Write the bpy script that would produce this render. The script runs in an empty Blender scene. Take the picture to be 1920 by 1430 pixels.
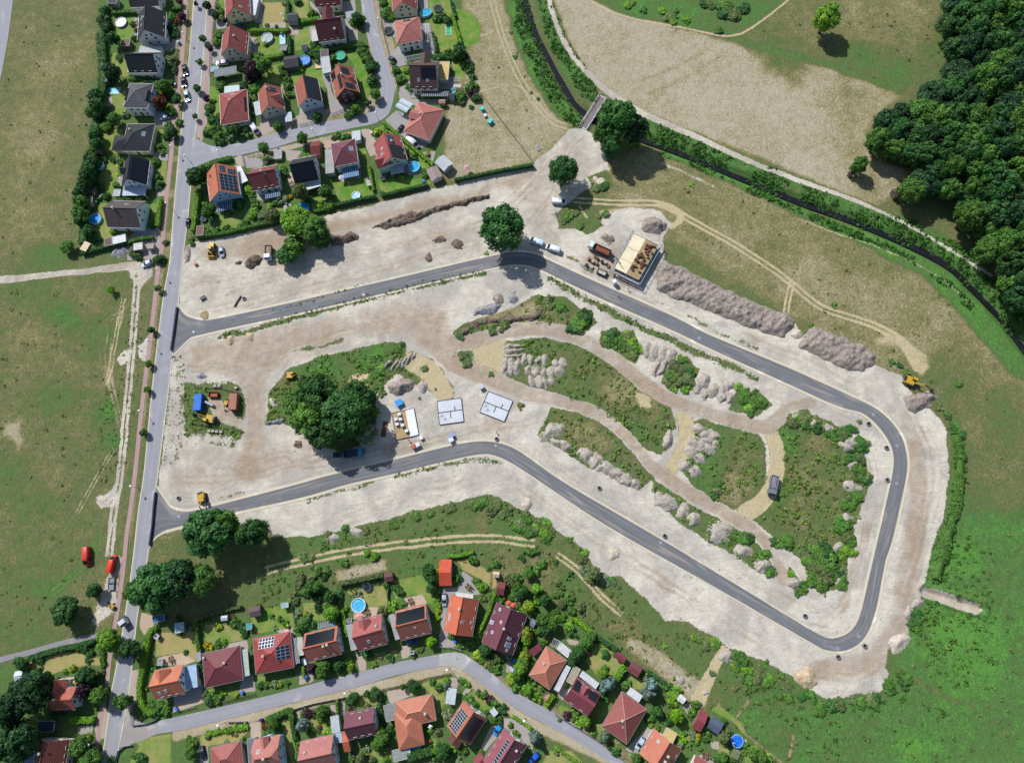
import bpy,math,random
import numpy as np
from mathutils import Vector,Matrix
random.seed(7)
RNG=np.random.default_rng(7)
SC=bpy.context.scene
COL=SC.collection

# ------------------------------------------------------------------ camera (drone, nearly straight down)
PW,PH,FPX=1920.0,1430.0,1331.0
NADIR=(1060.0,1075.0)
DIST=246.0
def norm(v):return v /np.linalg.norm(v)
_n=norm(np.array([(NADIR[0]-PW /2)/FPX,(NADIR[1]-PH /2)/FPX,1.0]))   # world -Z seen from the camera
_zc=-_n
_xc=norm(np.array([1.0,0,0])-np.dot([1.0,0,0],_zc)*_zc)
_yc=np.cross(_zc,_xc)
RW=np.array([_xc,_yc,_zc])                 # camera (x right, y down, z forward) -> world
if RW[1] @ np.array([0,-1.0,0])< 0:
 RW[1] *=-1;RW[0] *= 1
CAMH=DIST*RW[2] @ np.array([0,0,-1.0])
CAMPOS=np.array([0,0,CAMH])
cam_d=bpy.data.cameras.new("camera");cam=bpy.data.objects.new("camera",cam_d);COL.objects.link(cam)
cam_d.sensor_fit='HORIZONTAL';cam_d.sensor_width=36.0;cam_d.lens=FPX /PW*36.0
cam_d.clip_start=1.0;cam_d.clip_end=3000.0
Rb=RW @ np.diag([1.0,-1.0,-1.0])           # blender camera axes (x right, y up, z back) -> world
cam.matrix_world=Matrix([[*map(float,Rb[i]),float(CAMPOS[i])] for i in range(3)]+[[0,0,0,1]])
SC.camera=cam

# ------------------------------------------------------------------ light
SUN_EL,SUN_DIR=math.radians(46),norm(np.array([0.62,-0.78]))
world=bpy.data.worlds.new("World");SC.world=world;world.use_nodes=True
wn=world.node_tree;bg=wn.nodes["Background"];sky=wn.nodes.new("ShaderNodeTexSky")
sky.sky_type='NISHITA';sky.sun_disc=False;sky.sun_elevation=SUN_EL
sky.sun_rotation=math.atan2(-SUN_DIR[0],-SUN_DIR[1]);sky.altitude=100;sky.air_density=1.0;sky.dust_density=1.0
wn.links.new(sky.outputs[0],bg.inputs[0]);bg.inputs[1].default_value=0.095
sun_d=bpy.data.lights.new("sun",'SUN');sun=bpy.data.objects.new("sun",sun_d);COL.objects.link(sun)
sun_d.energy=4.1;sun_d.angle=math.radians(0.5);sun_d.color=(1.0,0.985,0.965)
sun.rotation_euler=Vector((SUN_DIR[0]*math.cos(SUN_EL),SUN_DIR[1]*math.cos(SUN_EL),-math.sin(SUN_EL))).to_track_quat('-Z','Y').to_euler()
SC.view_settings.view_transform='Standard';SC.view_settings.look='None';SC.view_settings.exposure=0.33;SC.view_settings.gamma=1.0
SC.cycles.max_bounces=5;SC.cycles.diffuse_bounces=2;SC.cycles.glossy_bounces=2;SC.cycles.transmission_bounces=3;SC.cycles.transparent_max_bounces=4

# ------------------------------------------------------------------ photograph plan -> world plan
REG={'P':(0,0,1.0),'a':(140,0,5.959),'b':(140,230,5.5),'c':(380,0,5.959),'d':(340,200,5.959),'e':(240,1100,5.959),
       'f':(540,1020,5.959),'g':(800,1020,5.959),'h':(960,1180,5.719),'i':(1180,1190,5.959),'j':(660,1190,5.959),
       'k':(350,1190,5.959),'l':(0,1190,5.959),'m':(660,0,5.959),'n':(600,190,5.959),'o':(320,400,4.8),
       'p':(900,360,5.297),'q':(980,140,5.297),'r':(320,660,5.959),'s':(600,640,4.8),'t':(90,880,4.0),
       'u':(800,500,3.973),'v':(1180,500,3.973),'w':(960,740,3.973),'x':(1240,740,3.575),'y':(1480,560,4.334),
       'z':(1400,0,3.667),'A':(1500,250,4.540),'B':(1340,1050,3.310),'C':(0,480,5.609),'D':(0,720,5.609),'E':(900,0,3.667),'F':(560,920,4.0)}
def px(r,x,y):
 o=REG[r];return (o[0]+x /o[2],o[1]+y /o[2])
def pxs(r,*xy):
 return [px(r,xy[i],xy[i+1]) for i in range(0,len(xy),2)]
def at(p,z=0.0):
 """point of the world at height z that lies on the ray of plan point p"""
 d=RW @ np.array([(p[0]-PW /2)/FPX,(p[1]-PH /2)/FPX,1.0])
 t=(z-CAMH)/d[2]
 return np.array([d[0]*t,d[1]*t,z])
def at2(p,z=0.0):return at(p,z)[:2]
def mpp(p):
 """metres per plan pixel near p"""
 a=at(p);b=at((p[0]+4,p[1]));c=at((p[0],p[1]+4))
 return (np.linalg.norm(b-a)+np.linalg.norm(c-a))/8
def w2p(x,y,z=0.0):
 q=RW.T @ np.array([x,y,z-CAMH]);return (q[0]/q[2]*FPX+PW /2,q[1]/q[2]*FPX+PH /2)

# ------------------------------------------------------------------ colours and materials
def lin(h):
 h=h.lstrip('#');c=[int(h[i:i+2],16)/255 for i in (0,2,4)]
 return tuple(v /12.92 if v <= 0.04045 else ((v+0.055)/1.055) ** 2.4 for v in c)
MATS={}
class NT:
 def __init__(s,m):s.t=m.node_tree;s.n=s.t.nodes;s.l=s.t.links
 def new(s,typ,**kw):
  x=s.n.new(typ)
  for k,v in kw.items():setattr(x,k,v)
  return x
 def link(s,a,b):s.l.new(a,b)
 def val(s,sock,v):
  if hasattr(v,'is_output') or isinstance(v,bpy.types.NodeSocket):s.link(v,sock)
  else:sock.default_value=v
 def math(s,op,a,b=0.0,c=0.0,clamp=False):
  x=s.new('ShaderNodeMath',operation=op,use_clamp=clamp)
  for i,v in enumerate((a,b,c)):s.val(x.inputs[i],v)
  return x.outputs[0]
 def mix(s,f,a,b,blend='MIX'):
  x=s.new('ShaderNodeMix',data_type='RGBA',blend_type=blend)
  s.val(x.inputs[0],f)
  for i,v in ((6,a),(7,b)):
   s.val(x.inputs[i],v if not isinstance(v,tuple) else (*v[:3],1.0))
  return x.outputs[2]
 def noise(s,vec,scale,detail=3.0,rough=0.55,dist=0.0):
  x=s.new('ShaderNodeTexNoise');s.link(vec,x.inputs['Vector']);x.inputs['Scale'].default_value=scale
  x.inputs['Detail'].default_value=detail;x.inputs['Roughness'].default_value=rough;x.inputs['Distortion'].default_value=dist
  return x.outputs['Fac']
 def mapping(s,vec,scale=(1,1,1),rot=(0,0,0)):
  x=s.new('ShaderNodeMapping');s.link(vec,x.inputs['Vector']);x.inputs['Scale'].default_value=scale;x.inputs['Rotation'].default_value=rot
  return x.outputs[0]
 def ramp(s,f,lo,hi):
  x=s.new('ShaderNodeMapRange',interpolation_type='SMOOTHSTEP');s.val(x.inputs[0],f);s.val(x.inputs[1],lo);s.val(x.inputs[2],hi)
  return x.outputs[0]
 def bump(s,h,strength,dist):
  x=s.new('ShaderNodeBump');s.link(h,x.inputs['Height']);x.inputs['Strength'].default_value=strength;x.inputs['Distance'].default_value=dist
  return x.outputs[0]
def new_mat(name):
 m=bpy.data.materials.new(name);m.use_nodes=True;t=NT(m);b=m.node_tree.nodes['Principled BSDF']
 return m,t,b
def mat(name,col,rough=0.8,var=0.12,scale=2.0,metal=0.0,spec=0.3,stretch=None,bump=0.0,var2=None):
 """plain surface whose colour wanders a little with a noise in object space"""
 if name in MATS:return MATS[name]
 m,t,b=new_mat(name);c=lin(col) if isinstance(col,str) else col
 tc=t.new('ShaderNodeTexCoord').outputs['Object']
 v=t.mapping(tc,stretch) if stretch else tc
 n1=t.noise(v,scale,4.0,0.6);n2=t.noise(tc,scale*0.22,2.0)
 f=t.math('ADD',t.math('MULTIPLY',n1,0.6),t.math('MULTIPLY',n2,0.4))
 dark=tuple(x*(1-var*1.8) for x in c);lite=tuple(min(1,x*(1+var*1.8)) for x in c)
 if var2:lite=lin(var2)
 t.link(t.mix(t.ramp(f,0.3,0.7),dark,lite),b.inputs['Base Color'])
 b.inputs['Roughness'].default_value=rough;b.inputs['Metallic'].default_value=metal;b.inputs['Specular IOR Level'].default_value=spec
 if bump:t.link(t.bump(n1,bump,0.1),b.inputs['Normal'])
 MATS[name]=m;return m

# ------------------------------------------------------------------ mesh helpers
class MB:
 def __init__(s):s.v=[];s.f=[];s.mi=[]
 def add(s,verts,faces,mi=0):
  o=len(s.v);s.v+= [tuple(map(float,p)) for p in verts];s.f+= [tuple(i+o for i in f) for f in faces];s.mi+= [mi]*len(faces);return s
 def box(s,x0,x1,y0,y1,z0,z1,mi=0,rot=0.0,c=(0,0)):
  P=[(x,y,z) for z in (z0,z1) for x,y in ((x0,y0),(x1,y0),(x1,y1),(x0,y1))]
  if rot:
   cs,sn=math.cos(rot),math.sin(rot)
   P=[(c[0]+(x-c[0])*cs-(y-c[1])*sn,c[1]+(x-c[0])*sn+(y-c[1])*cs,z) for x,y,z in P]
  return s.add(P,[(3,2,1,0),(4,5,6,7),(0,1,5,4),(1,2,6,5),(2,3,7,6),(3,0,4,7)],mi)
 def tube(s,a,b,r,n=6,mi=0,r2=None):
  a,b=np.array(a,float),np.array(b,float);d=norm(b-a);u=norm(np.cross(d,(0,0,1) if abs(d[2])< 0.9 else (1,0,0)));w=np.cross(d,u)
  r2=r if r2 is None else r2;P=[]
  for q,rr in ((a,r),(b,r2)):
   for k in range(n):
    t=2*math.pi*k /n;P.append(q+rr*(math.cos(t)*u+math.sin(t)*w))
  F=[(k,(k+1) % n,n+(k+1) % n,n+k) for k in range(n)]+[tuple(range(n))[::-1],tuple(range(n,2*n))]
  return s.add(P,F,mi)
 def lathe(s,prof,n=20,c=(0,0),mi=0,cap=True):
  P=[];m=len(prof)
  for r,z in prof:
   for k in range(n):P.append((c[0]+r*math.cos(2*math.pi*k /n),c[1]+r*math.sin(2*math.pi*k /n),z))
  F=[(i*n+k,i*n+(k+1) % n,(i+1)*n+(k+1) % n,(i+1)*n+k) for i in range(m-1) for k in range(n)]
  if cap:F+= [tuple(range(n))[::-1],tuple(range((m-1)*n,m*n))]
  return s.add(P,F,mi)
 def loft(s,secs,mi=0,cap=True):
  n=len(secs[0]);P=[p for q in secs for p in q]
  F=[(i*n+k,i*n+(k+1) % n,(i+1)*n+(k+1) % n,(i+1)*n+k) for i in range(len(secs)-1) for k in range(n)]
  if cap:F+= [tuple(range(n))[::-1],tuple(range((len(secs)-1)*n,len(secs)*n))]
  return s.add(P,F,mi)
 def mesh(s,name,mats,smooth=False):
  me=bpy.data.meshes.new(name);me.from_pydata(s.v,[],s.f)
  for m in (mats if isinstance(mats,(list,tuple)) else [mats]):me.materials.append(m)
  if any(s.mi):me.polygons.foreach_set('material_index',s.mi)
  if smooth:me.polygons.foreach_set('use_smooth',[True]*len(s.f))
  me.update();return me
 def obj(s,name,mats,parent=None,smooth=False):
  return link(name,s.mesh(name,mats,smooth),parent)
def link(name,data,parent=None,loc=None,rz=None,sc=None):
 o=bpy.data.objects.new(name,data);COL.objects.link(o)
 if parent is not None:o.parent=parent
 if loc is not None:o.location=[float(v) for v in loc]
 if rz is not None:o.rotation_euler=(0,0,rz)
 if sc is not None:o.scale=sc
 return o
def npmesh(name,V,F,mats,smooth=False,attrs=None):
 """mesh from numpy arrays; F is (n,4) or (n,3)"""
 me=bpy.data.meshes.new(name);V=np.asarray(V,np.float32);F=np.asarray(F,np.int32);k=F.shape[1]
 me.vertices.add(len(V));me.vertices.foreach_set('co',V.ravel())
 me.loops.add(F.size);me.loops.foreach_set('vertex_index',F.ravel())
 me.polygons.add(len(F));me.polygons.foreach_set('loop_start',np.arange(0,F.size,k,dtype=np.int32))
 me.polygons.foreach_set('loop_total',np.full(len(F),k,np.int32))
 if smooth:me.polygons.foreach_set('use_smooth',np.ones(len(F),bool))
 me.update(calc_edges=True)
 for an,(typ,data) in (attrs or {}).items():
  at_=me.attributes.new(an,typ,'POINT')
  at_.data.foreach_set('color' if typ == 'FLOAT_COLOR' else 'value',np.asarray(data,np.float32).ravel())
 for m in (mats if isinstance(mats,(list,tuple)) else [mats]):me.materials.append(m)
 return me
def tag(o,label=None,cat=None,group=None,kind=None):
 for k,v in (('label',label),('category',cat),('group',group),('kind',kind)):
  if v:o[k]=v
 return o
def empty(name,loc,rz=0.0,sc=None):
 o=link(name,None,None,loc,rz,sc);o.empty_display_size=0.5;return o

# ------------------------------------------------------------------ labels that say which one
EXTRA=[];MARKS=[]                                     # (plan point, phrase)
PEND=[]                                      # (object, description, category, group, plan point)
def pend(o,desc,cat,p,group=None):PEND.append((o,desc,cat,group,p))
def finish_labels():
 cells={};uniq={}
 for it in PEND:uniq.setdefault(it[1],[]).append(it)
 more=MARKS+EXTRA+[(L[0][4],d) for d,L in uniq.items() if len(L)== 1 and L[0][2] not in ('shrub','tree','hedge','fence') and len(d.split())< 7]
 for it in PEND:
  p=it[4];m=min(more if it[2] in ('shrub','tree','hedge','chair','pallet') else MARKS,key=lambda q:(q[0][0]-p[0]) ** 2+(q[0][1]-p[1]) ** 2)
  dx,dy=p[0]-m[0][0],p[1]-m[0][1]
  rel=('right of' if dx > 0 else 'left of') if abs(dx)> abs(dy) else ('below' if dy > 0 else 'above')
  cells.setdefault((it[1],rel,m[1]),[]).append((math.hypot(dx,dy),it))
 ords=['nearest','second nearest','third nearest','fourth nearest','fifth nearest','sixth nearest','seventh nearest','eighth nearest','ninth nearest','tenth nearest']
 for (desc,rel,ph),L in cells.items():
  L.sort(key=lambda a:a[0])
  for i,(d,(o,_,cat,group,p)) in enumerate(L):
   lead='' if len(L)== 1 else ords[min(i,9)]+' '
   lab=f"{lead}{desc} {rel} the {ph}"
   if i > 9:group=f'{desc}s {rel} the {ph}';lab=f'{desc} farther {rel} the {ph}'
   tag(o,' '.join(lab.split()[:16]),cat,group)

# ------------------------------------------------------------------ plane geometry with numpy
def inside(P,poly):
 x,y=P[:,0],P[:,1];c=np.zeros(len(P),bool);n=len(poly)
 for i in range(n):
  x0,y0=poly[i];x1,y1=poly[(i+1) % n]
  if y0 == y1:continue
  c ^= ((y0 > y) != (y1 > y)) & (x < (x1-x0)*(y-y0)/(y1-y0)+x0)
 return c
def dist_line(P,line,closed=False,widths=None):
 n=len(line);d=np.full(len(P),1e9)
 for i in range(n if closed else n-1):
  a=np.array(line[i]);b=np.array(line[(i+1) % n]);ab=b-a;L=ab @ ab
  if L < 1e-9:continue
  t=np.clip(((P-a) @ ab)/L,0,1);q=P-(a+t[:,None]*ab);dd=np.sqrt((q ** 2).sum(1))
  if widths is not None:dd=dd-(widths[i]*(1-t)+widths[min(i+1,n-1)]*t)
  d=np.minimum(d,dd)
 return d
def sdf(P,poly):
 d=dist_line(P,poly,True);return np.where(inside(P,poly),d,-d)
def smooth_line(pts,step=2.0):
 """Catmull-Rom through the points"""
 p=[np.array(q,float) for q in pts];out=[]
 for i in range(len(p)-1):
  a,b,c,d=p[max(i-1,0)],p[i],p[i+1],p[min(i+2,len(p)-1)]
  m=max(2,int(np.linalg.norm(c-b)/step))
  for k in range(m):
   t=k /m;out.append(0.5*((2*b)+(c-a)*t+(2*a-5*b+4*c-d)*t*t+(3*b-a-3*c+d)*t ** 3))
 out.append(p[-1]);return np.array(out)
def resample(line,n):
 line=np.asarray(line);s=np.r_[0,np.cumsum(np.linalg.norm(np.diff(line,axis=0),axis=1))];q=np.linspace(0,s[-1],n)
 return np.c_[np.interp(q,s,line[:,0]),np.interp(q,s,line[:,1])]
def vnoise(x,y,scale,seed=0,octaves=3):
 """value noise on arrays"""
 out=np.zeros_like(x,float);amp=1.0;tot=0.0;r=np.random.default_rng(seed)
 for o in range(octaves):
  G=r.random((64,64));u=x /scale+17.3*o;v=y /scale+5.1*o;i=np.floor(u).astype(int);j=np.floor(v).astype(int);fu=u-i;fv=v-j
  fu=fu*fu*(3-2*fu);fv=fv*fv*(3-2*fv)
  g=lambda a,b:G[a % 64,b % 64]
  out+= amp*((g(i,j)*(1-fu)+g(i+1,j)*fu)*(1-fv)+(g(i,j+1)*(1-fu)+g(i+1,j+1)*fu)*fv)
  tot+= amp;amp *= 0.5;scale *= 0.5
 return out /tot

# ------------------------------------------------------------------ ground sheet
CORN=[at2(p) for p in ((-60,-60),(1980,-60),(1980,1490),(-60,1490))]
X0,X1=min(c[0] for c in CORN),max(c[0] for c in CORN);Y0,Y1=min(c[1] for c in CORN),max(c[1] for c in CORN)
GS=0.55
def axis(a,b):
 core=np.arange(a,b,GS);far=np.cumsum(1.5*1.6 ** np.arange(14));return np.r_[(a-far)[::-1],core,core[-1]+far]
GX,GY=axis(X0,X1),axis(Y0,Y1);NX,NY=len(GX),len(GY)
XX,YY=np.meshgrid(GX,GY,indexing='xy');GP=np.c_[XX.ravel(),YY.ravel()]
CH=['green','lawn','straw','sand','brown','soil','pave','ptone','tall','red']
A={c:np.zeros(len(GP)) for c in CH};A['green'][:]=0.5;A['ptone'][:]=0.3
# soft wobble so that no border is ruler straight
WOB=np.c_[vnoise(GP[:,0],GP[:,1],5.0,1)-0.5,vnoise(GP[:,0],GP[:,1],5.0,2)-0.5]*2.0
def near(bb,pad):
 i0,i1=np.searchsorted(GX,[bb[0]-pad,bb[2]+pad]);j0,j1=np.searchsorted(GY,[bb[1]-pad,bb[3]+pad])
 return (np.arange(j0,j1)[:,None]*NX+np.arange(i0,i1)[None,:]).ravel()
def apply(idx,m,vals):
 m=m*m*(3-2*m)
 for k,v in vals.items():A[k][idx]=A[k][idx]*(1-m)+v*m
def area(poly,ramp=0.8,wob=0.0,amount=1.0,**vals):
 W=np.array([at2(p) for p in poly]);idx=near((*W.min(0),*W.max(0)),ramp+wob+1)
 if not len(idx):return
 P=GP[idx]+WOB[idx]*wob;apply(idx,np.clip(0.5+sdf(P,W)/(2*ramp),0,1)*amount,vals)
def line(pts,w,ramp=0.5,wob=0.0,amount=1.0,off=0.0,smooth=True,**vals):
 """band of half-width w metres along plan points (w may be one value per point)"""
 W=smooth_line([at2(p) for p in pts],3.0) if smooth else np.array([at2(p) for p in pts])
 ww=np.interp(np.linspace(0,1,len(W)),np.linspace(0,1,len(w)),w) if isinstance(w,(list,tuple)) else np.full(len(W),w)
 if off:
  d=np.gradient(W,axis=0);d /= np.linalg.norm(d,axis=1)[:,None];W=W+np.c_[-d[:,1],d[:,0]]*off
 idx=near((*W.min(0),*W.max(0)),ramp+wob+ww.max()+1)
 if not len(idx):return
 P=GP[idx]+WOB[idx]*wob;dd=dist_line(P,W,False,ww);apply(idx,np.clip(0.5-dd /(2*ramp),0,1)*amount,vals)
VEG=dict(lawn=0,straw=0,sand=0,brown=0,soil=0,pave=0)
SAND=dict(sand=1,lawn=0,straw=0,soil=0,pave=0,brown=0,tall=0)
def blob(x,y,r,g,amount=0.8):
 g=g+0.08 if g < 0.35 and amount == 0.8 else g
 area([(x+r*math.cos(t),y+r*0.8*math.sin(t)) for t in np.linspace(0,6.28,10)[:-1]],ramp=5,wob=4,amount=amount,green=g)

# open country
area([(-400,-400),(190,-100),(190,0),(185,120),(170,300),(150,470),(110,500),(-400,530)],4,2,green=0.43)
area([(-400,530),(0,530),(245,505),(235,700),(225,900),(180,1110),(170,1190),(0,1235),(-400,1330)],4,2,green=0.48,tall=0.3)
for q in ((120,590,38,.85),(60,540,50,.6),(30,700,40,.35),(40,650,45,.4),(130,850,60,.45),(60,940,60,.6),(150,690,30,.4),(205,770,28,1.0),(215,830,20,1.0),(110,740,40,.7),(20,880,40,.65),(190,630,25,.7),(140,1050,40,.55),(80,1100,50,.7),(30,1180,60,.6),(100,480,40,.75),(15,480,30,.45),(165,560,30,.3),(60,250,60,.24),(110,120,60,.36),(60,400,60,.33)):blob(*q)
area(pxs('D',40,400,190,390,250,600,170,720,100,600,50,540),1.5,1.5,straw=0.25,brown=0.5,green=0.1,amount=0.8)
area([(880,-300),(950,0),(960,60),(1000,150),(1060,230),(1075,262),(1060,290),(1000,305),(840,335),(800,320),(790,250),(850,170),(880,90),(850,0)],2,1,green=0.17)
area([(835,195),(880,175),(1000,303),(850,330),(810,290),(832,220)],1.5,1,green=0.12)
area([(1020,-300),(1030,0),(1060,90),(1130,170),(1280,240),(1400,290),(1530,345),(1640,390),(1700,330),(1780,300),(1780,0),(1900,-300)],3,1,green=0.42)
area([(1090,-200),(1040,0),(1062,70),(1110,145),(1165,190),(1260,230),(1400,285),(1540,345),(1640,385),(1690,350),(1640,290),(1620,250),(1640,215),(1695,175),(1560,120),(1400,92),(1280,52),(1180,33),(1110,2),(1090,-60)],1.2,0.8,green=0.04)
area([(1560,130),(1690,172),(1640,215),(1620,260),(1650,300),(1700,330),(1640,380),(1570,300),(1550,200)],9,3,amount=0.85,green=0.28)
for q in ((1150,100,45,.1),(1300,170,60,.0),(1240,130,40,.03),(1450,230,50,.06),(1500,150,30,.2),(1660,330,25,.1),(1620,360,40,.22)):blob(*q,amount=0.7)
area([(1115,0),(1180,32),(1280,50),(1370,70),(1420,45),(1480,0),(1500,-200),(1100,-200)],1.5,1,green=0.66)
for q in ((1200,10,25,.95),(1290,30,28,.95),(1400,30,25,.8),(1250,15,20,.9),(1450,80,40,.55),(1480,110,50,.6),(1660,90,55,.3),(1600,10,40,.22),(1700,30,40,.28),(1620,110,40,.75),(1680,140,30,.85),(1580,110,30,.6),(1740,120,30,.55),(1530,70,30,.3),(1640,60,30,.36)):blob(*q)
line([(1370,70),(1560,125),(1695,172)],1.6,1,0.6,green=0.7)
area([(1700,160),(1780,0),(1790,-200),(2300,-200),(2300,640),(1930,640),(1850,520),(1790,420),(1715,380),(1640,290)],3,1,green=0.55)
area(pxs('A',640,230,900,300,980,420,700,400),2,1,green=0.08)
for k in range(9):line([(1060+k*52,70+k*18),(1150+k*52,230+k*14)],1.2,2.0,1.5,amount=.5,green=(.16,.0,.12)[k % 3])
for a_ in ([(1205,150),(1290,115),(1350,76)],[(1215,175),(1300,140),(1370,90)]):line(a_,1.0,1.2,.6,amount=.6,green=.26)
# creek banks
line([(955,-30),(980,60),(1010,130),(1046,195),(1073,222)],[3.6,3.6,3.6,4,3],1.2,1.0,green=0.84,tall=0.8)
line([(1010,-30),(1040,60),(1070,120),(1105,180)],[3,3.5,4,3],1.2,0.8,green=0.74,tall=0.6)
line([(1215,240),(1300,275),(1400,318),(1500,358),(1600,392),(1700,432),(1790,478),(1850,530),(1910,600)],4.2,1.0,0.8,green=0.78,tall=0.9)
area([(1240,275),(1400,340),(1600,425),(1780,510),(1930,680),(1980,740),(1980,900),(1760,770),(1690,700),(1560,640),(1300,480),(1180,390),(1120,350),(1140,300)],2,1,green=0.33)
for q in ((1500,500,60,.12),(1650,560,60,.14),(1380,420,50,.2),(1300,350,40,.28),(1720,650,40,.2),(1800,760,40,.34),(1560,560,50,.2),(1450,470,40,.3),(1760,600,35,.15),(1200,400,30,.12)):blob(*q)
line([(1245,285),(1330,318),(1450,372),(1560,420),(1680,470),(1760,515),(1840,590),(1920,680)],[1.6,1.6,1.8,2.4,3.6,4.5,5.5,6],1.0,1.0,green=0.84)
line([(1245,280),(1340,316),(1450,368)],0.9,0.5,0.6,green=0.98)
area([(1690,700),(1790,640),(1870,690),(1980,790),(1980,1050),(1800,1000),(1775,800)],8,4,green=0.52)
for q in ((1820,800,45,.36),(1870,900,60,.5),(1850,720,30,.25),(1900,820,30,.55),(1830,950,40,.6)):blob(*q)
line([(1790,800),(1800,860),(1790,940),(1775,1010),(1755,1080)],1.8,1.2,0.8,green=0.86,tall=0.8)
area([(1780,960),(1980,960),(2300,1100),(2300,1900),(1330,1900),(1430,1430),(1330,1330),(1340,1230),(1460,1250),(1550,1310),(1660,1290),(1700,1150),(1740,1090)],4,2,green=0.80,tall=0.4)
for q in ((1800,1050,55,.98),(1815,1200,60,1.0),(1830,1260,50,1.0),(1770,1170,30,1.0),(1715,1400,38,1.0),(1560,1370,20,.95),(1740,1120,25,1.0),(1480,1380,60,.78),(1900,1350,60,.76),(1620,1380,60,.78),(1890,1100,40,.74),(1470,1370,30,.6)):blob(*q)
# meadow between the building site and the lower estate
area([(500,1010),(700,985),(880,935),(930,928),(1000,965),(1100,1030),(1160,1085),(1250,1165),(1340,1195),(1400,1225),(1560,1315),(1500,1330),(1330,1330),(1250,1290),(1100,1180),(1000,1060),(880,1060),(640,1110),(480,1150),(430,1130)],1.5,1.2,green=0.60,tall=0.4)
for q in ((620,1010,40,.7),(760,980,40,.7),(880,960,40,.62),(960,970,25,.75),(900,985,30,.28),(960,1050,30,.22),(1020,1060,30,.2),(560,1080,40,.68),(520,1040,30,.3),(1120,1130,30,.25),(1180,1180,30,.22),(1080,1090,30,.6),(1240,1220,25,.45),(1150,1150,20,.5),(1440,1290,40,.72),(800,1050,40,.6),(1300,1230,30,.7)):blob(*q)
area([(1175,1195),(1205,1200),(1320,1280),(1320,1325),(1290,1320),(1170,1235)],1.0,0.6,green=0.06)
line([(1310,1310),(1345,1240),(1360,1215)],[2.4,1.6,1.4],0.6,0.3,straw=0.9)
area(pxs('f',530,300,1080,170,1110,290,560,430),0.8,0.3,green=0.06)
# top estate and lower estate base: trodden garden ground
EST=dict(green=0.68,tall=0,sand=0)
area([(195,-200),(330,-200),(330,470),(300,480),(150,472),(165,300),(185,120)],2,0.6,**EST)
area([(395,-200),(850,-200),(870,60),(855,170),(835,200),(830,330),(400,440),(365,445),(375,300)],2,0.6,**EST)
area([(265,1180),(640,1105),(880,1050),(1000,1120),(1150,1190),(1420,1430),(1450,1700),(-300,1700),(-300,1300),(0,1250),(180,1200)],2,0.6,green=0.66,tall=0)

# building site
SITE=[(285,1005),(300,880),(318,760),(330,660),(335,590),(338,480),(360,455),(390,450),(620,402),(760,368),(900,332),(1000,306),(1020,290),(1050,262),(1065,245),(1095,240),(1125,262),(1135,290),(1145,320),(1120,345),(1090,362),(1060,385),(1045,400),(1050,430),(1075,430),(1110,435),(1135,400),(1180,388),(1240,395),(1262,420),(1245,445),(1245,490),(1280,515),(1350,555),(1420,585),(1490,606),(1510,640),(1560,665),(1640,685),(1690,703),(1712,740),(1745,765),(1768,795),(1780,870),(1772,950),(1755,1010),(1740,1060),(1728,1100),(1725,1130),(1705,1150),(1700,1215),(1665,1215),(1660,1250),(1668,1265),(1650,1295),(1600,1300),(1560,1313),(1520,1295),(1480,1265),(1430,1235),(1400,1225),(1370,1215),(1330,1190),(1290,1165),(1250,1165),(1210,1120),(1160,1080),(1120,1075),(1095,1030),(1060,1005),(1030,985),(990,960),(960,945),(920,925),(880,933),(780,958),(690,980),(600,1003),(540,1005),(500,1000),(470,985),(440,985),(330,995)]
area(SITE,0.9,0.8,**SAND)
# greyer, weedy fringe beside the main road
area([(318,660),(345,665),(350,720),(345,860),(315,870),(300,880),(312,760)],1.5,1.2,green=0.62,sand=0.66,brown=0.15)
# browner subsoil
def brown(poly,b,ramp=4,wob=2):area(poly,ramp,wob,brown=b*0.95)
brown([(355,465),(520,428),(700,397),(860,362),(1000,308),(985,345),(820,395),(640,440),(560,485),(500,505),(380,505)],0.72)
brown([(340,500),(560,480),(760,420),(920,400),(930,470),(720,515),(520,565),(400,590),(345,560)],0.30)
brown([(350,650),(450,620),(600,600),(760,555),(840,580),(850,640),(800,655),(760,632),(660,642),(560,672),(510,700),(490,760),(500,800),(480,800),(460,740),(440,712),(350,690)],0.62)
brown([(380,800),(500,790),(600,830),(590,880),(460,905),(320,930),(320,860)],0.38)
brown([(690,830),(900,800),(980,760),(960,820),(850,830),(720,862)],0.32)
brown([(1000,310),(1060,260),(1120,280),(1110,345),(1050,400),(1080,440),(1060,470),(960,400)],0.25)
brown([(1160,460),(1180,530),(1160,550),(1090,500),(1110,460)],0.45)
brown([(1680,720),(1720,790),(1720,960),(1690,1100),(1660,1220),(1560,1255),(1560,1240),(1650,1180),(1680,1080),(1705,950),(1700,820),(1600,720),(1400,640),(1400,620),(1560,680)],0.30)
for pts,w,b in (([(1712,840),(1722,950),(1700,1080),(1680,1180),(1630,1240),(1540,1255)],3.2,0.55),([(1590,990),(1600,930),(1625,880)],2,0.5),([(1625,985),(1595,1080),(1580,1140)],1.4,0.5)):
 line(pts,w,1.5,0.8,brown=b)
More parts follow.
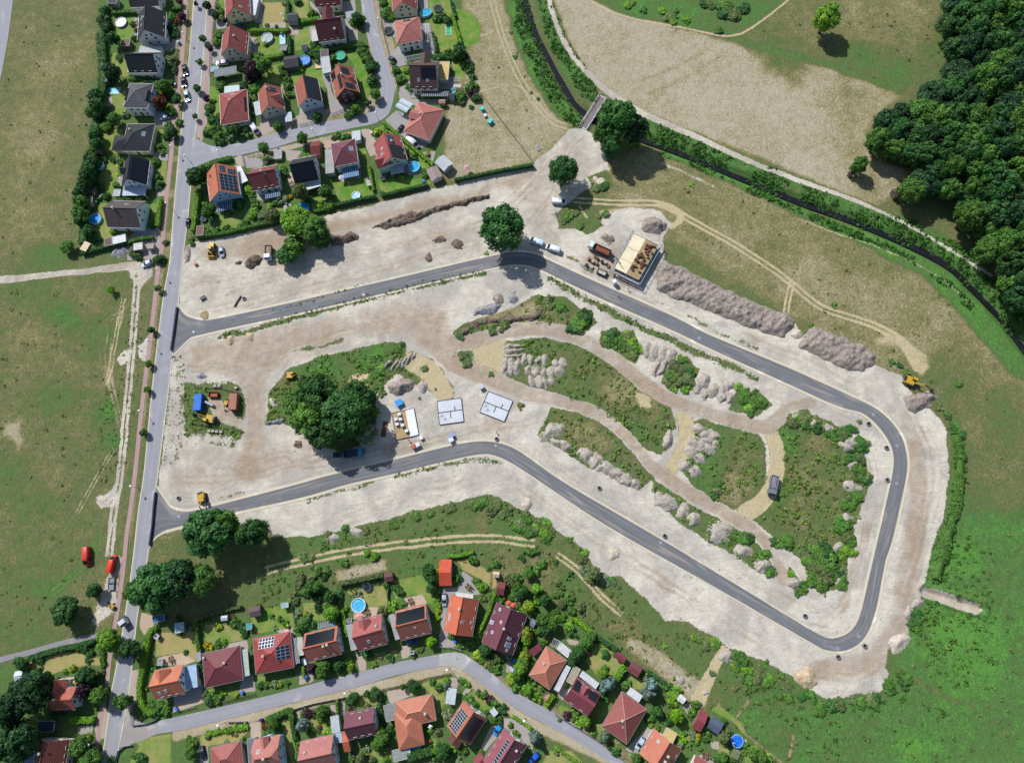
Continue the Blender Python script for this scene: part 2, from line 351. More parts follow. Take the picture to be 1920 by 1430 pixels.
for poly in ([(505,735),(540,690),(600,667),(740,640),(762,645),(756,672),(800,680),(806,700),(780,722),(745,700),(705,735),(708,800),(690,830),(640,850),(590,830),(555,800),(497,790)],
             [(345,715),(430,712),(455,725),(463,760),(455,785),(440,790),(460,808),(440,838),(350,832),(345,760)],
             [(850,622),(870,605),(960,578),(1010,552),(1060,558),(1110,590),(1120,605),(1105,622),(1060,622),(1010,612),(960,627),(850,637)],
             [(845,660),(885,655),(890,682),(862,688)],
             [(950,640),(1020,630),(1080,645),(1180,690),(1250,745),(1266,800),(1257,830),(1240,850),(1200,840),(1150,790),(1110,765),(1060,745),(980,730),(950,715)],
             [(1030,765),(1080,770),(1150,800),(1200,850),(1232,895),(1195,918),(1100,872),(1050,842),(1010,815)],
             [(1128,620),(1190,620),(1207,655),(1190,682),(1150,662),(1125,642)],[(1250,685),(1290,665),(1312,690),(1302,722),(1270,732),(1240,717)],
             [(1378,730),(1430,740),(1447,760),(1420,779),(1365,770)],[(1285,800),(1320,783),(1400,795),(1432,830),(1437,880),(1422,930),(1370,957),(1300,912),(1268,870)],
             [(1450,790),(1490,773),(1560,788),(1602,820),(1622,860),(1630,900),(1615,950),(1600,1000),(1590,1050),(1590,1100),(1540,1112),(1500,1050),(1460,1010),(1408,972),(1440,940),(1460,890),(1465,850)],
             [(1223,898),(1260,918),(1320,960),(1400,1000),(1450,1050),(1457,1082),(1420,1072),(1360,1030),(1290,992),(1228,942)],[(1475,1058),(1500,1083),(1517,1117),(1490,1112)],
             [(1050,395),(1075,385),(1110,400),(1130,420),(1100,440),(1060,420)],[(1100,330),(1140,320),(1145,350),(1110,360)]):
 area(poly,0.8,1.0,green=0.60,**VEG,tall=0.7)
for q in ((1200,735,35,.12),(1215,760,25,.3),(1160,720,25,.2),(1105,810,30,.2),(1380,900,28,.3),(1370,930,20,.15),(1520,900,25,.25),(1530,830,20,.2),(1500,960,25,.2),(990,590,40,.12),(920,600,30,.1),(1050,600,20,.35),(1570,950,20,.3),(1340,830,20,.9),(1480,830,25,.95),(1060,800,18,.25),(1130,830,15,.2),(600,690,30,.95),(700,665,30,.95),(530,710,18,.2),(1330,880,20,.9),(1540,1080,30,.8),(1100,690,25,.35),(1150,745,22,.22),(1400,850,20,.38),(1080,805,18,.3),(1500,880,18,.3),(1565,905,16,.28),(1480,985,22,.35),(1545,1010,18,.3),(1050,665,30,.42),(1180,860,14,.3),(1240,800,14,.4)):blob(*q,amount=0.75)
area(pxs('r',400,520,540,530,640,600,720,700,830,770,780,850,560,790,470,700),1.2,1.0,sand=.9,brown=.6)
area(pxs('r',160,840,420,900,700,900,800,960,700,1060,400,1080,180,1060),2.2,1.5,amount=.75,sand=.8,brown=.2)
area(pxs('r',200,200,460,240,700,330,520,380,240,380),2,1.5,amount=.7,sand=.85,brown=.1)
# straw coloured trampled grass, tracks
ST=dict(straw=1,sand=0,lawn=0,soil=0,brown=0)
area([(800,655),(840,690),(900,712),(945,715),(948,650),(955,625),(890,640),(845,655),(862,690),(892,684),(886,655),(850,650)],1.2,1,straw=0.75,sand=0.1,green=0.25)
line([(775,680),(800,690),(830,735)],4,1.5,1.2,straw=0.8,sand=0.1)
line([(1282,778),(1290,825),(1258,880)],[2.6,2.8,2.4],0.6,0.4,**ST);line([(1440,800),(1457,850),(1452,900),(1425,945),(1400,960)],[2.6,2.5,2.5,2.6,3],0.5,0.4,**ST)
area([(1190,735),(1225,735),(1220,765),(1200,765)],1,0.6,straw=0.8)
TR=dict(brown=0.62,sand=1,straw=0,lawn=0,soil=0)
line([(800,625),(850,680),(910,705),(980,735),(1060,755),(1120,775),(1170,815),(1220,870),(1270,910),(1340,950),(1420,1000),(1452,1040),(1470,1085)],[4,3.4,3,2.8,2.6,2.2,2,2,2.4,2.3,2.2,2,2],0.6,0.4,**TR)
line([(830,645),(880,640),(960,620),(1030,617),(1090,635),(1160,680),(1230,735),(1300,765),(1380,790),(1440,800),(1475,770),(1520,755)],[3,2.6,2.5,2.5,2.5,2.5,2.5,2.5,2.2,2.5,2.5,2],0.6,0.4,**TR)
line([(1455,1035),(1500,1065),(1525,1110)],[1.6,1.6,2],0.5,0.3,sand=1,brown=0.25)
line([(475,715),(481,800),(462,880)],[4.5,3.0,4.5],1.0,0.5,**TR)
for pts in ([(350,690),(430,700),(475,740),(480,820),(440,900),(340,935)],[(840,590),(780,600),(720,610),(560,650),(500,700),(470,760)],[(490,850),(560,870),(700,850),(900,805),(1000,790)],[(360,530),(600,490),(900,420),(1000,350)],[(1000,880),(1100,930),(1300,1050),(1460,1150),(1560,1185)],[(1735,800),(1758,880),(1745,980),(1715,1080),(1690,1200),(1600,1270),(1500,1250)],[(620,985),(800,930),(900,900),(960,905),(1060,975),(1200,1065),(1340,1150),(1480,1240)],[(640,960),(830,905),(930,880),(1000,930),(1150,1030),(1300,1125)],[(420,545),(560,510),(720,470),(880,430),(960,370),(1040,290)],[(400,580),(560,545),(760,490),(890,455)],[(1010,420),(1070,470),(1120,505),(1180,545),(1300,595),(1480,665),(1600,725)],[(1120,580),(1250,640),(1400,720),(1540,765),(1610,810),(1640,900),(1610,1040),(1580,1130),(1540,1165),(1480,1125),(1340,1050),(1180,950),(1040,870),(980,800)],[(1700,760),(1740,860),(1730,980),(1690,1120)],[(360,700),(460,690),(600,640),(740,600),(830,600)],[(330,900),(480,890),(620,850),(780,830),(940,790)],[(960,460),(1010,400),(1050,340),(1060,290),(1090,250)],[(460,880),(520,850),(580,870),(680,855)]):
 for o in (-1.0,1.0):line(pts,0.4,0.5,0.9,amount=0.55,off=o,brown=0.85)
# verges along the new road
for pts,w in (([(412,632),(560,592),(760,541),(905,510)],1.5),([(410,607),(560,570),(720,520)],0.5),([(1030,522),(1160,592),(1300,657),(1420,712)],1.5),([(1065,482),(1110,508)],0.9),([(1290,592),(1360,628),(1420,650)],0.9),([(580,938),(720,897),(870,864),(940,866)],0.9),([(410,935),(455,926)],0.6),([(545,660),(640,640)],1.0)):
 line(pts,w,1.0,1.3,amount=0.72,green=0.6,sand=0.1,brown=0,tall=0.3)
# tracks and paths
P1=dict(sand=1,brown=0.35,green=0.2)
line([(-60,530),(0,525),(100,515),(190,505),(255,498)],[1.4,1.4,1.1,1.2,1.8],0.5,0.4,**P1)
area([(235,495),(290,490),(283,520),(262,540),(245,520)],1.5,0.8,sand=0.9,brown=0.4)
for o in (-0.85,0.85):line([(258,510),(249,640),(238,760),(226,880),(212,970),(205,1040)],0.55,0.4,0.2,off=o,sand=0.95,brown=0.4)
area([(215,1040),(232,1045),(215,1150),(170,1180),(185,1120)],2,1,sand=0.75,brown=0.4)
for poly in (pxs('D',1010,1230,1190,1080,1220,1250,1060,1320),pxs('C',1215,1080,1300,990,1380,960,1380,1080,1270,1160),pxs('C',1450,950,1560,860,1590,1000,1540,1110,1460,1060)):area(poly,1.0,1.0,sand=0.9,brown=0.15)
for d_ in (0,14,30):
 for o in (-0.7,0.7):line([(240-d_*.5,560+d_),(222-d_,610),(208-d_*.5,680),(210,730),(225,790)],0.3,0.35,0.4,off=o,amount=.7,straw=0.6,green=.3)
for o in (-0.6,0.6):
 line([(195,720),(205,700),(215,640),(232,560)],0.3,0.3,0.2,off=o,straw=0.7)
 line([(145,960),(190,880),(215,840)],0.3,0.3,0.2,off=o,straw=0.6)
 line([(100,1110),(150,1065),(190,1000)],0.3,0.3,0.2,off=o*1.5,green=1.0)
line([(1025,-40),(1030,0),(1045,50),(1075,105),(1130,165),(1200,210),(1280,245),(1400,300),(1500,340),(1600,375),(1700,420),(1800,480),(1865,520)],[1.0,1.0,1.0,1.1,1.5,1.2,1.1,1.0,0.9,0.8,0.6,0.5,0.5],0.45,0.25,sand=0.95,brown=0.3)
line([(1085,-40),(1110,2),(1180,33),(1280,52),(1370,68),(1420,45),(1485,-5)],0.4,0.35,0.2,straw=1.0)
for o in (-0.9,0.9):
 line([(915,-30),(945,80),(985,165),(1030,222),(1070,240)],0.32,0.3,0.2,off=o,straw=0.85)
 line([(1075,375),(1150,380),(1240,383),(1290,410),(1380,460),(1470,520),(1540,575),(1640,610),(1690,640),(1722,690)],[0.4,0.4,0.5,0.45,0.4,0.4,0.4,0.4,0.6,1.0],0.3,0.25,off=o,straw=1.0)
 line([(1484,530),(1478,560),(1474,585)],0.35,0.3,0.2,off=o*0.8,straw=1.0)
 line([(500,1068),(600,1045),(720,1025),(900,1009),(1000,1018)],0.5,0.4,0.3,off=o*1.1,straw=0.85)
 line([(1045,1040),(1085,1070),(1130,1120),(1165,1150)],0.4,0.3,0.2,off=o*0.8,straw=0.9)
line([(1240,385),(1275,400),(1260,425),(1200,395),(1130,400)],1.4,1.0,0.6,straw=0.7)
area(pxs('y',690,330,800,270,960,340,1120,450,1150,560,1080,640,1000,600,980,460,900,380,720,380),1.8,1.2,straw=0.62)
line(pxs('q',560,1300,640,1420),0.4,0.3,0.2,straw=0.8);line(pxs('q',1380,880,1620,980,1907,1110),0.7,0.5,0.3,sand=0.5,straw=0.5)
line(pxs('A',0,730,300,850,640,960,1000,1120,1250,1270,1420,1420),0.35,0.3,0.2,straw=0.7)
line([(850,80),(885,72),(925,60)],0.4,0.3,0.2,straw=0.7);line([(900,172),(960,158),(985,170)],0.4,0.3,0.2,straw=0.6)
area([(1730,1100),(1745,1102),(1838,1132),(1842,1142),(1830,1152),(1745,1124),(1728,1120)],0.6,0.4,sand=1,brown=0.45)
line(pxs('B',1150,690,1400,830,1600,900),0.5,0.4,0.3,green=0.5)
for pts in (pxs('i',1200,920,1330,740),pxs('i',1780,1400,1840,1130),pxs('i',1000,780,1300,1100,1700,1420)):line(pts,0.5,0.4,0.3,green=0.2,straw=0.3)

# garden lawns
LW=dict(lawn=1.0,sand=0,straw=0,pave=0)
for r,g,xy in (('a',.6,(450,200,670,200,670,440,480,440)),('a',.45,(430,590,600,590,600,850,520,860,410,700)),('a',.5,(420,1060,580,1000,570,1320,440,1350)),
                 ('b',.5,(250,70,500,70,450,330,300,290)),('b',.5,(310,380,440,380,450,650,380,780,240,600)),('b',.4,(250,830,330,830,400,1180,150,1240,190,1050)),
                 ('b',.5,(860,400,950,400,940,640,870,560)),('b',.45,(780,840,860,830,850,1060,800,950)),('b',.5,(850,70,930,70,930,190,890,190)),
                 ('c',.0,(680,30,930,30,900,260,680,260)),('c',.35,(1000,-20,1180,-20,1200,200,1050,210)),('c',.6,(520,340,930,340,950,570,560,650)),
                 ('c',.5,(1020,350,1210,300,1250,520,1030,570)),('c',.65,(980,830,1330,700,1380,980,1050,980)),('c',.6,(700,750,920,700,930,930,720,920)),
                 ('c',.75,(1600,600,1800,560,1850,900,1900,1100,1780,1100,1700,750)),('c',.6,(60,960,230,1000,220,1420,40,1400)),('c',.6,(180,0,240,0,240,180,190,180)),
                 ('m',.55,(860,0,1100,0,1230,500,1150,560,940,590,870,250)),('m',.7,(1140,100,1330,130,1440,300,1420,470,1260,530)),('m',.7,(390,440,500,440,500,600,400,600)),
                 ('m',.65,(510,760,650,740,650,880,580,870)),('m',.6,(1080,560,1210,640,1260,900,1150,860)),('m',.6,(330,0,430,0,430,80,340,90)),('m',.5,(1150,1000,1290,1000,1280,1100,1180,1100)),
                 ('n',.7,(150,890,520,850,600,1060,190,1130)),('n',.7,(640,880,1200,860,1250,920,690,1050)),('n',.65,(600,330,720,250,1230,690,1180,860,980,570,740,380)),('n',.6,(420,510,510,500,520,640,440,600)),
                 ('d',.6,(1470,1010,1690,1020,1700,1140,1460,1170)),('d',.6,(960,1070,1140,1110,1140,1170,960,1150)),('d',.6,(410,1190,720,1300,640,1340,440,1390)),('d',.5,(270,0,430,20,470,330,280,280)),('d',.45,(800,680,900,620,900,600,720,600)),
                 ('e',.4,(850,400,1280,430,1290,600,860,650)),('e',.65,(1350,280,1830,180,1860,460,1430,520)),('e',.1,(310,510,740,500,770,820,650,830,600,730,310,780)),('e',.65,(880,1140,1240,1150,1230,1190,950,1250)),('e',.55,(1450,980,1540,1000,1540,1100,1440,1100)),
                 ('f',.6,(1150,420,1480,340,1580,440,1640,700,1400,560,1200,620)),('f',.25,(650,530,1080,460,1120,680,900,700,760,600)),('f',.5,(160,650,420,650,420,850,200,850)),('f',.2,(840,1230,1230,1180,1210,1250,860,1310)),('f',.6,(0,560,60,700,80,900,0,930)),
                 ('g',.0,(340,180,470,170,700,300,780,380,780,480,720,500,600,380,400,290)),('h',.35,(800,180,960,130,1090,240,1180,370,1100,490,900,480,800,340)),('h',.4,(1230,480,1420,540,1440,640,1300,640)),('h',.45,(900,1010,960,1010,1180,1200,1100,1260,930,1100)),
                 ('h',.5,(510,800,640,860,620,960,480,890)),('j',.4,(800,500,1040,480,1060,600,900,680,780,560)),('j',.5,(900,680,1040,640,1050,760,950,900)),('j',.55,(1300,640,1420,600,1600,760,1500,860,1290,720)),('j',.5,(780,1170,940,1150,930,1300,800,1300)),('j',.45,(280,1240,450,1250,440,1430,100,1430,110,1320)),
                 ('j',.4,(80,720,230,640,330,780,90,790)),('k',.15,(140,1130,560,1050,680,1080,580,1180,250,1240,160,1250)),('k',.35,(1060,960,1160,950,1200,1200,1260,1420,1180,1430,1080,1160)),('k',.3,(1340,930,1560,930,1600,1090,1340,1100)),
                 ('l',.05,(330,280,640,190,900,200,1130,260,1120,340,1000,330,700,400,480,470,380,460)),('l',.45,(1480,1170,1907,1100,1907,1430,1440,1430,1560,1240)),('i',.5,(900,830,1150,960,1310,1140,1280,1000,1000,780)),('i',.5,(560,1040,680,970,690,1180,600,1200)),('i',.65,(1280,1250,1420,1230,1560,1430,1290,1430)),('i',.2,(1010,1200,1110,1260,1110,1350,960,1420)),
                 ('h',.3,(400,1300,640,1300,760,1430,320,1430))):
 area(pxs(r,*xy),0.45,0.15,green=g,**LW)
# paved yards, terraces and drives (tone 0 grey .. 1 warm)
PV=dict(pave=1,lawn=0,sand=0,straw=0)
for r,t,xy in (('a',.2,(890,470,1080,470,1070,580,990,560)),('a',.5,(1090,440,1190,440,1180,560,1090,540)),('a',.1,(660,200,720,200,700,430,670,430)),('a',.15,(880,1240,1100,1270,1080,1430,890,1400)),('a',.5,(330,1080,420,1080,420,1180,350,1200)),
                 ('b',.1,(750,300,960,300,960,395,870,390)),('b',.4,(840,650,940,700,930,760,840,760)),('b',.1,(640,1100,880,1080,870,1180,560,1190)),('b',.3,(540,1190,900,1180,880,1400,540,1420)),('b',.2,(450,560,500,560,490,660,440,630)),('b',.5,(1680,330,1760,350,1760,450,1680,440)),
                 ('c',.1,(110,500,230,520,260,680,100,720)),('c',.1,(140,230,300,250,300,310,160,330)),('c',.2,(520,0,670,0,670,260,600,260,530,200)),('c',.45,(670,260,930,250,930,310,680,310)),('c',.2,(500,400,600,430,620,580,500,620)),('c',.45,(940,300,1070,310,1080,390,960,390)),('c',.15,(1190,0,1290,100,1360,170,1310,200,1200,60)),('c',.25,(1550,30,1700,0,1740,450,1640,460)),
                 ('c',.15,(1380,900,1480,1100,1600,1180,1560,1280,1430,1300)),('c',.3,(1080,1200,1340,1150,1370,1300,1090,1430)),('c',.3,(640,1280,920,1230,1010,1390,760,1420,650,1400)),('c',.3,(860,930,960,960,960,1130,900,1020)),('c',.3,(1190,300,1290,290,1320,460,1210,470)),('c',.05,(1330,830,1420,850,1430,1000,1380,980)),
                 ('m',.1,(410,610,570,480,620,720,480,760)),('m',.2,(320,220,470,210,500,560,480,440,360,280)),('m',.1,(600,920,680,900,760,1090,530,1110,520,1000)),('m',.05,(380,1330,500,1230,640,1300,600,1430,420,1430)),('m',.1,(760,260,870,260,930,560,790,560)),('m',.2,(740,0,850,0,860,100,760,110)),('m',.1,(960,880,1140,860,1150,1000,970,1000)),('m',.3,(540,1110,1080,1110,1040,1160,700,1180)),('m',.1,(740,460,900,450,920,620,800,620)),
                 ('n',.1,(700,230,860,120,990,190,930,310,850,340)),('n',.55,(460,310,560,310,640,480,630,590,560,620,500,480)),('n',.75,(20,440,230,420,220,460,60,540)),('n',.1,(980,620,1100,640,1130,800,1000,830,930,760)),('n',.1,(850,340,950,330,1230,470,1120,530,960,420)),('n',.3,(1150,560,1290,560,1260,680,1160,620)),('n',.1,(200,790,460,770,450,860,280,890)),
                 ('d',.35,(1150,480,1350,500,1250,620,1180,600)),('d',.1,(690,570,920,590,900,680,720,690)),('d',.5,(590,570,700,560,690,660,620,650)),('d',.7,(1180,740,1250,740,1270,880,1200,890)),('d',.2,(840,960,960,970,940,1060,850,1040)),('d',.45,(880,190,990,190,1030,260,900,300)),('d',.4,(1310,100,1480,110,1480,190,1310,230)),('d',.2,(380,1090,480,1160,470,1200,390,1170)),
                 ('e',.1,(510,1190,830,1080,830,1230,520,1320)),('e',.75,(330,790,610,730,760,830,620,870,340,880)),('e',.75,(500,1330,830,1240,880,1280,500,1400)),('e',.35,(1010,660,1330,590,1350,690,1260,700)),('e',.2,(1280,1010,1400,990,1430,1160,1240,1190)),('e',.45,(1650,480,1850,450,1870,540,1720,540)),('e',.7,(150,280,280,320,290,430,180,540,130,450)),
                 ('f',.7,(860,700,1110,690,1080,780,730,840,740,760)),('f',.75,(1290,600,1500,560,1560,660,1330,710)),('f',.6,(750,1220,860,1230,880,1400,800,1420)),('f',.55,(1260,1130,1370,1140,1350,1260,1270,1280)),('f',.05,(1720,480,1850,500,1760,800,1720,950)),('f',.1,(1690,1000,1780,950,1820,1160,1700,1150)),('f',.4,(0,920,80,940,60,1020,0,1030)),
                 ('g',.1,(170,500,340,480,400,300,560,400,600,560,380,560,240,560,200,900,150,1130)),('g',.2,(180,1070,330,1080,320,1140,180,1150)),('g',.35,(900,1300,1010,1330,960,1430,880,1430)),('g',.5,(1550,1050,1700,1080,1690,1130,1590,1120)),
                 ('h',.2,(490,690,560,640,640,620,540,760)),('h',.6,(330,740,400,670,430,700,360,780)),('h',.3,(1240,1260,1470,1030,1500,1060,1390,1260,1300,1430,1170,1280)),('h',.25,(0,960,60,940,220,1100,220,1290,120,1200)),('h',.4,(430,640,500,690,640,540,570,500)),
                 ('j',.5,(380,620,600,590,680,670,500,740,420,760)),('j',.35,(1100,470,1190,470,1180,590,1080,590)),('j',.2,(1560,1000,1660,960,1640,1120,1450,1340,1420,1300)),('j',.5,(1660,930,1790,930,1780,1080,1700,1040)),('j',.2,(1760,940,1907,1010,1907,1180,1800,1080)),('j',.35,(1270,590,1330,600,1270,690,1230,660)),('j',.1,(630,1130,780,1120,790,1180,640,1200)),
                 ('k',.65,(700,970,830,960,830,1170,720,1180)),('k',.5,(1600,780,1680,780,1690,900,1620,900)),('k',.4,(1220,850,1270,850,1260,960,1220,930)),('k',.35,(1260,420,1400,400,1420,520,1260,560)),('k',.3,(160,1230,240,1250,250,1430,150,1430)),('k',.3,(1690,730,1770,760,1760,900,1720,900)),
                 ('l',.2,(860,1020,1050,1000,1020,1110,870,1110)),('l',.5,(1110,780,1220,840,1170,1150,1080,1180,1060,1060)),('l',.25,(1340,950,1500,1010,1740,1020,1740,1110,1500,1190,1320,1230)),('l',.5,(1470,400,1560,380,1530,700,1470,850,1380,940,1440,650)),('l',.35,(700,480,870,460,860,570,760,580)),
                 ('i',.45,(590,780,690,750,700,850,650,900)),('i',.5,(910,1180,1000,1190,1000,1280,910,1260)),('i',.45,(760,1330,900,1340,980,1430,800,1430)),('i',.45,(1190,1260,1310,1150,1320,1180,1200,1320)),('i',.3,(230,1000,330,1040,60,1290,0,1290)),
                 ('P',.25,(392,0,404,0,388,230,372,262,366,240)),('P',.2,(1560,1000,1561,1000,1560,1001))):
 area(pxs(r,*xy),0.45,0.12,ptone=t,**PV)
# verges, drives and pavements beside the old roads
line([(357,-20),(333,200),(318,400),(310,480)],2.2,0.5,0.3,green=0.28,lawn=0.0,sand=0.25,brown=0.3)
for y0,y1 in ((22,78),(235,288),(306,352),(374,430)):
 f=lambda y:354-y*0.0873
 line([(f(y0),y0),(f(y1),y1)],0.9,0.3,0.2,green=0.55,sand=0,smooth=False)
line([(391,-20),(384,60),(373,200),(368,255)],1.5,0.5,0.3,green=0.22,sand=0.25,brown=0.3)
line([(362,320),(348,440)],1.1,0.4,0.3,green=0.5,sand=0)
line([(303,500),(285,640),(268,760),(255,880),(243,1000)],1.0,0.5,0.3,green=0.28,sand=0.1)
line([(228,1200),(208,1330)],1.0,0.4,0.2,green=0.35,sand=0)
line([(330,1378),(470,1345),(580,1318),(690,1290),(825,1256),(860,1262),(980,1345),(1090,1400),(1180,1440)],1.6,0.5,0.4,straw=0.5,sand=0.45,brown=0.6,green=0.15,lawn=0,pave=0)
line([(885,1235),(980,1300),(1100,1368),(1190,1425)],1.2,0.5,0.4,green=0.3,straw=0.2,lawn=0,pave=0,sand=0.3,brown=0.5)
line([(660,252),(560,272),(450,300)],1.2,0.4,0.3,sand=0.6,brown=0.6,green=0.2,lawn=0);line([(700,20),(722,130),(705,205),(660,215),(500,250)],5.2,0.5,0.3,sand=0.5,brown=0.6,green=0.25,lawn=0)

# ------------------------------------------------------------------ relief
Z=np.zeros(len(GP))
CREEK=[(970,-60),(985,0),(1000,50),(1030,110),(1060,165),(1085,200),(1130,230),(1210,262),(1290,291),(1400,336),(1500,377),(1600,413),(1700,455),(1780,497),(1830,545),(1880,597),(1925,655),(1990,730)]
CW=smooth_line([at2(p) for p in CREEK],3.0)
idx=near((*CW.min(0),*CW.max(0)),8);dd=dist_line(GP[idx],CW)
t=np.clip((dd-0.9)/2.2,0,1);Z[idx]=-1.5*(1-t*t*(3-2*t))
rough=np.clip(A['tall']+(1-A['lawn'])*(1-A['pave'])*(1-A['sand'])*0.35,0,1)
Z+= rough*(vnoise(GP[:,0],GP[:,1],2.2,11)-0.5)*0.5*(Z >-0.3)
Z+= A['sand']*(vnoise(GP[:,0],GP[:,1],4.0,12,4)-0.5)*0.35
# the pit dug for the trench at the far end of the site
TRW=np.array([at2(p) for p in ((1732,1108),(1838,1140))]);idx=near((*TRW.min(0),*TRW.max(0)),6);dd=dist_line(GP[idx],TRW)
Z[idx]+=-1.0*np.clip(1-dd /1.1,0,1)+0.6*np.exp(-((dd-2.0)/0.7) ** 2)


# ------------------------------------------------------------------ roads as ribbons between a left and a right edge
FLAT=np.zeros(len(GP))
def ribbon(name,L,R,m,z,n=None,kind='structure',grow=0.0,smooth=True,label=None):
 Lw=np.array([at2(p) for p in L]);Rw=np.array([at2(p) for p in R])
 if smooth:Lw,Rw=smooth_line(Lw,2.0),smooth_line(Rw,2.0)
 ln=max(np.linalg.norm(np.diff(Lw,axis=0),axis=1).sum(),np.linalg.norm(np.diff(Rw,axis=0),axis=1).sum());n=n or max(2,int(ln /2.0))
 Lw,Rw=resample(Lw,n),resample(Rw,n)
 if grow:
  d=Rw-Lw;d /= np.linalg.norm(d,axis=1)[:,None];Lw=Lw-d*grow;Rw=Rw+d*grow
 K=5;V=[];UV=[]
 s=np.r_[0,np.cumsum(np.linalg.norm(np.diff((Lw+Rw)/2,axis=0),axis=1))];w=np.linalg.norm(Rw-Lw,axis=1).mean()
 for i in range(n):
  for k in range(K):
   t=k /(K-1);q=Lw[i]*(1-t)+Rw[i]*t;V.append((q[0],q[1],z));UV.append((s[i],(t-0.5)*w))
 F=[(i*K+k,i*K+k+1,(i+1)*K+k+1,(i+1)*K+k) for i in range(n-1) for k in range(K-1)]
 V=np.array(V)
 a,b,c=V[F[0][0]],V[F[0][1]],V[F[0][2]]
 if np.cross(b-a,c-a)[2]< 0:F=[f[::-1] for f in F]
 UVA=np.array(UV);me=npmesh(name,V,F,m,attrs={'along':('FLOAT',UVA[:,0]),'across':('FLOAT',UVA[:,1])})
 o=link(name,me);tag(o,label,None,None,kind)
 poly=np.r_[Lw,Rw[::-1]];idx=near((*poly.min(0),*poly.max(0)),2);m_=np.clip(0.5+(sdf(GP[idx],poly)+0.7)/0.8,0,1)
 FLAT[idx]=np.maximum(FLAT[idx],m_)
 return o
def road_mat(name,col,streak=0.10,wheel=0.05,bed=2.4,patch=0.10,dirt=0.0):
 m,t,b=new_mat(name);c=lin(col)
 al=t.new('ShaderNodeAttribute',attribute_name='along').outputs['Fac'];ac=t.new('ShaderNodeAttribute',attribute_name='across').outputs['Fac']
 cb=t.new('ShaderNodeCombineXYZ');t.link(al,cb.inputs[0]);t.link(ac,cb.inputs[1])
 ns=t.noise(t.mapping(cb.outputs[0],(0.035,1.6,1)),1.0,3.0,0.6);npt=t.noise(cb.outputs[0],0.16,4.0,0.65);nf=t.noise(cb.outputs[0],3.0,3.0,0.7)
 lane=t.math('COSINE',t.math('MULTIPLY',ac,2*math.pi /bed))
 k=t.math('ADD',1.0,t.math('MULTIPLY',t.math('SUBTRACT',ns,0.5),streak*6))
 k=t.math('ADD',k,t.math('MULTIPLY',lane,wheel));k=t.math('ADD',k,t.math('MULTIPLY',t.math('SUBTRACT',npt,0.5),patch*5));k=t.math('ADD',k,t.math('MULTIPLY',t.math('SUBTRACT',nf,0.5),0.25))
 spot=t.ramp(npt,0.57,0.68)
 colr=t.mix(1.0,(c[0],c[1],c[2]),k,'MULTIPLY')
 colr=t.mix(t.math('MULTIPLY',spot,0.3),colr,tuple(min(1,v*2.0) for v in c))
 if dirt:colr=t.mix(t.math('MULTIPLY',t.ramp(t.noise(t.mapping(cb.outputs[0],(.05,.45,1)),1.0,4,.65,.8),.5,.72),dirt),colr,lin('#a2968a'))
 t.link(colr,b.inputs['Base Color']);b.inputs['Roughness'].default_value=0.85;b.inputs['Specular IOR Level'].default_value=0.25
 t.link(t.bump(nf,0.15,0.02),b.inputs['Normal']);return m
M_OLD=road_mat('worn_asphalt','#8b8b90',0.05,0.03,2.6,0.05)
M_NEW=road_mat('fresh_asphalt','#67686b',0.12,0.07,1.5,0.08,0.45)
M_KERB=road_mat('pale_kerb_paving','#bfb59f',0.03,0.0,3,0.05)
M_PINK=road_mat('red_clinker_paving','#9b827d',0.02,0.0,3,0.05)
M_BLOCK=road_mat('grey_block_paving','#9b9a97',0.02,0.0,3,0.08)
M_PATH=road_mat('worn_path_asphalt','#807d80',0.03,0.0,3,0.05)

ML=[(369,-60),(364,0),(356,100),(342,230),(335,300),(326,400),(319,490),(306.6,560),(287,720),(271.5,880),(260,960),(250,1050),(236,1150),(221,1240),(209,1300),(203,1350),(191,1430),(182,1500)]
MR=[(392,-60),(388,0),(381,100),(367,230),(361,300),(352,400),(341,490),(334,560),(316,720),(296,880),(285,960),(275,1050),(257,1150),(247.5,1240),(240,1300),(231,1350),(216.5,1430),(207,1500)]
ribbon('main_road',ML,MR,M_OLD,0.012)
ribbon('main_road_kerb',ML,MR,M_KERB,0.0,grow=0.35)
def offs(P,d):return [(x+d,y) for x,y in P]
PL=[(350,-60),(347.7,10),(342,100),(331,200),(326,240),(320,300),(309,400),(304.5,460),(297,500),(290.6,560),(281.7,640),(273.7,700),(262,800),(254,880),(244,960),(237.5,1000),(232,1060),(224,1120),(216,1170),(206,1230),(198,1300),(188,1350),(180,1430),(172,1500)]
ribbon('cycle_path',offs(PL,-4),offs(PL,4),M_PINK,0.004)
PR=[(402,-60),(399,0),(392,100),(383,200),(379,250),(377,264)]
ribbon('pavement',offs(PR,-3),offs(PR,3),M_PINK,0.004)
UT=[(360,258),(372,262),(379,266),(399,274.5),(424,273),(483,260),(558,238),(660,220),(690,213),(710,193),(714.5,172),(704,126),(690,75),(680,25),(672,-30)]
UB=[(357,330),(364,317),(375,309),(415,296),(449,291),(525,274),(558,264),(660,240.5),(697,233),(728,215),(740,170),(734,143),(724,109),(710,59),(702,17),(692,-30)]
ribbon('estate_road',UT,UB,M_OLD,0.016)
BT=[(248,1382),(292,1353),(350,1339),(501,1304),(602,1277),(671,1260),(748,1240),(824,1226)]
BB=[(258,1388),(292,1376),(350,1366),(461,1338),(568,1312),(670,1287),(740,1266),(823,1249)]
ribbon('lower_estate_road',BT,BB,M_OLD,0.012)
ribbon('block_paved_bend',[(824,1226),(845,1222),(868,1224),(884,1235)],[(823,1249),(838,1247.5),(853,1250),(869,1256)],M_BLOCK,0.012)
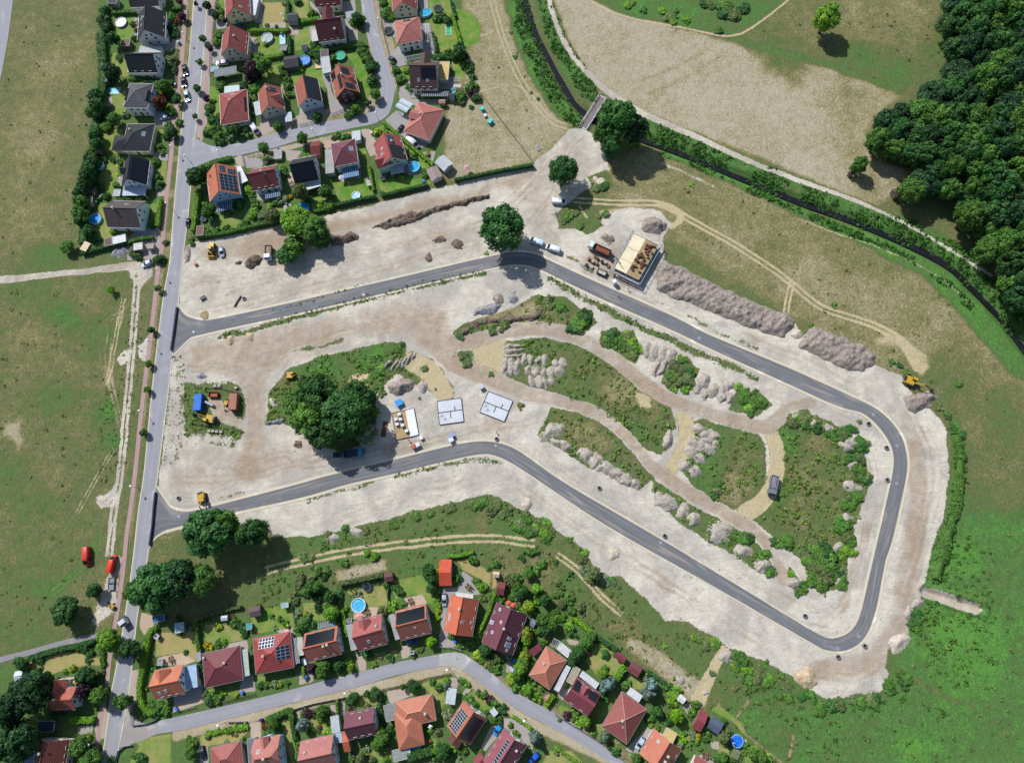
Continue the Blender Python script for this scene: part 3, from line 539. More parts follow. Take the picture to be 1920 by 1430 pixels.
ribbon('lower_estate_road_arm',[(884,1235),(928,1265),(960,1294),(1042,1337),(1100,1374),(1171,1426),(1230,1470)],[(869,1256),(915,1290),(960,1323),(1030,1361),(1082,1390),(1143,1428),(1205,1475)],M_OLD,0.012)
ribbon('block_paved_junction',[(238,1335),(252,1343),(270,1356),(293,1354)],[(222,1402),(240,1396),(262,1389),(293,1376)],road_mat('junction_setts','#8e8884',0.02,0,3,0.12),0.018)
ribbon('footpath',[(-60,1250),(0,1231),(60,1216),(120,1199),(186,1186)],[(-60,1266),(0,1242),(60,1227),(120,1211),(186,1198)],M_PATH,0.004)
ribbon('field_road',[(0,-40),(-2,60),(-14,200),(-30,300)],[(29,-40),(22,20),(12,90),(-10,200)],M_OLD,0.01)
NU=[(334,570),(340,583),(351,593),(376,600),(403,598),(520,573),(720,527),(900,484.6),(930,478.5),(955,473),(979,472.5),(1002,476),(1021,484),(1108,524),(1260,592),(1331,628),(1482,691),(1608,748),(1641.5,765),(1669,788),(1688,814),(1698,841.5),(1701,880),(1687.5,950),(1671,1020),(1660,1052),(1643,1140),(1627,1186),(1606,1210),(1576,1221),(1548,1218),(1521,1204),(1340,1100),(1136,984),(997,892),(954,865),(925,853),(900,851.5),(850,861),(725,891),(654,907),(567,932),(415,966),(345,985),(307,995),(288,1010),(278,1030)]
ND=[(324,665),(330,652),(351,635),(382,626),(449,611),(570,585),(720,550),(900,508),(945,498),(962,495.5),(975.5,495.5),(992,498),(1013,505),(1126.5,560),(1260,619),(1331,653.5),(1432,699),(1583,767),(1609,770),(1632,784),(1655,809),(1671.5,837),(1676,870),(1662,941),(1634,1062),(1616,1140),(1603,1174),(1585,1190),(1560.5,1196.5),(1533,1187.5),(1388,1100),(1237,1009),(1061,906),(975,846),(942,831),(920,827),(900,826.5),(850,834),(725,865),(600,895),(567,905),(377,954),(340,958),(310,947),(300,935),(292,912)]
def seg(P,Q,z,m,name,grow):
 return ribbon(name,P,Q,m,z,grow=grow)
# split into stretches whose two edges correspond, so that the ribbon stays square to the road
cuts=[((0,15),(0,14)),((14,18),(13,18)),((17,23),(17,24)),((22,32),(23,31)),((31,36),(30,35)),((35,47),(34,46))]
def cut_ribbons():
 U=smooth_line([at2(p) for p in NU],1.5);D=smooth_line([at2(p) for p in ND],1.5)
 # pair each point of the outer edge with the closest point of the inner edge, monotone
 n=330;Ur=resample(U,n);j=0;Dr=[];Dd=resample(D,1400);last=0
 for i in range(n):
  hi=min(1400,last+40);k=last+int(np.argmin(((Dd[last:hi]-Ur[i]) ** 2).sum(1)));last=k;Dr.append(Dd[k])
 Dr=np.array(Dr);Dr[0]=D[0];Dr[-1]=D[-1]
 for q in range(2):Dr[1:-1]=(Dr[:-2]+Dr[1:-1]*2+Dr[2:])/4
 return Ur,Dr
RU,RD=cut_ribbons()
_at2=at2
def world_ribbon(name,L,R,m,z,grow=0.0):
 global at2
 at2=lambda p,z=0.0:np.array(p)
 o=ribbon(name,list(L),list(R),m,z,n=len(L),grow=grow,smooth=False);at2=_at2;return o
world_ribbon('site_road_kerb',RU,RD,M_KERB,0.002,grow=0.85)
world_ribbon('site_road',RU,RD,M_NEW,0.02)

# the creek's water
m,t,b=new_mat('dark_creek_water');b.inputs['Base Color'].default_value=(*lin('#1d1d23'),1);b.inputs['Roughness'].default_value=0.2;b.inputs['Specular IOR Level'].default_value=0.25
tc=t.new('ShaderNodeTexCoord').outputs['Object'];nz=t.noise(tc,1.4,3);t.link(t.bump(nz,0.25,0.05),b.inputs['Normal'])
nw=t.ramp(t.noise(tc,0.5,4,0.7),0.60,0.72);t.link(t.mix(nw,lin('#1c1c22'),lin('#343a2c')),b.inputs['Base Color'])
d=np.gradient(CW,axis=0);d /= np.linalg.norm(d,axis=1)[:,None];nrm=np.c_[-d[:,1],d[:,0]]
ww=1.0+0.9*(vnoise(CW[:,0],CW[:,1],12,5)-0.5)
V=np.zeros((len(CW)*2,3));V[0::2,:2]=CW-nrm*ww[:,None];V[1::2,:2]=CW+nrm*ww[:,None];V[:,2]=-0.95
tag(link('creek_water',npmesh('creek_water',V,[(2*i,2*i+1,2*i+3,2*i+2) for i in range(len(CW)-1)],m)),None,None,None,'structure')

# ------------------------------------------------------------------ the ground mesh itself
Z=Z*(1-FLAT)-0.07*FLAT
pav=A['pave']+A['lawn'];Z=np.where(pav > 0.5,np.minimum(Z,0.0)*0.3,Z)
far=(np.abs(XX.ravel()-(X0+X1)/2)> (X1-X0)/2+5) | (np.abs(YY.ravel()-(Y0+Y1)/2)> (Y1-Y0)/2+5)
Z[far]=0.0
def ground_z(p):
 i=min(max(int(np.searchsorted(GX,p[0])),0),NX-1);j=min(max(int(np.searchsorted(GY,p[1])),0),NY-1);return float(Z[j*NX+i])
I,J=np.meshgrid(np.arange(NX-1),np.arange(NY-1),indexing='xy');q=(J*NX+I).ravel()
FACES=np.c_[q,q+1,q+NX+1,q+NX]
one=np.ones(len(GP))
gm,t,b=new_mat('open_ground')
a1=t.new('ShaderNodeAttribute',attribute_name='cover_a');a2=t.new('ShaderNodeAttribute',attribute_name='cover_b');a3=t.new('ShaderNodeAttribute',attribute_name='cover_c')
s1=t.new('ShaderNodeSeparateColor');s2=t.new('ShaderNodeSeparateColor');s3=t.new('ShaderNodeSeparateColor')
for a_,s_ in ((a1,s1),(a2,s2),(a3,s3)):t.link(a_.outputs['Color'],s_.inputs[0])
green,lawn,straw=s1.outputs;sand,brownm,soil=s2.outputs;pave,ptone,tall=s3.outputs
pos=t.new('ShaderNodeNewGeometry').outputs['Position']
nf=t.noise(pos,1.3,4.0,0.7);nm=t.noise(pos,0.28,4.0,0.6);nl=t.noise(pos,0.05,3.0,0.55)
fib=t.noise(t.mapping(pos,(1.0,0.38,1),(0,0,0.5)),1.5,3.0,0.75,1.2)      # lying, combed grass
edge=t.math('ADD',t.math('MULTIPLY',nf,0.55),t.math('MULTIPLY',nm,0.45))     # ragged borders
def mask(w,soft=0.10,amp=2.4):
 x=t.math('ADD',w,t.math('MULTIPLY',t.math('SUBTRACT',edge,0.5),amp));return t.ramp(x,0.5-soft,0.5+soft)
# vegetation: dry to lush
g=t.math('ADD',green,t.math('MULTIPLY',t.math('SUBTRACT',nm,0.5),0.5));g=t.math('ADD',g,t.math('MULTIPLY',t.math('SUBTRACT',nl,0.5),0.4));g=t.math('ADD',g,t.math('MULTIPLY',t.math('SUBTRACT',nf,0.5),1.0))
rmp=t.new('ShaderNodeValToRGB');t.link(g,rmp.inputs[0]);cr=rmp.color_ramp
stops=[(0.0,'#a09782'),(0.18,'#8c8465'),(0.34,'#746f4b'),(0.5,'#5c623e'),(0.64,'#536639'),(0.80,'#496b37'),(1.0,'#538136')]
cr.elements[0].position=0;cr.elements[0].color=(*lin(stops[0][1]),1);cr.elements[1].position=1.0;cr.elements[1].color=(*lin(stops[-1][1]),1)
for p_,c_ in stops[1:-1]:e_=cr.elements.new(p_);e_.color=(*lin(c_),1)
fk=t.math('ADD',0.12,t.math('ADD',t.math('MULTIPLY',fib,1.05),t.math('MULTIPLY',t.noise(pos,2.6,4.0,0.75),0.75)));veg=t.mix(1.0,rmp.outputs[0],fk,'MULTIPLY')
col=veg
lw=t.mix(t.math('ADD',green,t.math('MULTIPLY',t.math('SUBTRACT',nm,0.5),1.6)),lin('#978a5c'),lin('#3f7a1c'));lw=t.mix(1.0,lw,t.math('ADD',0.8,t.math('MULTIPLY',nf,0.4)),'MULTIPLY')
stw=t.mix(fib,lin('#978a68'),lin('#c3b594'))
col=t.mix(mask(straw,0.2,2.0),col,stw)
# sand and subsoil
bn=t.math('ADD',brownm,t.math('MULTIPLY',t.math('SUBTRACT',nm,0.5),0.6));bn=t.math('ADD',bn,t.math('MULTIPLY',t.math('SUBTRACT',nl,0.5),1.0))
ns_=t.noise(pos,0.07,5.0,0.62,0.6);nt_=t.noise(pos,0.45,6.0,0.72,0.8);sp=t.mix(t.ramp(ns_,.38,.62),lin('#a39d93'),lin('#bdb6a8'));sc=t.mix(t.ramp(bn,0.05,0.95),sp,lin('#95836f'))
sc=t.mix(1.0,sc,t.math('ADD',0.43,t.math('MULTIPLY',t.math('ADD',t.math('MULTIPLY',nt_,.65),t.math('MULTIPLY',t.noise(pos,1.7,5,.8),.35)),1.15)),'MULTIPLY')
rut=t.noise(t.mapping(pos,(0.10,0.75,1),(0,0,-0.26)),1.0,4.0,0.6,1.6);rut2=t.noise(t.mapping(pos,(0.11,0.7,1),(0,0,0.5)),1.0,4.0,0.6,1.6)
sc=t.mix(1.0,sc,t.math('ADD',1.0,t.math('MULTIPLY',t.math('SUBTRACT',t.math('MULTIPLY',rut,rut2),0.25),t.math('MULTIPLY',t.ramp(ns_,.42,.6),0.7))),'MULTIPLY')
spk=t.ramp(t.noise(pos,0.9,5.0,0.75),0.60,0.69);sc=t.mix(t.math('MULTIPLY',spk,0.5),sc,lin('#6f6558'))
ms=mask(sand,0.10,2.6);col=t.mix(ms,col,sc)
# stray weeds on the sand
wd=t.math('MULTIPLY',t.ramp(t.noise(pos,0.55,5.0,0.75),0.60,0.67),t.ramp(t.noise(pos,0.035,2.0),0.50,0.62))
col=t.mix(t.math('MULTIPLY',wd,t.math('MULTIPLY',ms,0.8)),col,lin('#566238'))
col=t.mix(mask(lawn,0.08,0.9),col,lw)
pc=t.mix(ptone,lin('#8b8b8c'),lin('#b39a80'));pc=t.mix(1.0,pc,t.math('ADD',0.72,t.math('MULTIPLY',t.math('ADD',nf,nm),0.28)),'MULTIPLY')
mp=mask(pave,0.06,0.5);col=t.mix(mp,col,pc)
t.link(col,b.inputs['Base Color']);b.inputs['Roughness'].default_value=0.95;b.inputs['Specular IOR Level'].default_value=0.1
hb=t.math('ADD',t.math('MULTIPLY',fib,0.5),t.math('MULTIPLY',nf,0.5));soft_=t.math('MULTIPLY',t.math('SUBTRACT',1.0,mp),t.math('SUBTRACT',1.0,t.math('MULTIPLY',mask(lawn,.08,.9),0.7)))
hs=t.mix(ms,hb,t.math('MULTIPLY',t.math('ADD',t.math('MULTIPLY',rut,0.4),t.math('ADD',nt_,nf)),0.4))
bp=t.new('ShaderNodeBump');t.link(hs,bp.inputs['Height']);bp.inputs['Distance'].default_value=0.55;t.link(t.math('MULTIPLY',soft_,0.8),bp.inputs['Strength']);t.link(bp.outputs[0],b.inputs['Normal'])
gme=npmesh('ground',np.c_[GP,Z],FACES,gm,True,{'cover_a':('FLOAT_COLOR',np.c_[A['green'],A['lawn'],A['straw'],one]),'cover_b':('FLOAT_COLOR',np.c_[A['sand'],A['brown'],A['soil'],one]),'cover_c':('FLOAT_COLOR',np.c_[A['pave'],A['ptone'],A['tall'],one])})
tag(link('ground',gme),None,None,None,'structure')

# ------------------------------------------------------------------ shared materials
WHITE=lambda:mat('white_render','#d5d3cd',0.8,0.05,1.5)
GLASS=mat('dark_window_glass','#20262e',0.15,0.1,1.0,0,0.5)
FRAME=mat('white_window_frame','#cfcfcc',0.6,0.03)
GREYM=mat('grey_metal','#8b9198',0.5,0.06,3,0.3)
DARKM=mat('dark_metal','#2c2f34',0.5,0.08,3,0.2)
PANEL=mat('solar_cell_glass','#1d2532',0.18,0.12,2.5,0,0.5)
PFRAME=mat('solar_panel_frame','#b9bec4',0.4,0.04,2,0.5)
BLACKP=mat('black_solar_panel','#15181f',0.22,0.15,2,0,0.5)
WOODM=mat('weathered_wood','#8c7557',0.85,0.15,4)
RUBBER=mat('black_rubber','#1b1b1c',0.8,0.1)
def roof_mat(col):
 """tiles: courses along the eaves and a patchy weathering"""
 k='roof_tiles_'+col.strip('#')
 if k in MATS:return MATS[k]
 m,t,b=new_mat(k);c=lin(col);lu=0.3*c[0]+0.6*c[1]+0.1*c[2];c=tuple(v*0.80+lu*0.20 for v in c);uv=t.new('ShaderNodeAttribute',attribute_name='slope').outputs['Fac'];tc=t.new('ShaderNodeTexCoord').outputs['Object']
 n1=t.noise(tc,0.45,4,0.65);n2=t.noise(tc,3.2,3,0.7);w=t.math('SINE',t.math('MULTIPLY',uv,2*math.pi /0.68))
 k_=t.math('ADD',0.52,t.math('ADD',t.math('MULTIPLY',n1,0.62),t.math('MULTIPLY',n2,0.36)));k_=t.math('ADD',k_,t.math('MULTIPLY',w,0.05))
 t.link(t.mix(1.0,c,k_,'MULTIPLY'),b.inputs['Base Color']);b.inputs['Roughness'].default_value=0.62;b.inputs['Specular IOR Level'].default_value=0.35
 t.link(t.bump(t.math('ADD',w,n2),0.35,0.04),b.inputs['Normal']);MATS[k]=m;return m
def slope_attr(me):
 """distance down the roof, for the tile courses"""
 a=me.attributes.new('slope','FLOAT','POINT');a.data.foreach_set('value',[v.co.z*1.5 for v in me.vertices])

# ------------------------------------------------------------------ houses
def fit(corners,z):
 """rectangle from four plan corners A,B,C,D seen at height z: centre, ridge length (A-B), width, heading of A-B"""
 W=[at2(p,z) for p in corners];c=sum(W)/4;u=(W[1]-W[0])+(W[2]-W[3]);v=(W[2]-W[1])+(W[3]-W[0])
 L,Wd=np.linalg.norm(u)/2,np.linalg.norm(v)/2;return c,L,Wd,math.atan2(u[1],u[0])
def gable_solid(bm,L,W,ze,zr,th=0.22,cut=0.0,mi=0,x0=None,x1=None,yc=0.0):
 """pitched slab with real thickness; cut > 0 clips the gable tops (half hip)"""
 x0=-L /2 if x0 is None else x0;x1=L /2 if x1 is None else x1;w=W /2
 def sec(x,zr_):return [(x,yc-w,ze),(x,yc,zr_),(x,yc+w,ze),(x,yc+w,ze-th),(x,yc,zr_-th),(x,yc-w,ze-th)]
 if cut <= 0:
  a,b=sec(x0,zr),sec(x1,zr)
  bm.add(a+b,[(0,1,7,6),(1,2,8,7),(2,3,9,8),(3,4,10,9),(4,5,11,10),(5,0,6,11),(5,4,1,0),(4,3,2,1),(6,7,10,11),(7,8,9,10)],mi)
 else:
  zc=zr-(zr-ze)*cut;wc=w*cut;V=[]
  for x,xi in ((x0,x0+wc*0.9),(x1,x1-wc*0.9)):
   V+= [(x,yc-w,ze),(x,yc-wc,zc),(xi,yc,zr),(x,yc+wc,zc),(x,yc+w,ze),(x,yc+w,ze-th),(x,yc+wc,zc-th),(xi,yc,zr-th),(x,yc-wc,zc-th),(x,yc-w,ze-th)]
  F=[(0,1,11,10),(1,2,12,11),(2,3,13,12),(3,4,14,13),(1,3,2),(11,12,13),(4,5,15,14),(9,0,10,19),(0,9,8,1),(1,8,6,3),(3,6,5,4),(10,11,18,19),(11,13,16,18),(13,14,15,16),(5,6,16,15),(6,8,18,16),(8,9,19,18)]
  bm.add(V,F,mi)
def hip_solid(bm,L,W,ze,zr,th=0.22,mi=0,cx=0.0,cy=0.0):
 w,l=W /2,L /2;r=max(0.0,l-w)
 V=[(cx-l,cy-w,ze),(cx+l,cy-w,ze),(cx+l,cy+w,ze),(cx-l,cy+w,ze),(cx-r,cy,zr),(cx+r,cy,zr)]+[(cx-l,cy-w,ze-th),(cx+l,cy-w,ze-th),(cx+l,cy+w,ze-th),(cx-l,cy+w,ze-th)]
 bm.add(V,[(0,1,5,4),(2,3,4,5),(1,2,5),(3,0,4),(1,0,6,7),(2,1,7,8),(3,2,8,9),(0,3,9,6),(6,9,8,7)],mi)
WIN_ME={}
def window_meshes(w=1.1,h=1.25):
 k=(w,h)
 if k not in WIN_ME:
  f=MB();t=0.09
  f.box(-w /2,w /2,-0.03,0.06,-h /2,-h /2+t);f.box(-w /2,w /2,-0.03,0.06,h /2-t,h /2);f.box(-w /2,-w /2+t,-0.03,0.06,-h /2+t,h /2-t);f.box(w /2-t,w /2,-0.03,0.06,-h /2+t,h /2-t)
  f.box(-w /2-0.08,w /2+0.08,-0.03,0.16,-h /2-0.07,-h /2-0.003)
  g=MB().box(-w /2+t,w /2-t,-0.03,0.02,-h /2+t,h /2-t)
  WIN_ME[k]=(f.mesh('window',FRAME),g.mesh('pane',GLASS))
 return WIN_ME[k]
def add_window(wall,x,y,z,rz,w=1.1,h=1.25,name='window'):
 fm,gm_=window_meshes(w,h);o=link(name,fm,wall,(x,y,z),rz);return o,gm_
def house(r,xy,ze,kind,roof,label,phrase,wall='#d8d6d0',pitch=42,cut=0.0,over=0.45,chim=(),sky=(),solar=(),dorm=(),wings=(),gutter=False,ridgecol=None):
 cor=pxs(r,*xy);c,L,W,rz=fit(cor,ze);zr=ze+math.tan(math.radians(pitch))*W /2
 root=empty('house',(c[0],c[1],0),rz);tag(root,label,'house');MARKS.append(((sum(p[0] for p in cor)/4,sum(p[1] for p in cor)/4),phrase))
 mw=mat('house_wall_'+wall.strip('#'),wall,0.85,0.05,0.9);mr=roof_mat(roof)
 l,w=L /2-over,W /2-over;zw=ze+math.tan(math.radians(pitch))*over-0.16;zg=zr-0.2
 b=MB()
 if kind == 'gable':
  wc=w*cut;zc=zg-(zg-zw)*cut
  for sx,od in ((-1,1),(1,-1)):
   pass
  P=lambda x:[(x,-w,-0.3),(x,w,-0.3),(x,w,zw),(x,wc,zc),(x,-wc if wc else 0,zc),(x,-w,zw)]
  a,d=P(-l),P(l);b.add(a+d,[(0,5,4,3,2,1),(6,7,8,9,10,11),(0,6,11,5),(1,2,8,7),(2,3,9,8),(5,11,10,4),(0,1,7,6)]+([(3,4,10,9)] if wc else []))
 else:
  b.box(-l,l,-w,w,-0.3,ze-0.05)
 for (cx,cy,L2,W2,*_r) in wings:
  if kind == 'hip':b.box(cx-L2 /2+over,cx+L2 /2-over,cy-W2 /2+over,cy+W2 /2-over,-0.29,ze-0.06)
 wo=b.obj('wall',mw,root)
 rb=MB()
 if kind == 'gable':gable_solid(rb,L,W,ze,zr,cut=cut)
 else:hip_solid(rb,L,W,ze,zr)
 for (cx,cy,L2,W2,*rot) in wings:
  if kind == 'hip':
   if L2 >= W2:hip_solid(rb,L2,W2,ze+0.003,ze+math.tan(math.radians(pitch))*W2 /2,cx=cx,cy=cy)
   else:
    k=MB();hip_solid(k,W2,L2,ze+0.003,ze+math.tan(math.radians(pitch))*L2 /2);rb.add([(cx-y,cy+x,z) for x,y,z in k.v],k.f)
 ro=rb.obj('roof',mr,root);slope_attr(ro.data)
 # ridge caps
 rc=MB();rm=mat('ridge_'+(ridgecol or roof).strip('#'),ridgecol or roof,0.7,0.05)
 if kind == 'gable':q=W /2*cut*0.9;rc.tube((-L /2+q,0,zr),(L /2-q,0,zr),0.13)
 else:
  q=max(0.0,L /2-W /2)
  if q > 0.05:rc.tube((-q,0,zr),(q,0,zr),0.12)
  for sx in (-1,1):
   for sy in (-1,1):rc.tube((sx*L /2,sy*W /2,ze),(sx*q,0,zr),0.11)
 rc.obj('ridge_cap',rm,ro)
 if gutter or True:
  g=MB();gm2=mat('eaves_gutter','#b7b5b0' if gutter else '#8d8a88',0.5,0.05,2,0.2)
  for sy in (-1,1):MB().box(-L /2,L /2,sy*(W /2+0.02),sy*(W /2+0.14),ze-0.2,ze-0.06).obj('gutter',gm2,ro)
  if kind == 'hip':
   for sx in (-1,1):MB().box(sx*(L /2+0.02),sx*(L /2+0.14),-W /2,W /2,ze-0.2,ze-0.06).obj('gutter',gm2,ro)
 def zat(x,y):
  if kind == 'gable':return zr-(zr-ze)*abs(y)/(W /2)
  return ze+math.tan(math.radians(pitch))*min(W /2-abs(y),L /2-abs(x))
 def frame_on(side,x,y):
  """rotation of a panel lying on the roof. side: 'n' +y slope, 's' -y slope, 'e' +x hip, 'w' -x hip"""
  a=math.radians(pitch);return {'n':Matrix.Rotation(-a,4,'X'),'s':Matrix.Rotation(a,4,'X'),'e':Matrix.Rotation(a,4,'Y'),'w':Matrix.Rotation(-a,4,'Y')}[side]
 def put(o,side,x,y,lift):
  M=frame_on(side,x,y);nz=M.to_3x3() @ Vector((0,0,1));o.matrix_local=Matrix.Translation(Vector((x,y,zat(x,y)))+nz*lift) @ M
 for (u,y,hgt,*cc) in chim:
  x=u*L /2;yy=y*W /2;z0=zat(x,yy);k=MB();k.box(x-0.3,x+0.3,yy-0.3,yy+0.3,z0-0.8,z0+hgt);k.box(x-0.36,x+0.36,yy-0.36,yy+0.36,z0+hgt,z0+hgt+0.1)
  k.box(x-0.14,x+0.14,yy-0.14,yy+0.14,z0+hgt+0.1,z0+hgt+0.3);k.obj('chimney',mat('chimney_'+(cc[0].strip('#') if cc else 'pale'),cc[0] if cc else '#b8b2a8',0.8,0.1),ro)
 for (u,y,side,*s) in sky:
  sw,sh=(s+[0.9,1.3])[:2] if len(s) >= 2 else (0.9,1.3);k=MB();
  if side in 'ew':sw,sh=sh,sw
  k.box(-sw /2,sw /2,-sh /2,sh /2,-0.04,0.06,0);k.box(-sw /2+0.1,sw /2-0.1,-sh /2+0.1,sh /2-0.1,0.061,0.075,1)
  o=k.obj('skylight',[FRAME,mat('pale_skylight_glass','#7d8a98',0.12,0.1,1,0,0.6)],ro);put(o,side,u*L /2,y*W /2,0.03)
 for (side,u0,u1,y0,y1,nx,ny,sty) in solar:
  ax,bx=u0*L /2,u1*L /2;ay,by=y0*W /2,y1*W /2;mx,my=(ax+bx)/2,(ay+by)/2;ca=math.cos(math.radians(pitch))
  sx,sy=(abs(bx-ax),abs(by-ay)/ca) if side in 'ns' else (abs(bx-ax)/ca,abs(by-ay));k=MB()
  k.box(-sx /2,sx /2,-sy /2,sy /2,0.0,0.05,0);gap=0.07 if sty == 'grid' else 0.02
  for i in range(nx):
   for j in range(ny):
    if sty == 'grid' and (i*7+j*5) % 23== 0 and nx*ny > 14:pass
    k.box(-sx /2+sx*i /nx+gap,-sx /2+sx*(i+1)/nx-gap,-sy /2+sy*j /ny+gap,-sy /2+sy*(j+1)/ny-gap,0.052,0.08,1)
  o=k.obj('solar_panel',[PFRAME if sty == 'grid' else DARKM,PANEL if sty == 'grid' else BLACKP],ro);put(o,side,mx,my,0.07)
 for (u,dw,side,y_out,dz,*dk) in dorm:
  # cross gable: its own small ridge runs across the house
  s=1 if side == 'n' else-1;x=u*L /2;zt=min(zr-0.12,ze+dz+dw /2*0.8);yo=s*W /2*y_out;k=MB()
  zeD=zt-dw /2*math.tan(math.radians(min(pitch,42)));V=[]
  for y in (yo,0.0):V+= [(x-dw /2,y,zeD),(x,y,zt),(x+dw /2,y,zeD),(x+dw /2,y,zeD-0.2),(x,y,zt-0.2),(x-dw /2,y,zeD-0.2)]
  F=[(0,1,7,6),(1,2,8,7),(2,3,9,8),(3,4,10,9),(4,5,11,10),(5,0,6,11),(0,5,4,1),(1,4,3,2)]
  k.add(V,F,0);ywall=yo-s*0.3
  k.add([(x-dw /2+.3,ywall,-0.3 if y_out >= 1 else ze-0.4),(x+dw /2-.3,ywall,-0.3 if y_out >= 1 else ze-0.4),(x+dw /2-.3,ywall,zeD+0.05),(x,ywall,zt-0.22),(x-dw /2+.3,ywall,zeD+0.05)]+[(x-dw /2+.3,0,-0.3 if y_out >= 1 else ze-0.4),(x+dw /2-.3,0,-0.3 if y_out >= 1 else ze-0.4),(x+dw /2-.3,0,zeD+0.05),(x,0,zt-0.22),(x-dw /2+.3,0,zeD+0.05)],
              [(0,1,2,3,4),(0,4,9,5),(1,6,7,2)],1)
  do=k.obj('dormer',[mr,mw],root);slope_attr(do.data)
  wo2,gp=add_window(do,x,ywall+s*0.02,min(zeD-0.2,zt-1.5),0 if s > 0 else math.pi,1.2,1.1);
 # windows and a door on the walls
 zt_=ze-0.95 if ze < 4 else 1.5
 rows=[zt_] if ze < 4 else [1.5,4.1]
 for sy in (-1,1):
  for zz in rows:
   for fx in (-0.55,0.0,0.55) if L > 9 else (-0.45,0.45):
    if sy ==-1 and fx == 0.0 and zz == rows[0]:
     d=MB().box(-0.55,0.55,-0.03,0.05,0.0,2.1).obj('door',mat('house_door','#5a4030',0.6,0.1),wo);d.location=(fx*l,sy*w,0.02);d.rotation_euler=(0,0,math.pi)
     MB().box(0.38,0.44,0.052,0.11,1.0,1.2).obj('handle',GREYM,d);continue
    add_window(wo,fx*l,sy*w,zz,0 if sy > 0 else math.pi)
 for sx in (-1,1):
  zs=list(rows)+([zw+(zg-zw)*0.30] if kind == 'gable' and W > 7 else [])
  for zz in zs:
   for fy in (-0.35,0.35) if zz < zw else (-0.2,0.2):add_window(wo,sx*l,fy*w,zz,-math.pi /2 if sx > 0 else math.pi /2,1.0,1.2)
 return root
for k in ((1.1,1.25),(1.0,1.2),(1.2,1.1)):
 w_,h_=k;f=MB();tt=0.09
 f.box(-w_ /2,w_ /2,-0.03,0.06,-h_ /2,-h_ /2+tt);f.box(-w_ /2,w_ /2,-0.03,0.06,h_ /2-tt,h_ /2);f.box(-w_ /2,-w_ /2+tt,-0.03,0.06,-h_ /2+tt,h_ /2-tt);f.box(w_ /2-tt,w_ /2,-0.03,0.06,-h_ /2+tt,h_ /2-tt)
 f.box(-w_ /2-0.08,w_ /2+0.08,-0.03,0.16,-h_ /2-0.07,-h_ /2-0.003);f.box(-w_ /2+tt,w_ /2-tt,-0.03,0.02,-h_ /2+tt,h_ /2-tt,1)
 WIN_ME[k]=(f.mesh('window',[FRAME,GLASS]),None)

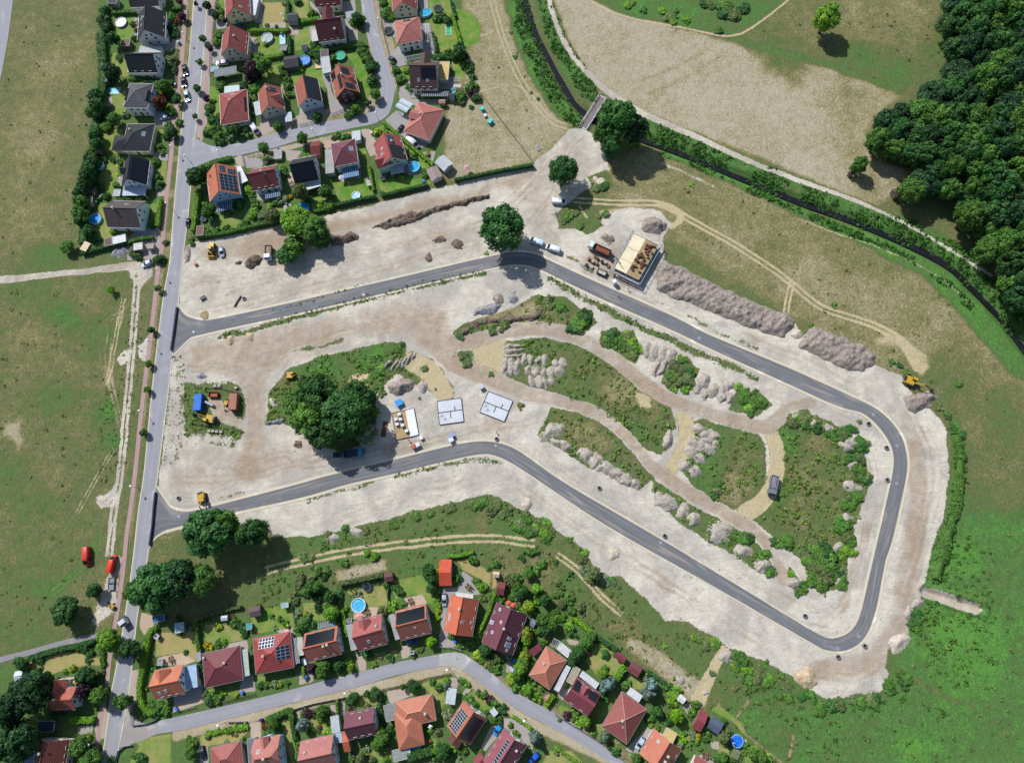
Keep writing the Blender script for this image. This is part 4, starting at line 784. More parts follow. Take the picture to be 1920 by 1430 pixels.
# ------------------------------------------------------------------ sheds, carports, terrace roofs
def shed(r,xy,h,kind,roof,wall,desc,cat='shed',pitch=24,name=None):
 """kind: gable, flat, lean, pergola, glass. xy: three or four plan corners at roof height"""
 P=pxs(r,*xy)
 if len(P)== 3:P.append((P[0][0]+P[2][0]-P[1][0],P[0][1]+P[2][1]-P[1][1]))
 c,L,W,rz=fit(P,h);nm=name or {'gable':'garden_shed','flat':'flat_roof_shed','pergola':'pergola','glass':'terrace_roof','carport':'carport','barrel':'carport'}.get(kind,'garden_shed')
 root=empty(nm,(c[0],c[1],0),rz);pc=(sum(p[0] for p in P)/4,sum(p[1] for p in P)/4)
 mr=mat('shed_roof_'+roof.strip('#'),roof,0.75,0.1,1.2,stretch=(1,1,1));mw=mat('shed_wall_'+wall.strip('#'),wall,0.85,0.1,1.5)
 if kind == 'gable':
  zr=h+math.tan(math.radians(pitch))*W /2;b=MB();gable_solid(b,L,W,h,zr,0.12);ro=b.obj('roof',mr,root)
  MB().tube((-L /2,0,zr),(L /2,0,zr),0.07).obj('ridge_cap',mr,ro)
  l,w=L /2-0.2,W /2-0.2;zw=h+math.tan(math.radians(pitch))*0.2-0.12;b=MB()
  a=lambda x:[(x,-w,-0.2),(x,w,-0.2),(x,w,zw),(x,0,zr-0.13),(x,-w,zw)]
  b.add(a(-l)+a(l),[(0,4,3,2,1),(5,6,7,8,9),(0,5,9,4),(1,2,7,6),(2,3,8,7),(4,9,8,3),(0,1,6,5)]);wo=b.obj('wall',mw,root)
  d=MB().box(-0.5,0.5,-0.02,0.04,0,1.9).obj('door',WOODM,wo);d.location=(l*0.3,w,0);
 elif kind == 'flat':
  MB().box(-L /2,L /2,-W /2,W /2,h-0.18,h).obj('roof',mr,root)
  b=MB()
  for s in (-1,1):b.box(-L /2,L /2,s*(W /2+0.003),s*(W /2+0.09),h-0.2,h+0.08);b.box(s*(L /2+0.003),s*(L /2+0.09),-W /2,W /2,h-0.2,h+0.08)
  b.obj('fascia',mat('pale_fascia','#b9b8b4',0.6,0.05),root)
  wo=MB().box(-L /2+0.15,L /2-0.15,-W /2+0.15,W /2-0.15,-0.2,h-0.185).obj('wall',mw,root)
  d=MB().box(-0.9 if L > 4.5 else-0.45,0.9 if L > 4.5 else 0.45,-0.02,0.04,0,2.0).obj('door',GREYM,wo);d.location=(0,W /2-0.15,0)
 elif kind in ('glass','carport','pergola'):
  if kind == 'glass':
   b=MB();n=max(3,int(L /0.75));b.box(-L /2,L /2,-W /2,W /2,h-0.06,h,0)
   for i in range(n+1):x=-L /2+L*i /n;b.box(x-0.035,x+0.035,-W /2,W /2,h+0.002,h+0.07,1)
   b.obj('roof',[mr,FRAME],root)
  elif kind == 'carport':
   MB().box(-L /2,L /2,-W /2,W /2,h-0.14,h).obj('roof',mr,root)
  else:
   b=MB();n=max(4,int(L /0.55))
   for i in range(n+1):x=-L /2+L*i /n;b.box(x-0.05,x+0.05,-W /2,W /2,h-0.12,h)
   for s in (-1,1):b.box(-L /2-0.1,L /2+0.1,s*W*0.42-0.06,s*W*0.42+0.06,h-0.26,h-0.122)
   b.obj('roof',mr,root)
  for sx in (-1,1):
   for sy in (-1,1):MB().box(sx*(L /2-0.2)-0.06,sx*(L /2-0.2)+0.06,sy*(W /2-0.2)-0.06,sy*(W /2-0.2)+0.06,-0.2,h-(0.27 if kind == 'pergola' else 0.15)).obj('post',mw,root)
 elif kind == 'barrel':
  for s in (-1,1):
   b=MB();n=9;secs=[]
   for x in (-L /2,L /2):
    o=[(x,s*W /4-W /4*math.cos(math.pi*k /n)*0.98,h+W*0.12*math.sin(math.pi*k /n)) for k in range(n+1)];secs.append(o+[(q[0],q[1],q[2]-0.05) for q in o[::-1]])
   b.loft(secs);b.obj('roof',mr,root)
  for sx in (-1,1):
   for sy in (-1,1):MB().box(sx*(L /2-0.2)-0.06,sx*(L /2-0.2)+0.06,sy*(W /2-0.2)-0.06,sy*(W /2-0.2)+0.06,-0.2,h-0.06).obj('post',mw,root)
 pend(root,desc,cat,pc);return root
def mark(p,phrase):MARKS.append((p,phrase))

# ------------------------------------------------------------------ garden things
def pool(r,x,y,rad,label,water='#3f9fd0',rim='#b8c4cc',wall='#8fb4cc',hgt=1.1,squash=1.0):
 p=px(r,x,y);c=at(p,hgt);R=rad /REG[r][2]*mpp(p);root=empty('swimming_pool',(c[0],c[1],0),0.3,(1,squash,1));tag(root,label,'pool','pools in the gardens');
 b=MB();n=26;prof=[(R,-0.15),(R,hgt),(R-0.07,hgt),(R-0.07,0.02)];b.lathe(prof,n,cap=False);b.obj('pool_wall',mat('pool_wall_'+wall.strip('#'),wall,0.5,0.06),root,True)
 b=MB();b.lathe([(R+0.07,hgt-0.02),(R+0.07,hgt+0.05),(R-0.12,hgt+0.05),(R-0.12,hgt-0.02)],n,cap=False);b.obj('rim',mat('pool_rim_'+rim.strip('#'),rim,0.5,0.04),root)
 m='pool_water_'+water.strip('#')
 if m not in MATS:
  mm,t,bs=new_mat(m);tc=t.new('ShaderNodeTexCoord').outputs['Object'];nz=t.noise(tc,1.2,3);c_=lin(water);t.link(t.mix(t.ramp(nz,.35,.7),tuple(v*0.8 for v in c_),tuple(min(1,v*1.3+.02) for v in c_)),bs.inputs['Base Color']);bs.inputs['Roughness'].default_value=0.1;t.link(t.bump(t.noise(tc,3,2),0.2,0.03),bs.inputs['Normal']);MATS[m]=mm
 MB().lathe([(R-0.08,hgt-0.3),(R-0.08,hgt-0.16)],n).obj('water',MATS[m],root)
 b=MB()
 for s in (-0.22,0.22):b.tube((R+0.12,s,0),(R+0.02,s,hgt+0.5),0.025);b.tube((R-0.35,s,hgt-0.6),(R+0.02,s,hgt+0.5),0.025)
 for z in (0.3,0.6,0.9):b.tube((R+0.1,-0.22,z),(R+0.1,0.22,z),0.025)
 b.obj('ladder',FRAME,root);return root
def pool_rect(r,xy,label,water):
 P=pxs(r,*xy);c,L,W,rz=fit(P,0.1);root=empty('swimming_pool',(c[0],c[1],0),rz);tag(root,label,'pool','pools in the gardens')
 b=MB();e=0.35
 for s in (-1,1):b.box(-L /2,L /2,s*W /2,s*(W /2-e),-0.05,0.12);b.box(s*L /2,s*(L /2-e),-W /2+e,W /2-e,-0.05,0.12)
 b.obj('coping',mat('pale_pool_coping','#a9aaa6',0.8,0.08),root)
 m,t,bs=new_mat('pool_water_rect_'+water.strip('#'));tc=t.new('ShaderNodeTexCoord').outputs['Object'];c_=lin(water)
 t.link(t.mix(t.ramp(t.noise(tc,0.6,3),.35,.65),c_,tuple(v*1.6+.02 for v in c_)),bs.inputs['Base Color']);bs.inputs['Roughness'].default_value=0.1
 MB().box(-L /2+e,L /2-e,-W /2+e,W /2-e,-0.04,0.05).obj('water',m,root);return root
def trampoline(r,x,y,rad,label,net=True,matc='#17191d'):
 p=px(r,x,y);c=at(p,0.8);R=rad /REG[r][2]*mpp(p);root=empty('trampoline',(c[0],c[1],0));tag(root,label,'trampoline','garden trampolines')
 b=MB();b.lathe([(R,0.75),(R,0.85),(R-0.3,0.85),(R-0.3,0.75)],24,cap=False);b.obj('padding',mat('trampoline_padding','#3d4f5c',0.6,0.1),root)
 MB().lathe([(R-0.31,0.78),(R-0.31,0.81)],24).obj('jumping_mat',mat('jumping_mat_'+matc.strip('#'),matc,0.7,0.1),root)
 for k in range(4):
  t=k*math.pi /2+0.5;MB().tube((R*math.cos(t),R*math.sin(t),0),(R*math.cos(t),R*math.sin(t),0.74),0.05).obj('leg',GREYM,root)
 if net:
  b=MB()
  for k in range(6):
   t=k*math.pi /3;b.tube((R*math.cos(t),R*math.sin(t),0.86),(R*math.cos(t),R*math.sin(t),2.5),0.04)
  b.lathe([(R+0.03,2.46),(R+0.03,2.53),(R-0.03,2.53),(R-0.03,2.46)],24,cap=False);b.obj('net_frame',mat('net_pole_foam','#30506a',0.7,0.1),root)
 return root
def parasol(r,x,y,rad,col,desc,sides=8):
 p=px(r,x,y);c=at(p,2.3);R=rad /REG[r][2]*mpp(p);root=empty('parasol',(c[0],c[1],0));b=MB();V=[(0,0,2.75)]
 for k in range(sides):t=2*math.pi*k /sides+.3;V.append((R*math.cos(t),R*math.sin(t),2.25))
 for k in range(sides):t=2*math.pi*k /sides+.3;V.append((R*math.cos(t),R*math.sin(t),2.2))
 V.append((0,0,2.7));n=sides
 F=[(0,1+k,1+(k+1) % n) for k in range(n)]+[(1+k,1+n+k,1+n+(k+1) % n,1+(k+1) % n) for k in range(n)]+[(2*n+1,1+n+(k+1) % n,1+n+k) for k in range(n)]
 b.add(V,F);b.obj('canopy',mat('parasol_'+col.strip('#'),col,0.8,0.06),root);MB().tube((0,0,0),(0,0,2.7),0.03).obj('pole',GREYM,root);MB().lathe([(0.3,0),(0.3,0.08)],10).obj('base',GREYM,root)
 pend(root,desc,'parasol',p);return root
def table_set(r,x,y,desc,col='#6b5540',rz=0.3):
 p=px(r,x,y);c=at(p,0.7);root=empty('garden_table',(c[0],c[1],0),rz);m=mat('garden_furniture_'+col.strip('#'),col,0.7,0.1)
 MB().box(-0.9,0.9,-0.45,0.45,0.7,0.75).obj('tabletop',m,root)
 for sx in (-0.8,0.8):
  for sy in (-0.36,0.36):MB().box(sx-.03,sx+.03,sy-.03,sy+.03,0,0.695).obj('leg',m,root)
 pend(root,desc,'table',p)
 for k in range(4):
  a=rz+math.pi /2*(1 if k < 2 else-1);lx,ly=(-0.4 if k % 2 else 0.45),(0.85 if k < 2 else-0.85)
  q=(c[0]+lx*math.cos(rz)-ly*math.sin(rz),c[1]+lx*math.sin(rz)+ly*math.cos(rz));ch=empty('garden_chair',(q[0],q[1],0),rz+(0 if k < 2 else math.pi)+random.uniform(-.3,.3))
  MB().box(-.25,.25,-.25,.25,.42,.46).obj('seat',m,ch);MB().box(-.25,.25,.22,.27,.462,.95).obj('backrest',m,ch)
  for sx in (-.21,.21):
   for sy in (-.21,.21):MB().box(sx-.02,sx+.02,sy-.02,sy+.02,0,.415).obj('leg',m,ch)
  pend(ch,'garden chair at a terrace table','chair',w2p(q[0],q[1]),'chairs at the terrace tables')
 return root
def box_thing(r,x,y,s,h,col,name,desc,cat,rz=0.3,lid=True):
 p=px(r,x,y);c=at(p,h);root=empty(name,(c[0],c[1],0),rz);m=mat(name+'_'+col.strip('#'),col,0.6,0.08);lx,ly=s
 b=MB();b.loft([[(-lx*.46,-ly*.46,0),(lx*.46,-ly*.46,0),(lx*.46,ly*.46,0),(-lx*.46,ly*.46,0)],[(-lx /2,-ly /2,h),(lx /2,-ly /2,h),(lx /2,ly /2,h),(-lx /2,ly /2,h)]]);b.obj('body',m,root)
 if lid:b=MB();b.loft([[(-lx*.53,-ly*.53,h+.004),(lx*.53,-ly*.53,h+.004),(lx*.53,ly*.53,h+.004),(-lx*.53,ly*.53,h+.004)],[(-lx*.45,-ly*.45,h+.1),(lx*.45,-ly*.45,h+.1),(lx*.45,ly*.45,h+.1),(-lx*.45,ly*.45,h+.1)]]);b.obj('lid',m,root)
 pend(root,desc,cat,p);return root

# ------------------------------------------------------------------ street lamps
LAMP={}
def street_lamp(base,top):
 """post with a white globe: base and head given in the plan"""
 b0=at(base);h=4.6
 if 'post' not in LAMP:
  LAMP['post']=MB().tube((0,0,-0.2),(0,0,h-0.1),0.07,8,r2=0.045).mesh('post',GREYM);LAMP['collar']=MB().lathe([(0.12,h-0.12),(0.16,h+0.02),(0.10,h+0.05)],10).mesh('collar',DARKM)
  LAMP['globe']=MB().lathe([(0.1,h+0.05),(0.3,h+0.12),(0.42,h+0.3),(0.42,h+0.42),(0.3,h+0.6),(0.08,h+0.7)],14).mesh('lamp_globe',mat('white_lamp_glass','#e4e6e6',0.25,0.02,1,0,0.5),True);LAMP['foot']=MB().lathe([(0.13,-0.2),(0.13,0.5),(0.08,0.55)],10).mesh('foot',GREYM)
 root=empty('street_lamp',(b0[0],b0[1],0))
 for k,n in (('post','post'),('collar','collar'),('globe','lamp_globe'),('foot','foot')):link(n,LAMP[k],root)
 pend(root,'white globe street lamp','street lamp',base,'street lamps with white globes');return root

# ------------------------------------------------------------------ vehicles
def paint(col):
 k='car_paint_'+col.strip('#')
 if k not in MATS:
  m,t,b=new_mat(k);b.inputs['Base Color'].default_value=(*lin(col),1);b.inputs['Roughness'].default_value=0.45;b.inputs['Specular IOR Level'].default_value=0.3
  n=t.noise(t.new('ShaderNodeTexCoord').outputs['Object'],2.0,3);t.link(t.mix(n,tuple(v*0.9 for v in lin(col)),tuple(min(1,v*1.1) for v in lin(col))),b.inputs['Base Color']);MATS[k]=m
 return MATS[k]
HEADL=mat('headlight_glass','#8d9296',0.15,0.02,1,0.2,0.6);TAILL=mat('tail_light','#8a1512',0.3,0.05)
def sect(x,hw,z0,z1,tuck=0.82):
 """one cross-section of a car body, eight points"""
 zm=z0+(z1-z0)*0.55
 return [(x,-hw*0.92,z0),(x,-hw,zm),(x,-hw*tuck,z1-0.04),(x,-hw*tuck*0.6,z1),(x,hw*tuck*0.6,z1),(x,hw*tuck,z1-0.04),(x,hw,zm),(x,hw*0.92,z0)]
def wheels(root,xs,hw,r=0.32,wd=0.22):
 k=('wheel',round(r,2),round(wd,2))
 if k not in LAMP:
  t=MB();n=16
  prof=[(r*0.62,-wd /2),(r,-wd /2+.03),(r,wd /2-.03),(r*0.62,wd /2)]
  for i,(rr,y) in enumerate(prof):
   for q in range(n):t.v.append((rr*math.cos(2*math.pi*q /n),y,rr*math.sin(2*math.pi*q /n)))
  t.f=[(i*n+q,i*n+(q+1) % n,(i+1)*n+(q+1) % n,(i+1)*n+q) for i in range(3) for q in range(n)];t.mi=[0]*len(t.f)
  LAMP[k]=(t.mesh('tyre',RUBBER,True),MB().add([(r*.62*math.cos(2*math.pi*q /n),s*wd*.4,r*.62*math.sin(2*math.pi*q /n)) for s in (-1,1) for q in range(n)],[tuple(range(n)),tuple(range(n,2*n))[::-1]]).mesh('rim',GREYM))
 for x in xs:
  for s in (-1,1):
   w=empty('wheel',(0,0,0));w.parent=root;w.location=(x,s*(hw-wd /2+0.02),r);link('tyre',LAMP[k][0],w);link('rim',LAMP[k][1],w)
def car(r,fx,fy,bx,by,col,label,kind='hatch',cat='car',group=None,scale=True):
 F,B=px(r,fx,fy),px(r,bx,by);zt=1.0 if kind in ('hatch','estate','sedan') else 1.6
 f,b=at2(F,zt),at2(B,zt);c=(f+b)/2;d=f-b;ln=np.linalg.norm(d);rz=math.atan2(d[1],d[0]);base={'hatch':4.1,'estate':4.6,'sedan':4.5,'van':5.4,'minivan':4.4,'bigvan':6.2,'pickup':5.2}[kind]
 k=min(1.12,max(0.9,ln /base));root=empty('parked_car' if cat == 'car' else 'parked_van',(c[0],c[1],0),rz,(k,k,k));
 if group:tag(root,label,cat,group)
 else:tag(root,label,cat)
 pm=paint(col);L=base;hw=0.88 if kind in ('hatch','estate','sedan') else 0.98;z0=0.28;l=L /2
 if kind in ('hatch','estate','sedan'):
  bm=MB();bm.loft([sect(-l,hw*.82,.45,.8),sect(-l+.12,hw*.93,z0,.93),sect(-l*.55,hw,z0,.96),sect(0,hw,z0,.95),sect(l*.42,hw,z0,.93),sect(l*.78,hw*.95,z0,.84),sect(l-.1,hw*.85,.32,.70),sect(l,hw*.7,.42,.6)]);bm.obj('body',pm,root,True)
  xr={'hatch':-l+.35,'estate':-l+.3,'sedan':-l+.75}[kind];xb={'hatch':-l+.1,'estate':-l+.1,'sedan':-l+.55}[kind]
  g=MB();g.loft([sect(xb,hw*.80,.90,.98),sect(xr+.25,hw*.84,.90,1.38),sect(0,hw*.88,.90,1.44),sect(l*.16,hw*.86,.90,1.38),sect(l*.52,hw*.78,.90,.93)]);g.obj('window',GLASS,root,True)
  rf=MB();rf.loft([sect(xr+.22,hw*.80,1.34,1.415,.9),sect(-.2,hw*.84,1.38,1.485,.9),sect(l*.10,hw*.80,1.36,1.435,.9)]);rf.obj('roof',pm,root,True)
  wheels(root,(-l*.58,l*.60),hw,.31,.2);zl=.62
 elif kind in ('van','bigvan','minivan'):
  H={'van':1.95,'bigvan':2.55,'minivan':1.8}[kind];xw=l*(.42 if kind != 'bigvan' else .5)
  bm=MB();bm.loft([sect(-l,hw*.95,.4,H-.08,.9),sect(-l+.1,hw,.3,H,.9),sect(xw-.5,hw,.3,H,.9),sect(xw-.12,hw*.99,.3,H-.12,.88),sect(xw+.55*(l-xw),hw*.97,.3,1.22),sect(l-.08,hw*.9,.34,1.0),sect(l,hw*.75,.42,.8)]);bm.obj('body',pm,root,True)
  g=MB();g.add([(xw-.10,-hw*.8,H-.16),(xw-.10,hw*.8,H-.16),(xw+.56*(l-xw),hw*.86,1.25),(xw+.56*(l-xw),-hw*.86,1.25),(xw-.02,-hw*.8,H-.12),(xw-.02,hw*.8,H-.12),(xw+.66*(l-xw),hw*.86,1.25),(xw+.66*(l-xw),-hw*.86,1.25)],[(4,5,1,0),(4,7,6,5),(7,3,2,6),(0,3,7,4),(1,5,6,2)]);g.obj('windscreen',GLASS,root)
  for s in (-1,1):MB().box(xw-.95,xw-.2,s*hw*0.985,s*hw*1.012,1.15,H-.42).obj('side_window',GLASS,root)
  wheels(root,(-l*.55,l*.62),hw,.34,.22);zl=.75
 for s in (-1,1):
  MB().box(l-.22,l-.02,s*hw*.45,s*hw*.78,zl-.06,zl+.1).obj('headlight',HEADL,root);MB().box(-l-.02,-l+.1,s*hw*.55,s*hw*.80,.62,.85).obj('tail_light',TAILL,root)
  MB().box(l*.30,l*.30+.14,s*hw*1.0,s*(hw*1.0+.2),1.0,1.13).obj('wing_mirror',pm,root)
 mark(((F[0]+B[0])/2,(F[1]+B[1])/2),' '.join(label.split()[:5])) if False else None
 return root

# ------------------------------------------------------------------ foliage
def leaf_mat(name,trans=0.25,own=False):
 """leaf colour from the object's own colour, each clump and leaf a little different"""
 if name in MATS:return MATS[name]
 m=bpy.data.materials.new(name);m.use_nodes=True;t=NT(m);b=m.node_tree.nodes['Principled BSDF'];out=m.node_tree.nodes['Material Output']
 oc=t.new('ShaderNodeAttribute',attribute_name='leafcol').outputs['Color'] if own else t.new('ShaderNodeObjectInfo').outputs['Color'];tint=t.new('ShaderNodeAttribute',attribute_name='tint').outputs['Fac']
 c=t.mix(1.0,oc,t.math('ADD',0.55,t.math('MULTIPLY',tint,0.9)),'MULTIPLY')
 c=t.mix(t.math('MULTIPLY',t.ramp(tint,0.55,1.0),0.22),c,lin('#8a9a3c'))
 t.link(c,b.inputs['Base Color']);b.inputs['Roughness'].default_value=0.6;b.inputs['Specular IOR Level'].default_value=0.25
 tr=t.new('ShaderNodeBsdfTranslucent');t.link(c,tr.inputs[0]);mx=t.new('ShaderNodeMixShader');mx.inputs[0].default_value=trans
 t.link(b.outputs[0],mx.inputs[1]);t.link(tr.outputs[0],mx.inputs[2]);t.link(mx.outputs[0],out.inputs[0]);MATS[name]=m;return m
LEAF=leaf_mat('leaves',0.3);BARK=mat('bark','#4d4236',0.95,0.2,3)
def cards(C,N,S,rng,asp=0.7):
 """quads at C with normals N and sizes S"""
 r=rng.normal(size=C.shape);U=np.cross(N,r);U /= np.linalg.norm(U,axis=1)[:,None]+1e-9;W=np.cross(N,U);U *= S[:,None];W *= (S*asp)[:,None]
 V=np.stack([C-U-W*.6,C+U*.25-W,C+U+W*.5,C-U*.3+W],1).reshape(-1,3);F=np.arange(len(V)).reshape(-1,4);return V,F
def crown_mesh(name,seed,n_clump,per,leaf,kind='round',spread=0.30):
 """unit crown: radius 1 in plan, from z = -1 to 1; leaf clumps spread through the volume, denser outside"""
 rng=np.random.default_rng(seed);lob=rng.normal(size=(5,3));lob /= np.linalg.norm(lob,axis=1)[:,None];la=rng.uniform(0.05,0.22,5)
 P=[];R=[]
 while len(P)< n_clump:
  d=rng.normal(size=3);d /= np.linalg.norm(d)
  if kind == 'round' and d[2]<-0.55 and rng.random()< 0.8:continue
  bump=1+sum(a*max(0,d @ l) ** 3 for a,l in zip(la,lob))-0.12
  rr=bump*(rng.uniform(0.62,0.80) if rng.random()< 0.72 else rng.uniform(0.15,0.6));q=d*rr
  if kind == 'cone':z=rng.uniform(-1,1);a=rng.uniform(0,6.28);w=(1-z)/2*0.85*rng.uniform(0.55,1);q=np.array([w*math.cos(a),w*math.sin(a),z])
  if kind == 'bush':q[2]=abs(q[2])*1.1-0.5
  P.append(q);R.append(rng.uniform(0.7,1.25)*spread*(0.6+0.5*(1-(q[2]+1)/2) if kind == 'cone' else 1))
 P,R=np.array(P),np.array(R);i=np.repeat(np.arange(n_clump),per);d=rng.normal(size=(len(i),3));d[:,2]+= 0.35;d /= np.linalg.norm(d,axis=1)[:,None]
 C=P[i]+d*(R[i]*rng.uniform(0.55,1.0,len(i)))[:,None];N=d+0.5*rng.normal(size=d.shape)+0.35*P[i];N /= np.linalg.norm(N,axis=1)[:,None]
 V,F=cards(C,N,leaf*rng.uniform(0.6,1.3,len(i)),rng);ct=rng.uniform(0,1,n_clump);tint=np.clip(ct[i]*0.55+rng.uniform(0,0.45,len(i)),0,1)
 return npmesh(name,V,F,LEAF,attrs={'tint':('FLOAT',np.repeat(tint,4))})
CR={'big':[crown_mesh('crown',s,95,95,0.055,'round',0.24) for s in (1,2,3,4)],'mid':[crown_mesh('crown',s,48,62,0.095,'round',0.30) for s in (5,6,7)],
      'small':[crown_mesh('crown',s,24,42,0.14,'round',0.36) for s in (8,9,10)],'bush':[crown_mesh('bush',s,22,42,0.15,'bush',0.36) for s in (11,12,13,14)],
      'cone':[crown_mesh('conifer_crown',s,60,34,0.10,'cone',0.26) for s in (15,16)]}
def trunk_mesh(seed):
 rng=random.Random(seed);b=MB();b.tube((0,0,-0.06),(0.02,0,0.25),0.05,8,r2=0.036);b.tube((0.02,0,0.25),(0.0,0.02,0.62),0.036,7,r2=0.02)
 for k in range(6):
  a=k*1.05+rng.uniform(-.3,.3);z=rng.uniform(.28,.55);b.tube((0.01,0.01,z),(0.28*math.cos(a),0.28*math.sin(a),z+rng.uniform(.12,.28)),0.017,5,r2=0.006)
 return b.mesh('trunk',BARK)
TRUNK=[trunk_mesh(1),trunk_mesh(2)]
GREENS={'d':'#3d6a34','m':'#557f35','b':'#72a034','y':'#92a835','p':'#4a3040','g':'#7a968e','k':'#2d5432','o':'#6b7a4a','Y':'#b5a423','l':'#74a81c','r':'#6d3a28','s':'#7d8f68'}
NAMEC={'d':'dark green','m':'mid green','b':'bright green','y':'yellow green','p':'purple leaved','g':'blue grey','k':'very dark green','o':'olive green','Y':'yellow flowering','l':'lime green','r':'reddish','s':'pale grey green'}
def jcol(c,v=0.2):
 k=lin(GREENS[c]);f=1+random.uniform(-v,v);return (k[0]*f*random.uniform(.92,1.08),k[1]*f,k[2]*f*random.uniform(.9,1.1),1)
NV=[0]
def tree(p,rpx,h,col='d',kind='big',label=None,desc=None,group=None,squash=1.0,name='tree',base=0.12):
 """p: crown centre in the plan, rpx: crown radius in plan pixels, h: height in metres"""
 NV[0]+= 1;hz=h*0.58;c=at(p,hz);R=rpx*mpp(p)*1.0;root=empty(name,(c[0],c[1],ground_z(c)));hh=h*(1-base)/2
 cr=link('crown',CR[kind][NV[0] % len(CR[kind])],root,(0,0,h-hh),random.uniform(0,6.28),(R,R*squash,hh));cr.color=jcol(col)
 link('trunk',TRUNK[NV[0] % 2],root,(0,0,0),random.uniform(0,6),(h,h,h*1.1))
 d=desc or ('tall ' if h > 11 else '')+NAMEC[col]+(' conifer' if kind == 'cone' else ' tree')
 if label:tag(root,label,'tree',group)
 else:pend(root,d,'tree',p,group)
 return root
SHR=[]
def shrub(p,rpx,col='m',hk=1.3):SHR.append((p,rpx,col,hk))
def finish_shrubs(most=285):
 """the largest become things of their own, the hundreds of small ones one mass"""
 SHR.sort(key=lambda s:-s[1]*mpp(s[0]));rng=np.random.default_rng(77);VV,FF,CC,TT=[],[],[],[];n=0
 T=[crown_mesh('small_bush',s,12,24,0.20,'bush',0.42) for s in (21,22,23)];D=[]
 for me in T:
  co=np.empty(len(me.vertices)*3,np.float32);me.vertices.foreach_get('co',co);ti=np.empty(len(me.vertices),np.float32);me.attributes['tint'].data.foreach_get('value',ti);D.append((co.reshape(-1,3),ti))
 for i,(p,rpx,col,hk) in enumerate(SHR):
  if i < most:one_shrub(p,rpx,col,hk);continue
  R=rpx*mpp(p)*1.12;h=R*hk;c=at(p,h*.55);co,ti=D[i % 3];a=rng.uniform(0,6.28);q=co*(R,R,h*.56);ca,sa=math.cos(a),math.sin(a)
  VV.append(np.c_[q[:,0]*ca-q[:,1]*sa+c[0],q[:,0]*sa+q[:,1]*ca+c[1],q[:,2]+ground_z(c)+h*.42]);CC.append(np.tile(jcol(col),(len(co),1)));TT.append(ti);n+= len(co)
 V=np.concatenate(VV);F=np.arange(n).reshape(-1,4)
 o=link('undergrowth',npmesh('undergrowth',V,F,leaf_mat('undergrowth_leaves',0.25,True),attrs={'tint':('FLOAT',np.concatenate(TT)),'leafcol':('FLOAT_COLOR',np.concatenate(CC))}));tag(o,'small shrubs and perennials filling the gardens and site edges',None,None,'stuff')
def one_shrub(p,rpx,col='m',hk=1.3,label=None,desc=None,group=None,kind='bush'):
 NV[0]+= 1;R=rpx*mpp(p)*1.12;h=R*hk;c=at(p,h*0.55);o=link('shrub',CR[kind][NV[0] % len(CR[kind])],None,(c[0],c[1],ground_z(c)+h*0.42),random.uniform(0,6.28),(R,R,h*0.56));o.color=jcol(col)
 if label:tag(o,label,'shrub',group)
 else:pend(o,desc or (NAMEC[col]+' shrub'),'shrub',p,group)
 return o
HEDGE_N=[0]
def hedge(pts,w,h,col,desc,label=None,cat='hedge',rough=0.18):
 """clipped hedge along plan points: bumpy body covered with leaf cards"""
 HEDGE_N[0]+= 1;rng=np.random.default_rng(100+HEDGE_N[0]);W=np.array([at2(p,h) for p in pts]);ln=np.linalg.norm(np.diff(W,axis=0),axis=1).sum();n=max(3,int(ln /0.5));L=resample(smooth_line(W,1.0),n)
 d=np.gradient(L,axis=0);d /= np.linalg.norm(d,axis=1)[:,None]+1e-9;nr=np.c_[-d[:,1],d[:,0]];org=L.mean(0)
 C=[];N=[]
 dens=int(max(40,min(9000,ln*(w+2*h)*13)));i=rng.uniform(0,n-1.001,dens);i0=i.astype(int);fr=(i-i0)[:,None];base=L[i0]*(1-fr)+L[i0+1]*fr;nn=nr[i0]
 s=rng.uniform(0,w+2*h*0.8,dens);side=np.where(s < h*0.8,-1,np.where(s > h*0.8+w,1,0));bul=1+rough*(vnoise(base[:,0],base[:,1],2.0,HEDGE_N[0] % 50)-0.5)*2
 off=np.where(side == 0,(s-h*0.8-w /2),side*w /2)*bul;z=np.where(side == 0,h*bul,rng.uniform(0.15,1,dens)*h);jit=rng.uniform(-.1,.1,dens)
 C=np.c_[base+nn*(off+jit)[:,None]-org,z+rng.uniform(-.12,.08,dens)];N=np.c_[nn*side[:,None]*1.0,np.where(side == 0,1.0,0.35)]+0.45*rng.normal(size=(dens,3));N /= np.linalg.norm(N,axis=1)[:,None]
 V,F=cards(C,N,rng.uniform(0.14,0.30,dens),rng);tint=np.clip(0.5*vnoise(base[:,0],base[:,1],1.5,3)+rng.uniform(0,.5,dens),0,1)
 # inner body so that no light falls through
 K=[];
 for q in range(n):
  for (a_,z_) in ((-.42,-0.15),(-.40,.86),(.40,.86),(.42,-0.15)):K.append((*(L[q]+nr[q]*a_*w-org),z_*h if z_ > 0 else z_))
 KF=[(q*4+k,(q+1)*4+k,(q+1)*4+k+1,q*4+k+1) for q in range(n-1) for k in range(3)]+[(0,1,2,3),(4*n-1,4*n-2,4*n-3,4*n-4)]
 VV=np.r_[V,np.array(K)];FF=np.r_[F,np.array(KF)+len(V)];me=npmesh('hedge',VV,FF,LEAF,attrs={'tint':('FLOAT',np.r_[np.repeat(tint,4),np.full(len(K),0.3)])})
 o=link('hedge',me,None,(org[0],org[1],0));o.color=jcol(col,0.06);pc=(sum(p[0] for p in pts)/len(pts),sum(p[1] for p in pts)/len(pts))
 if label:tag(o,label,cat)
 else:pend(o,desc,cat,pc)
 return o
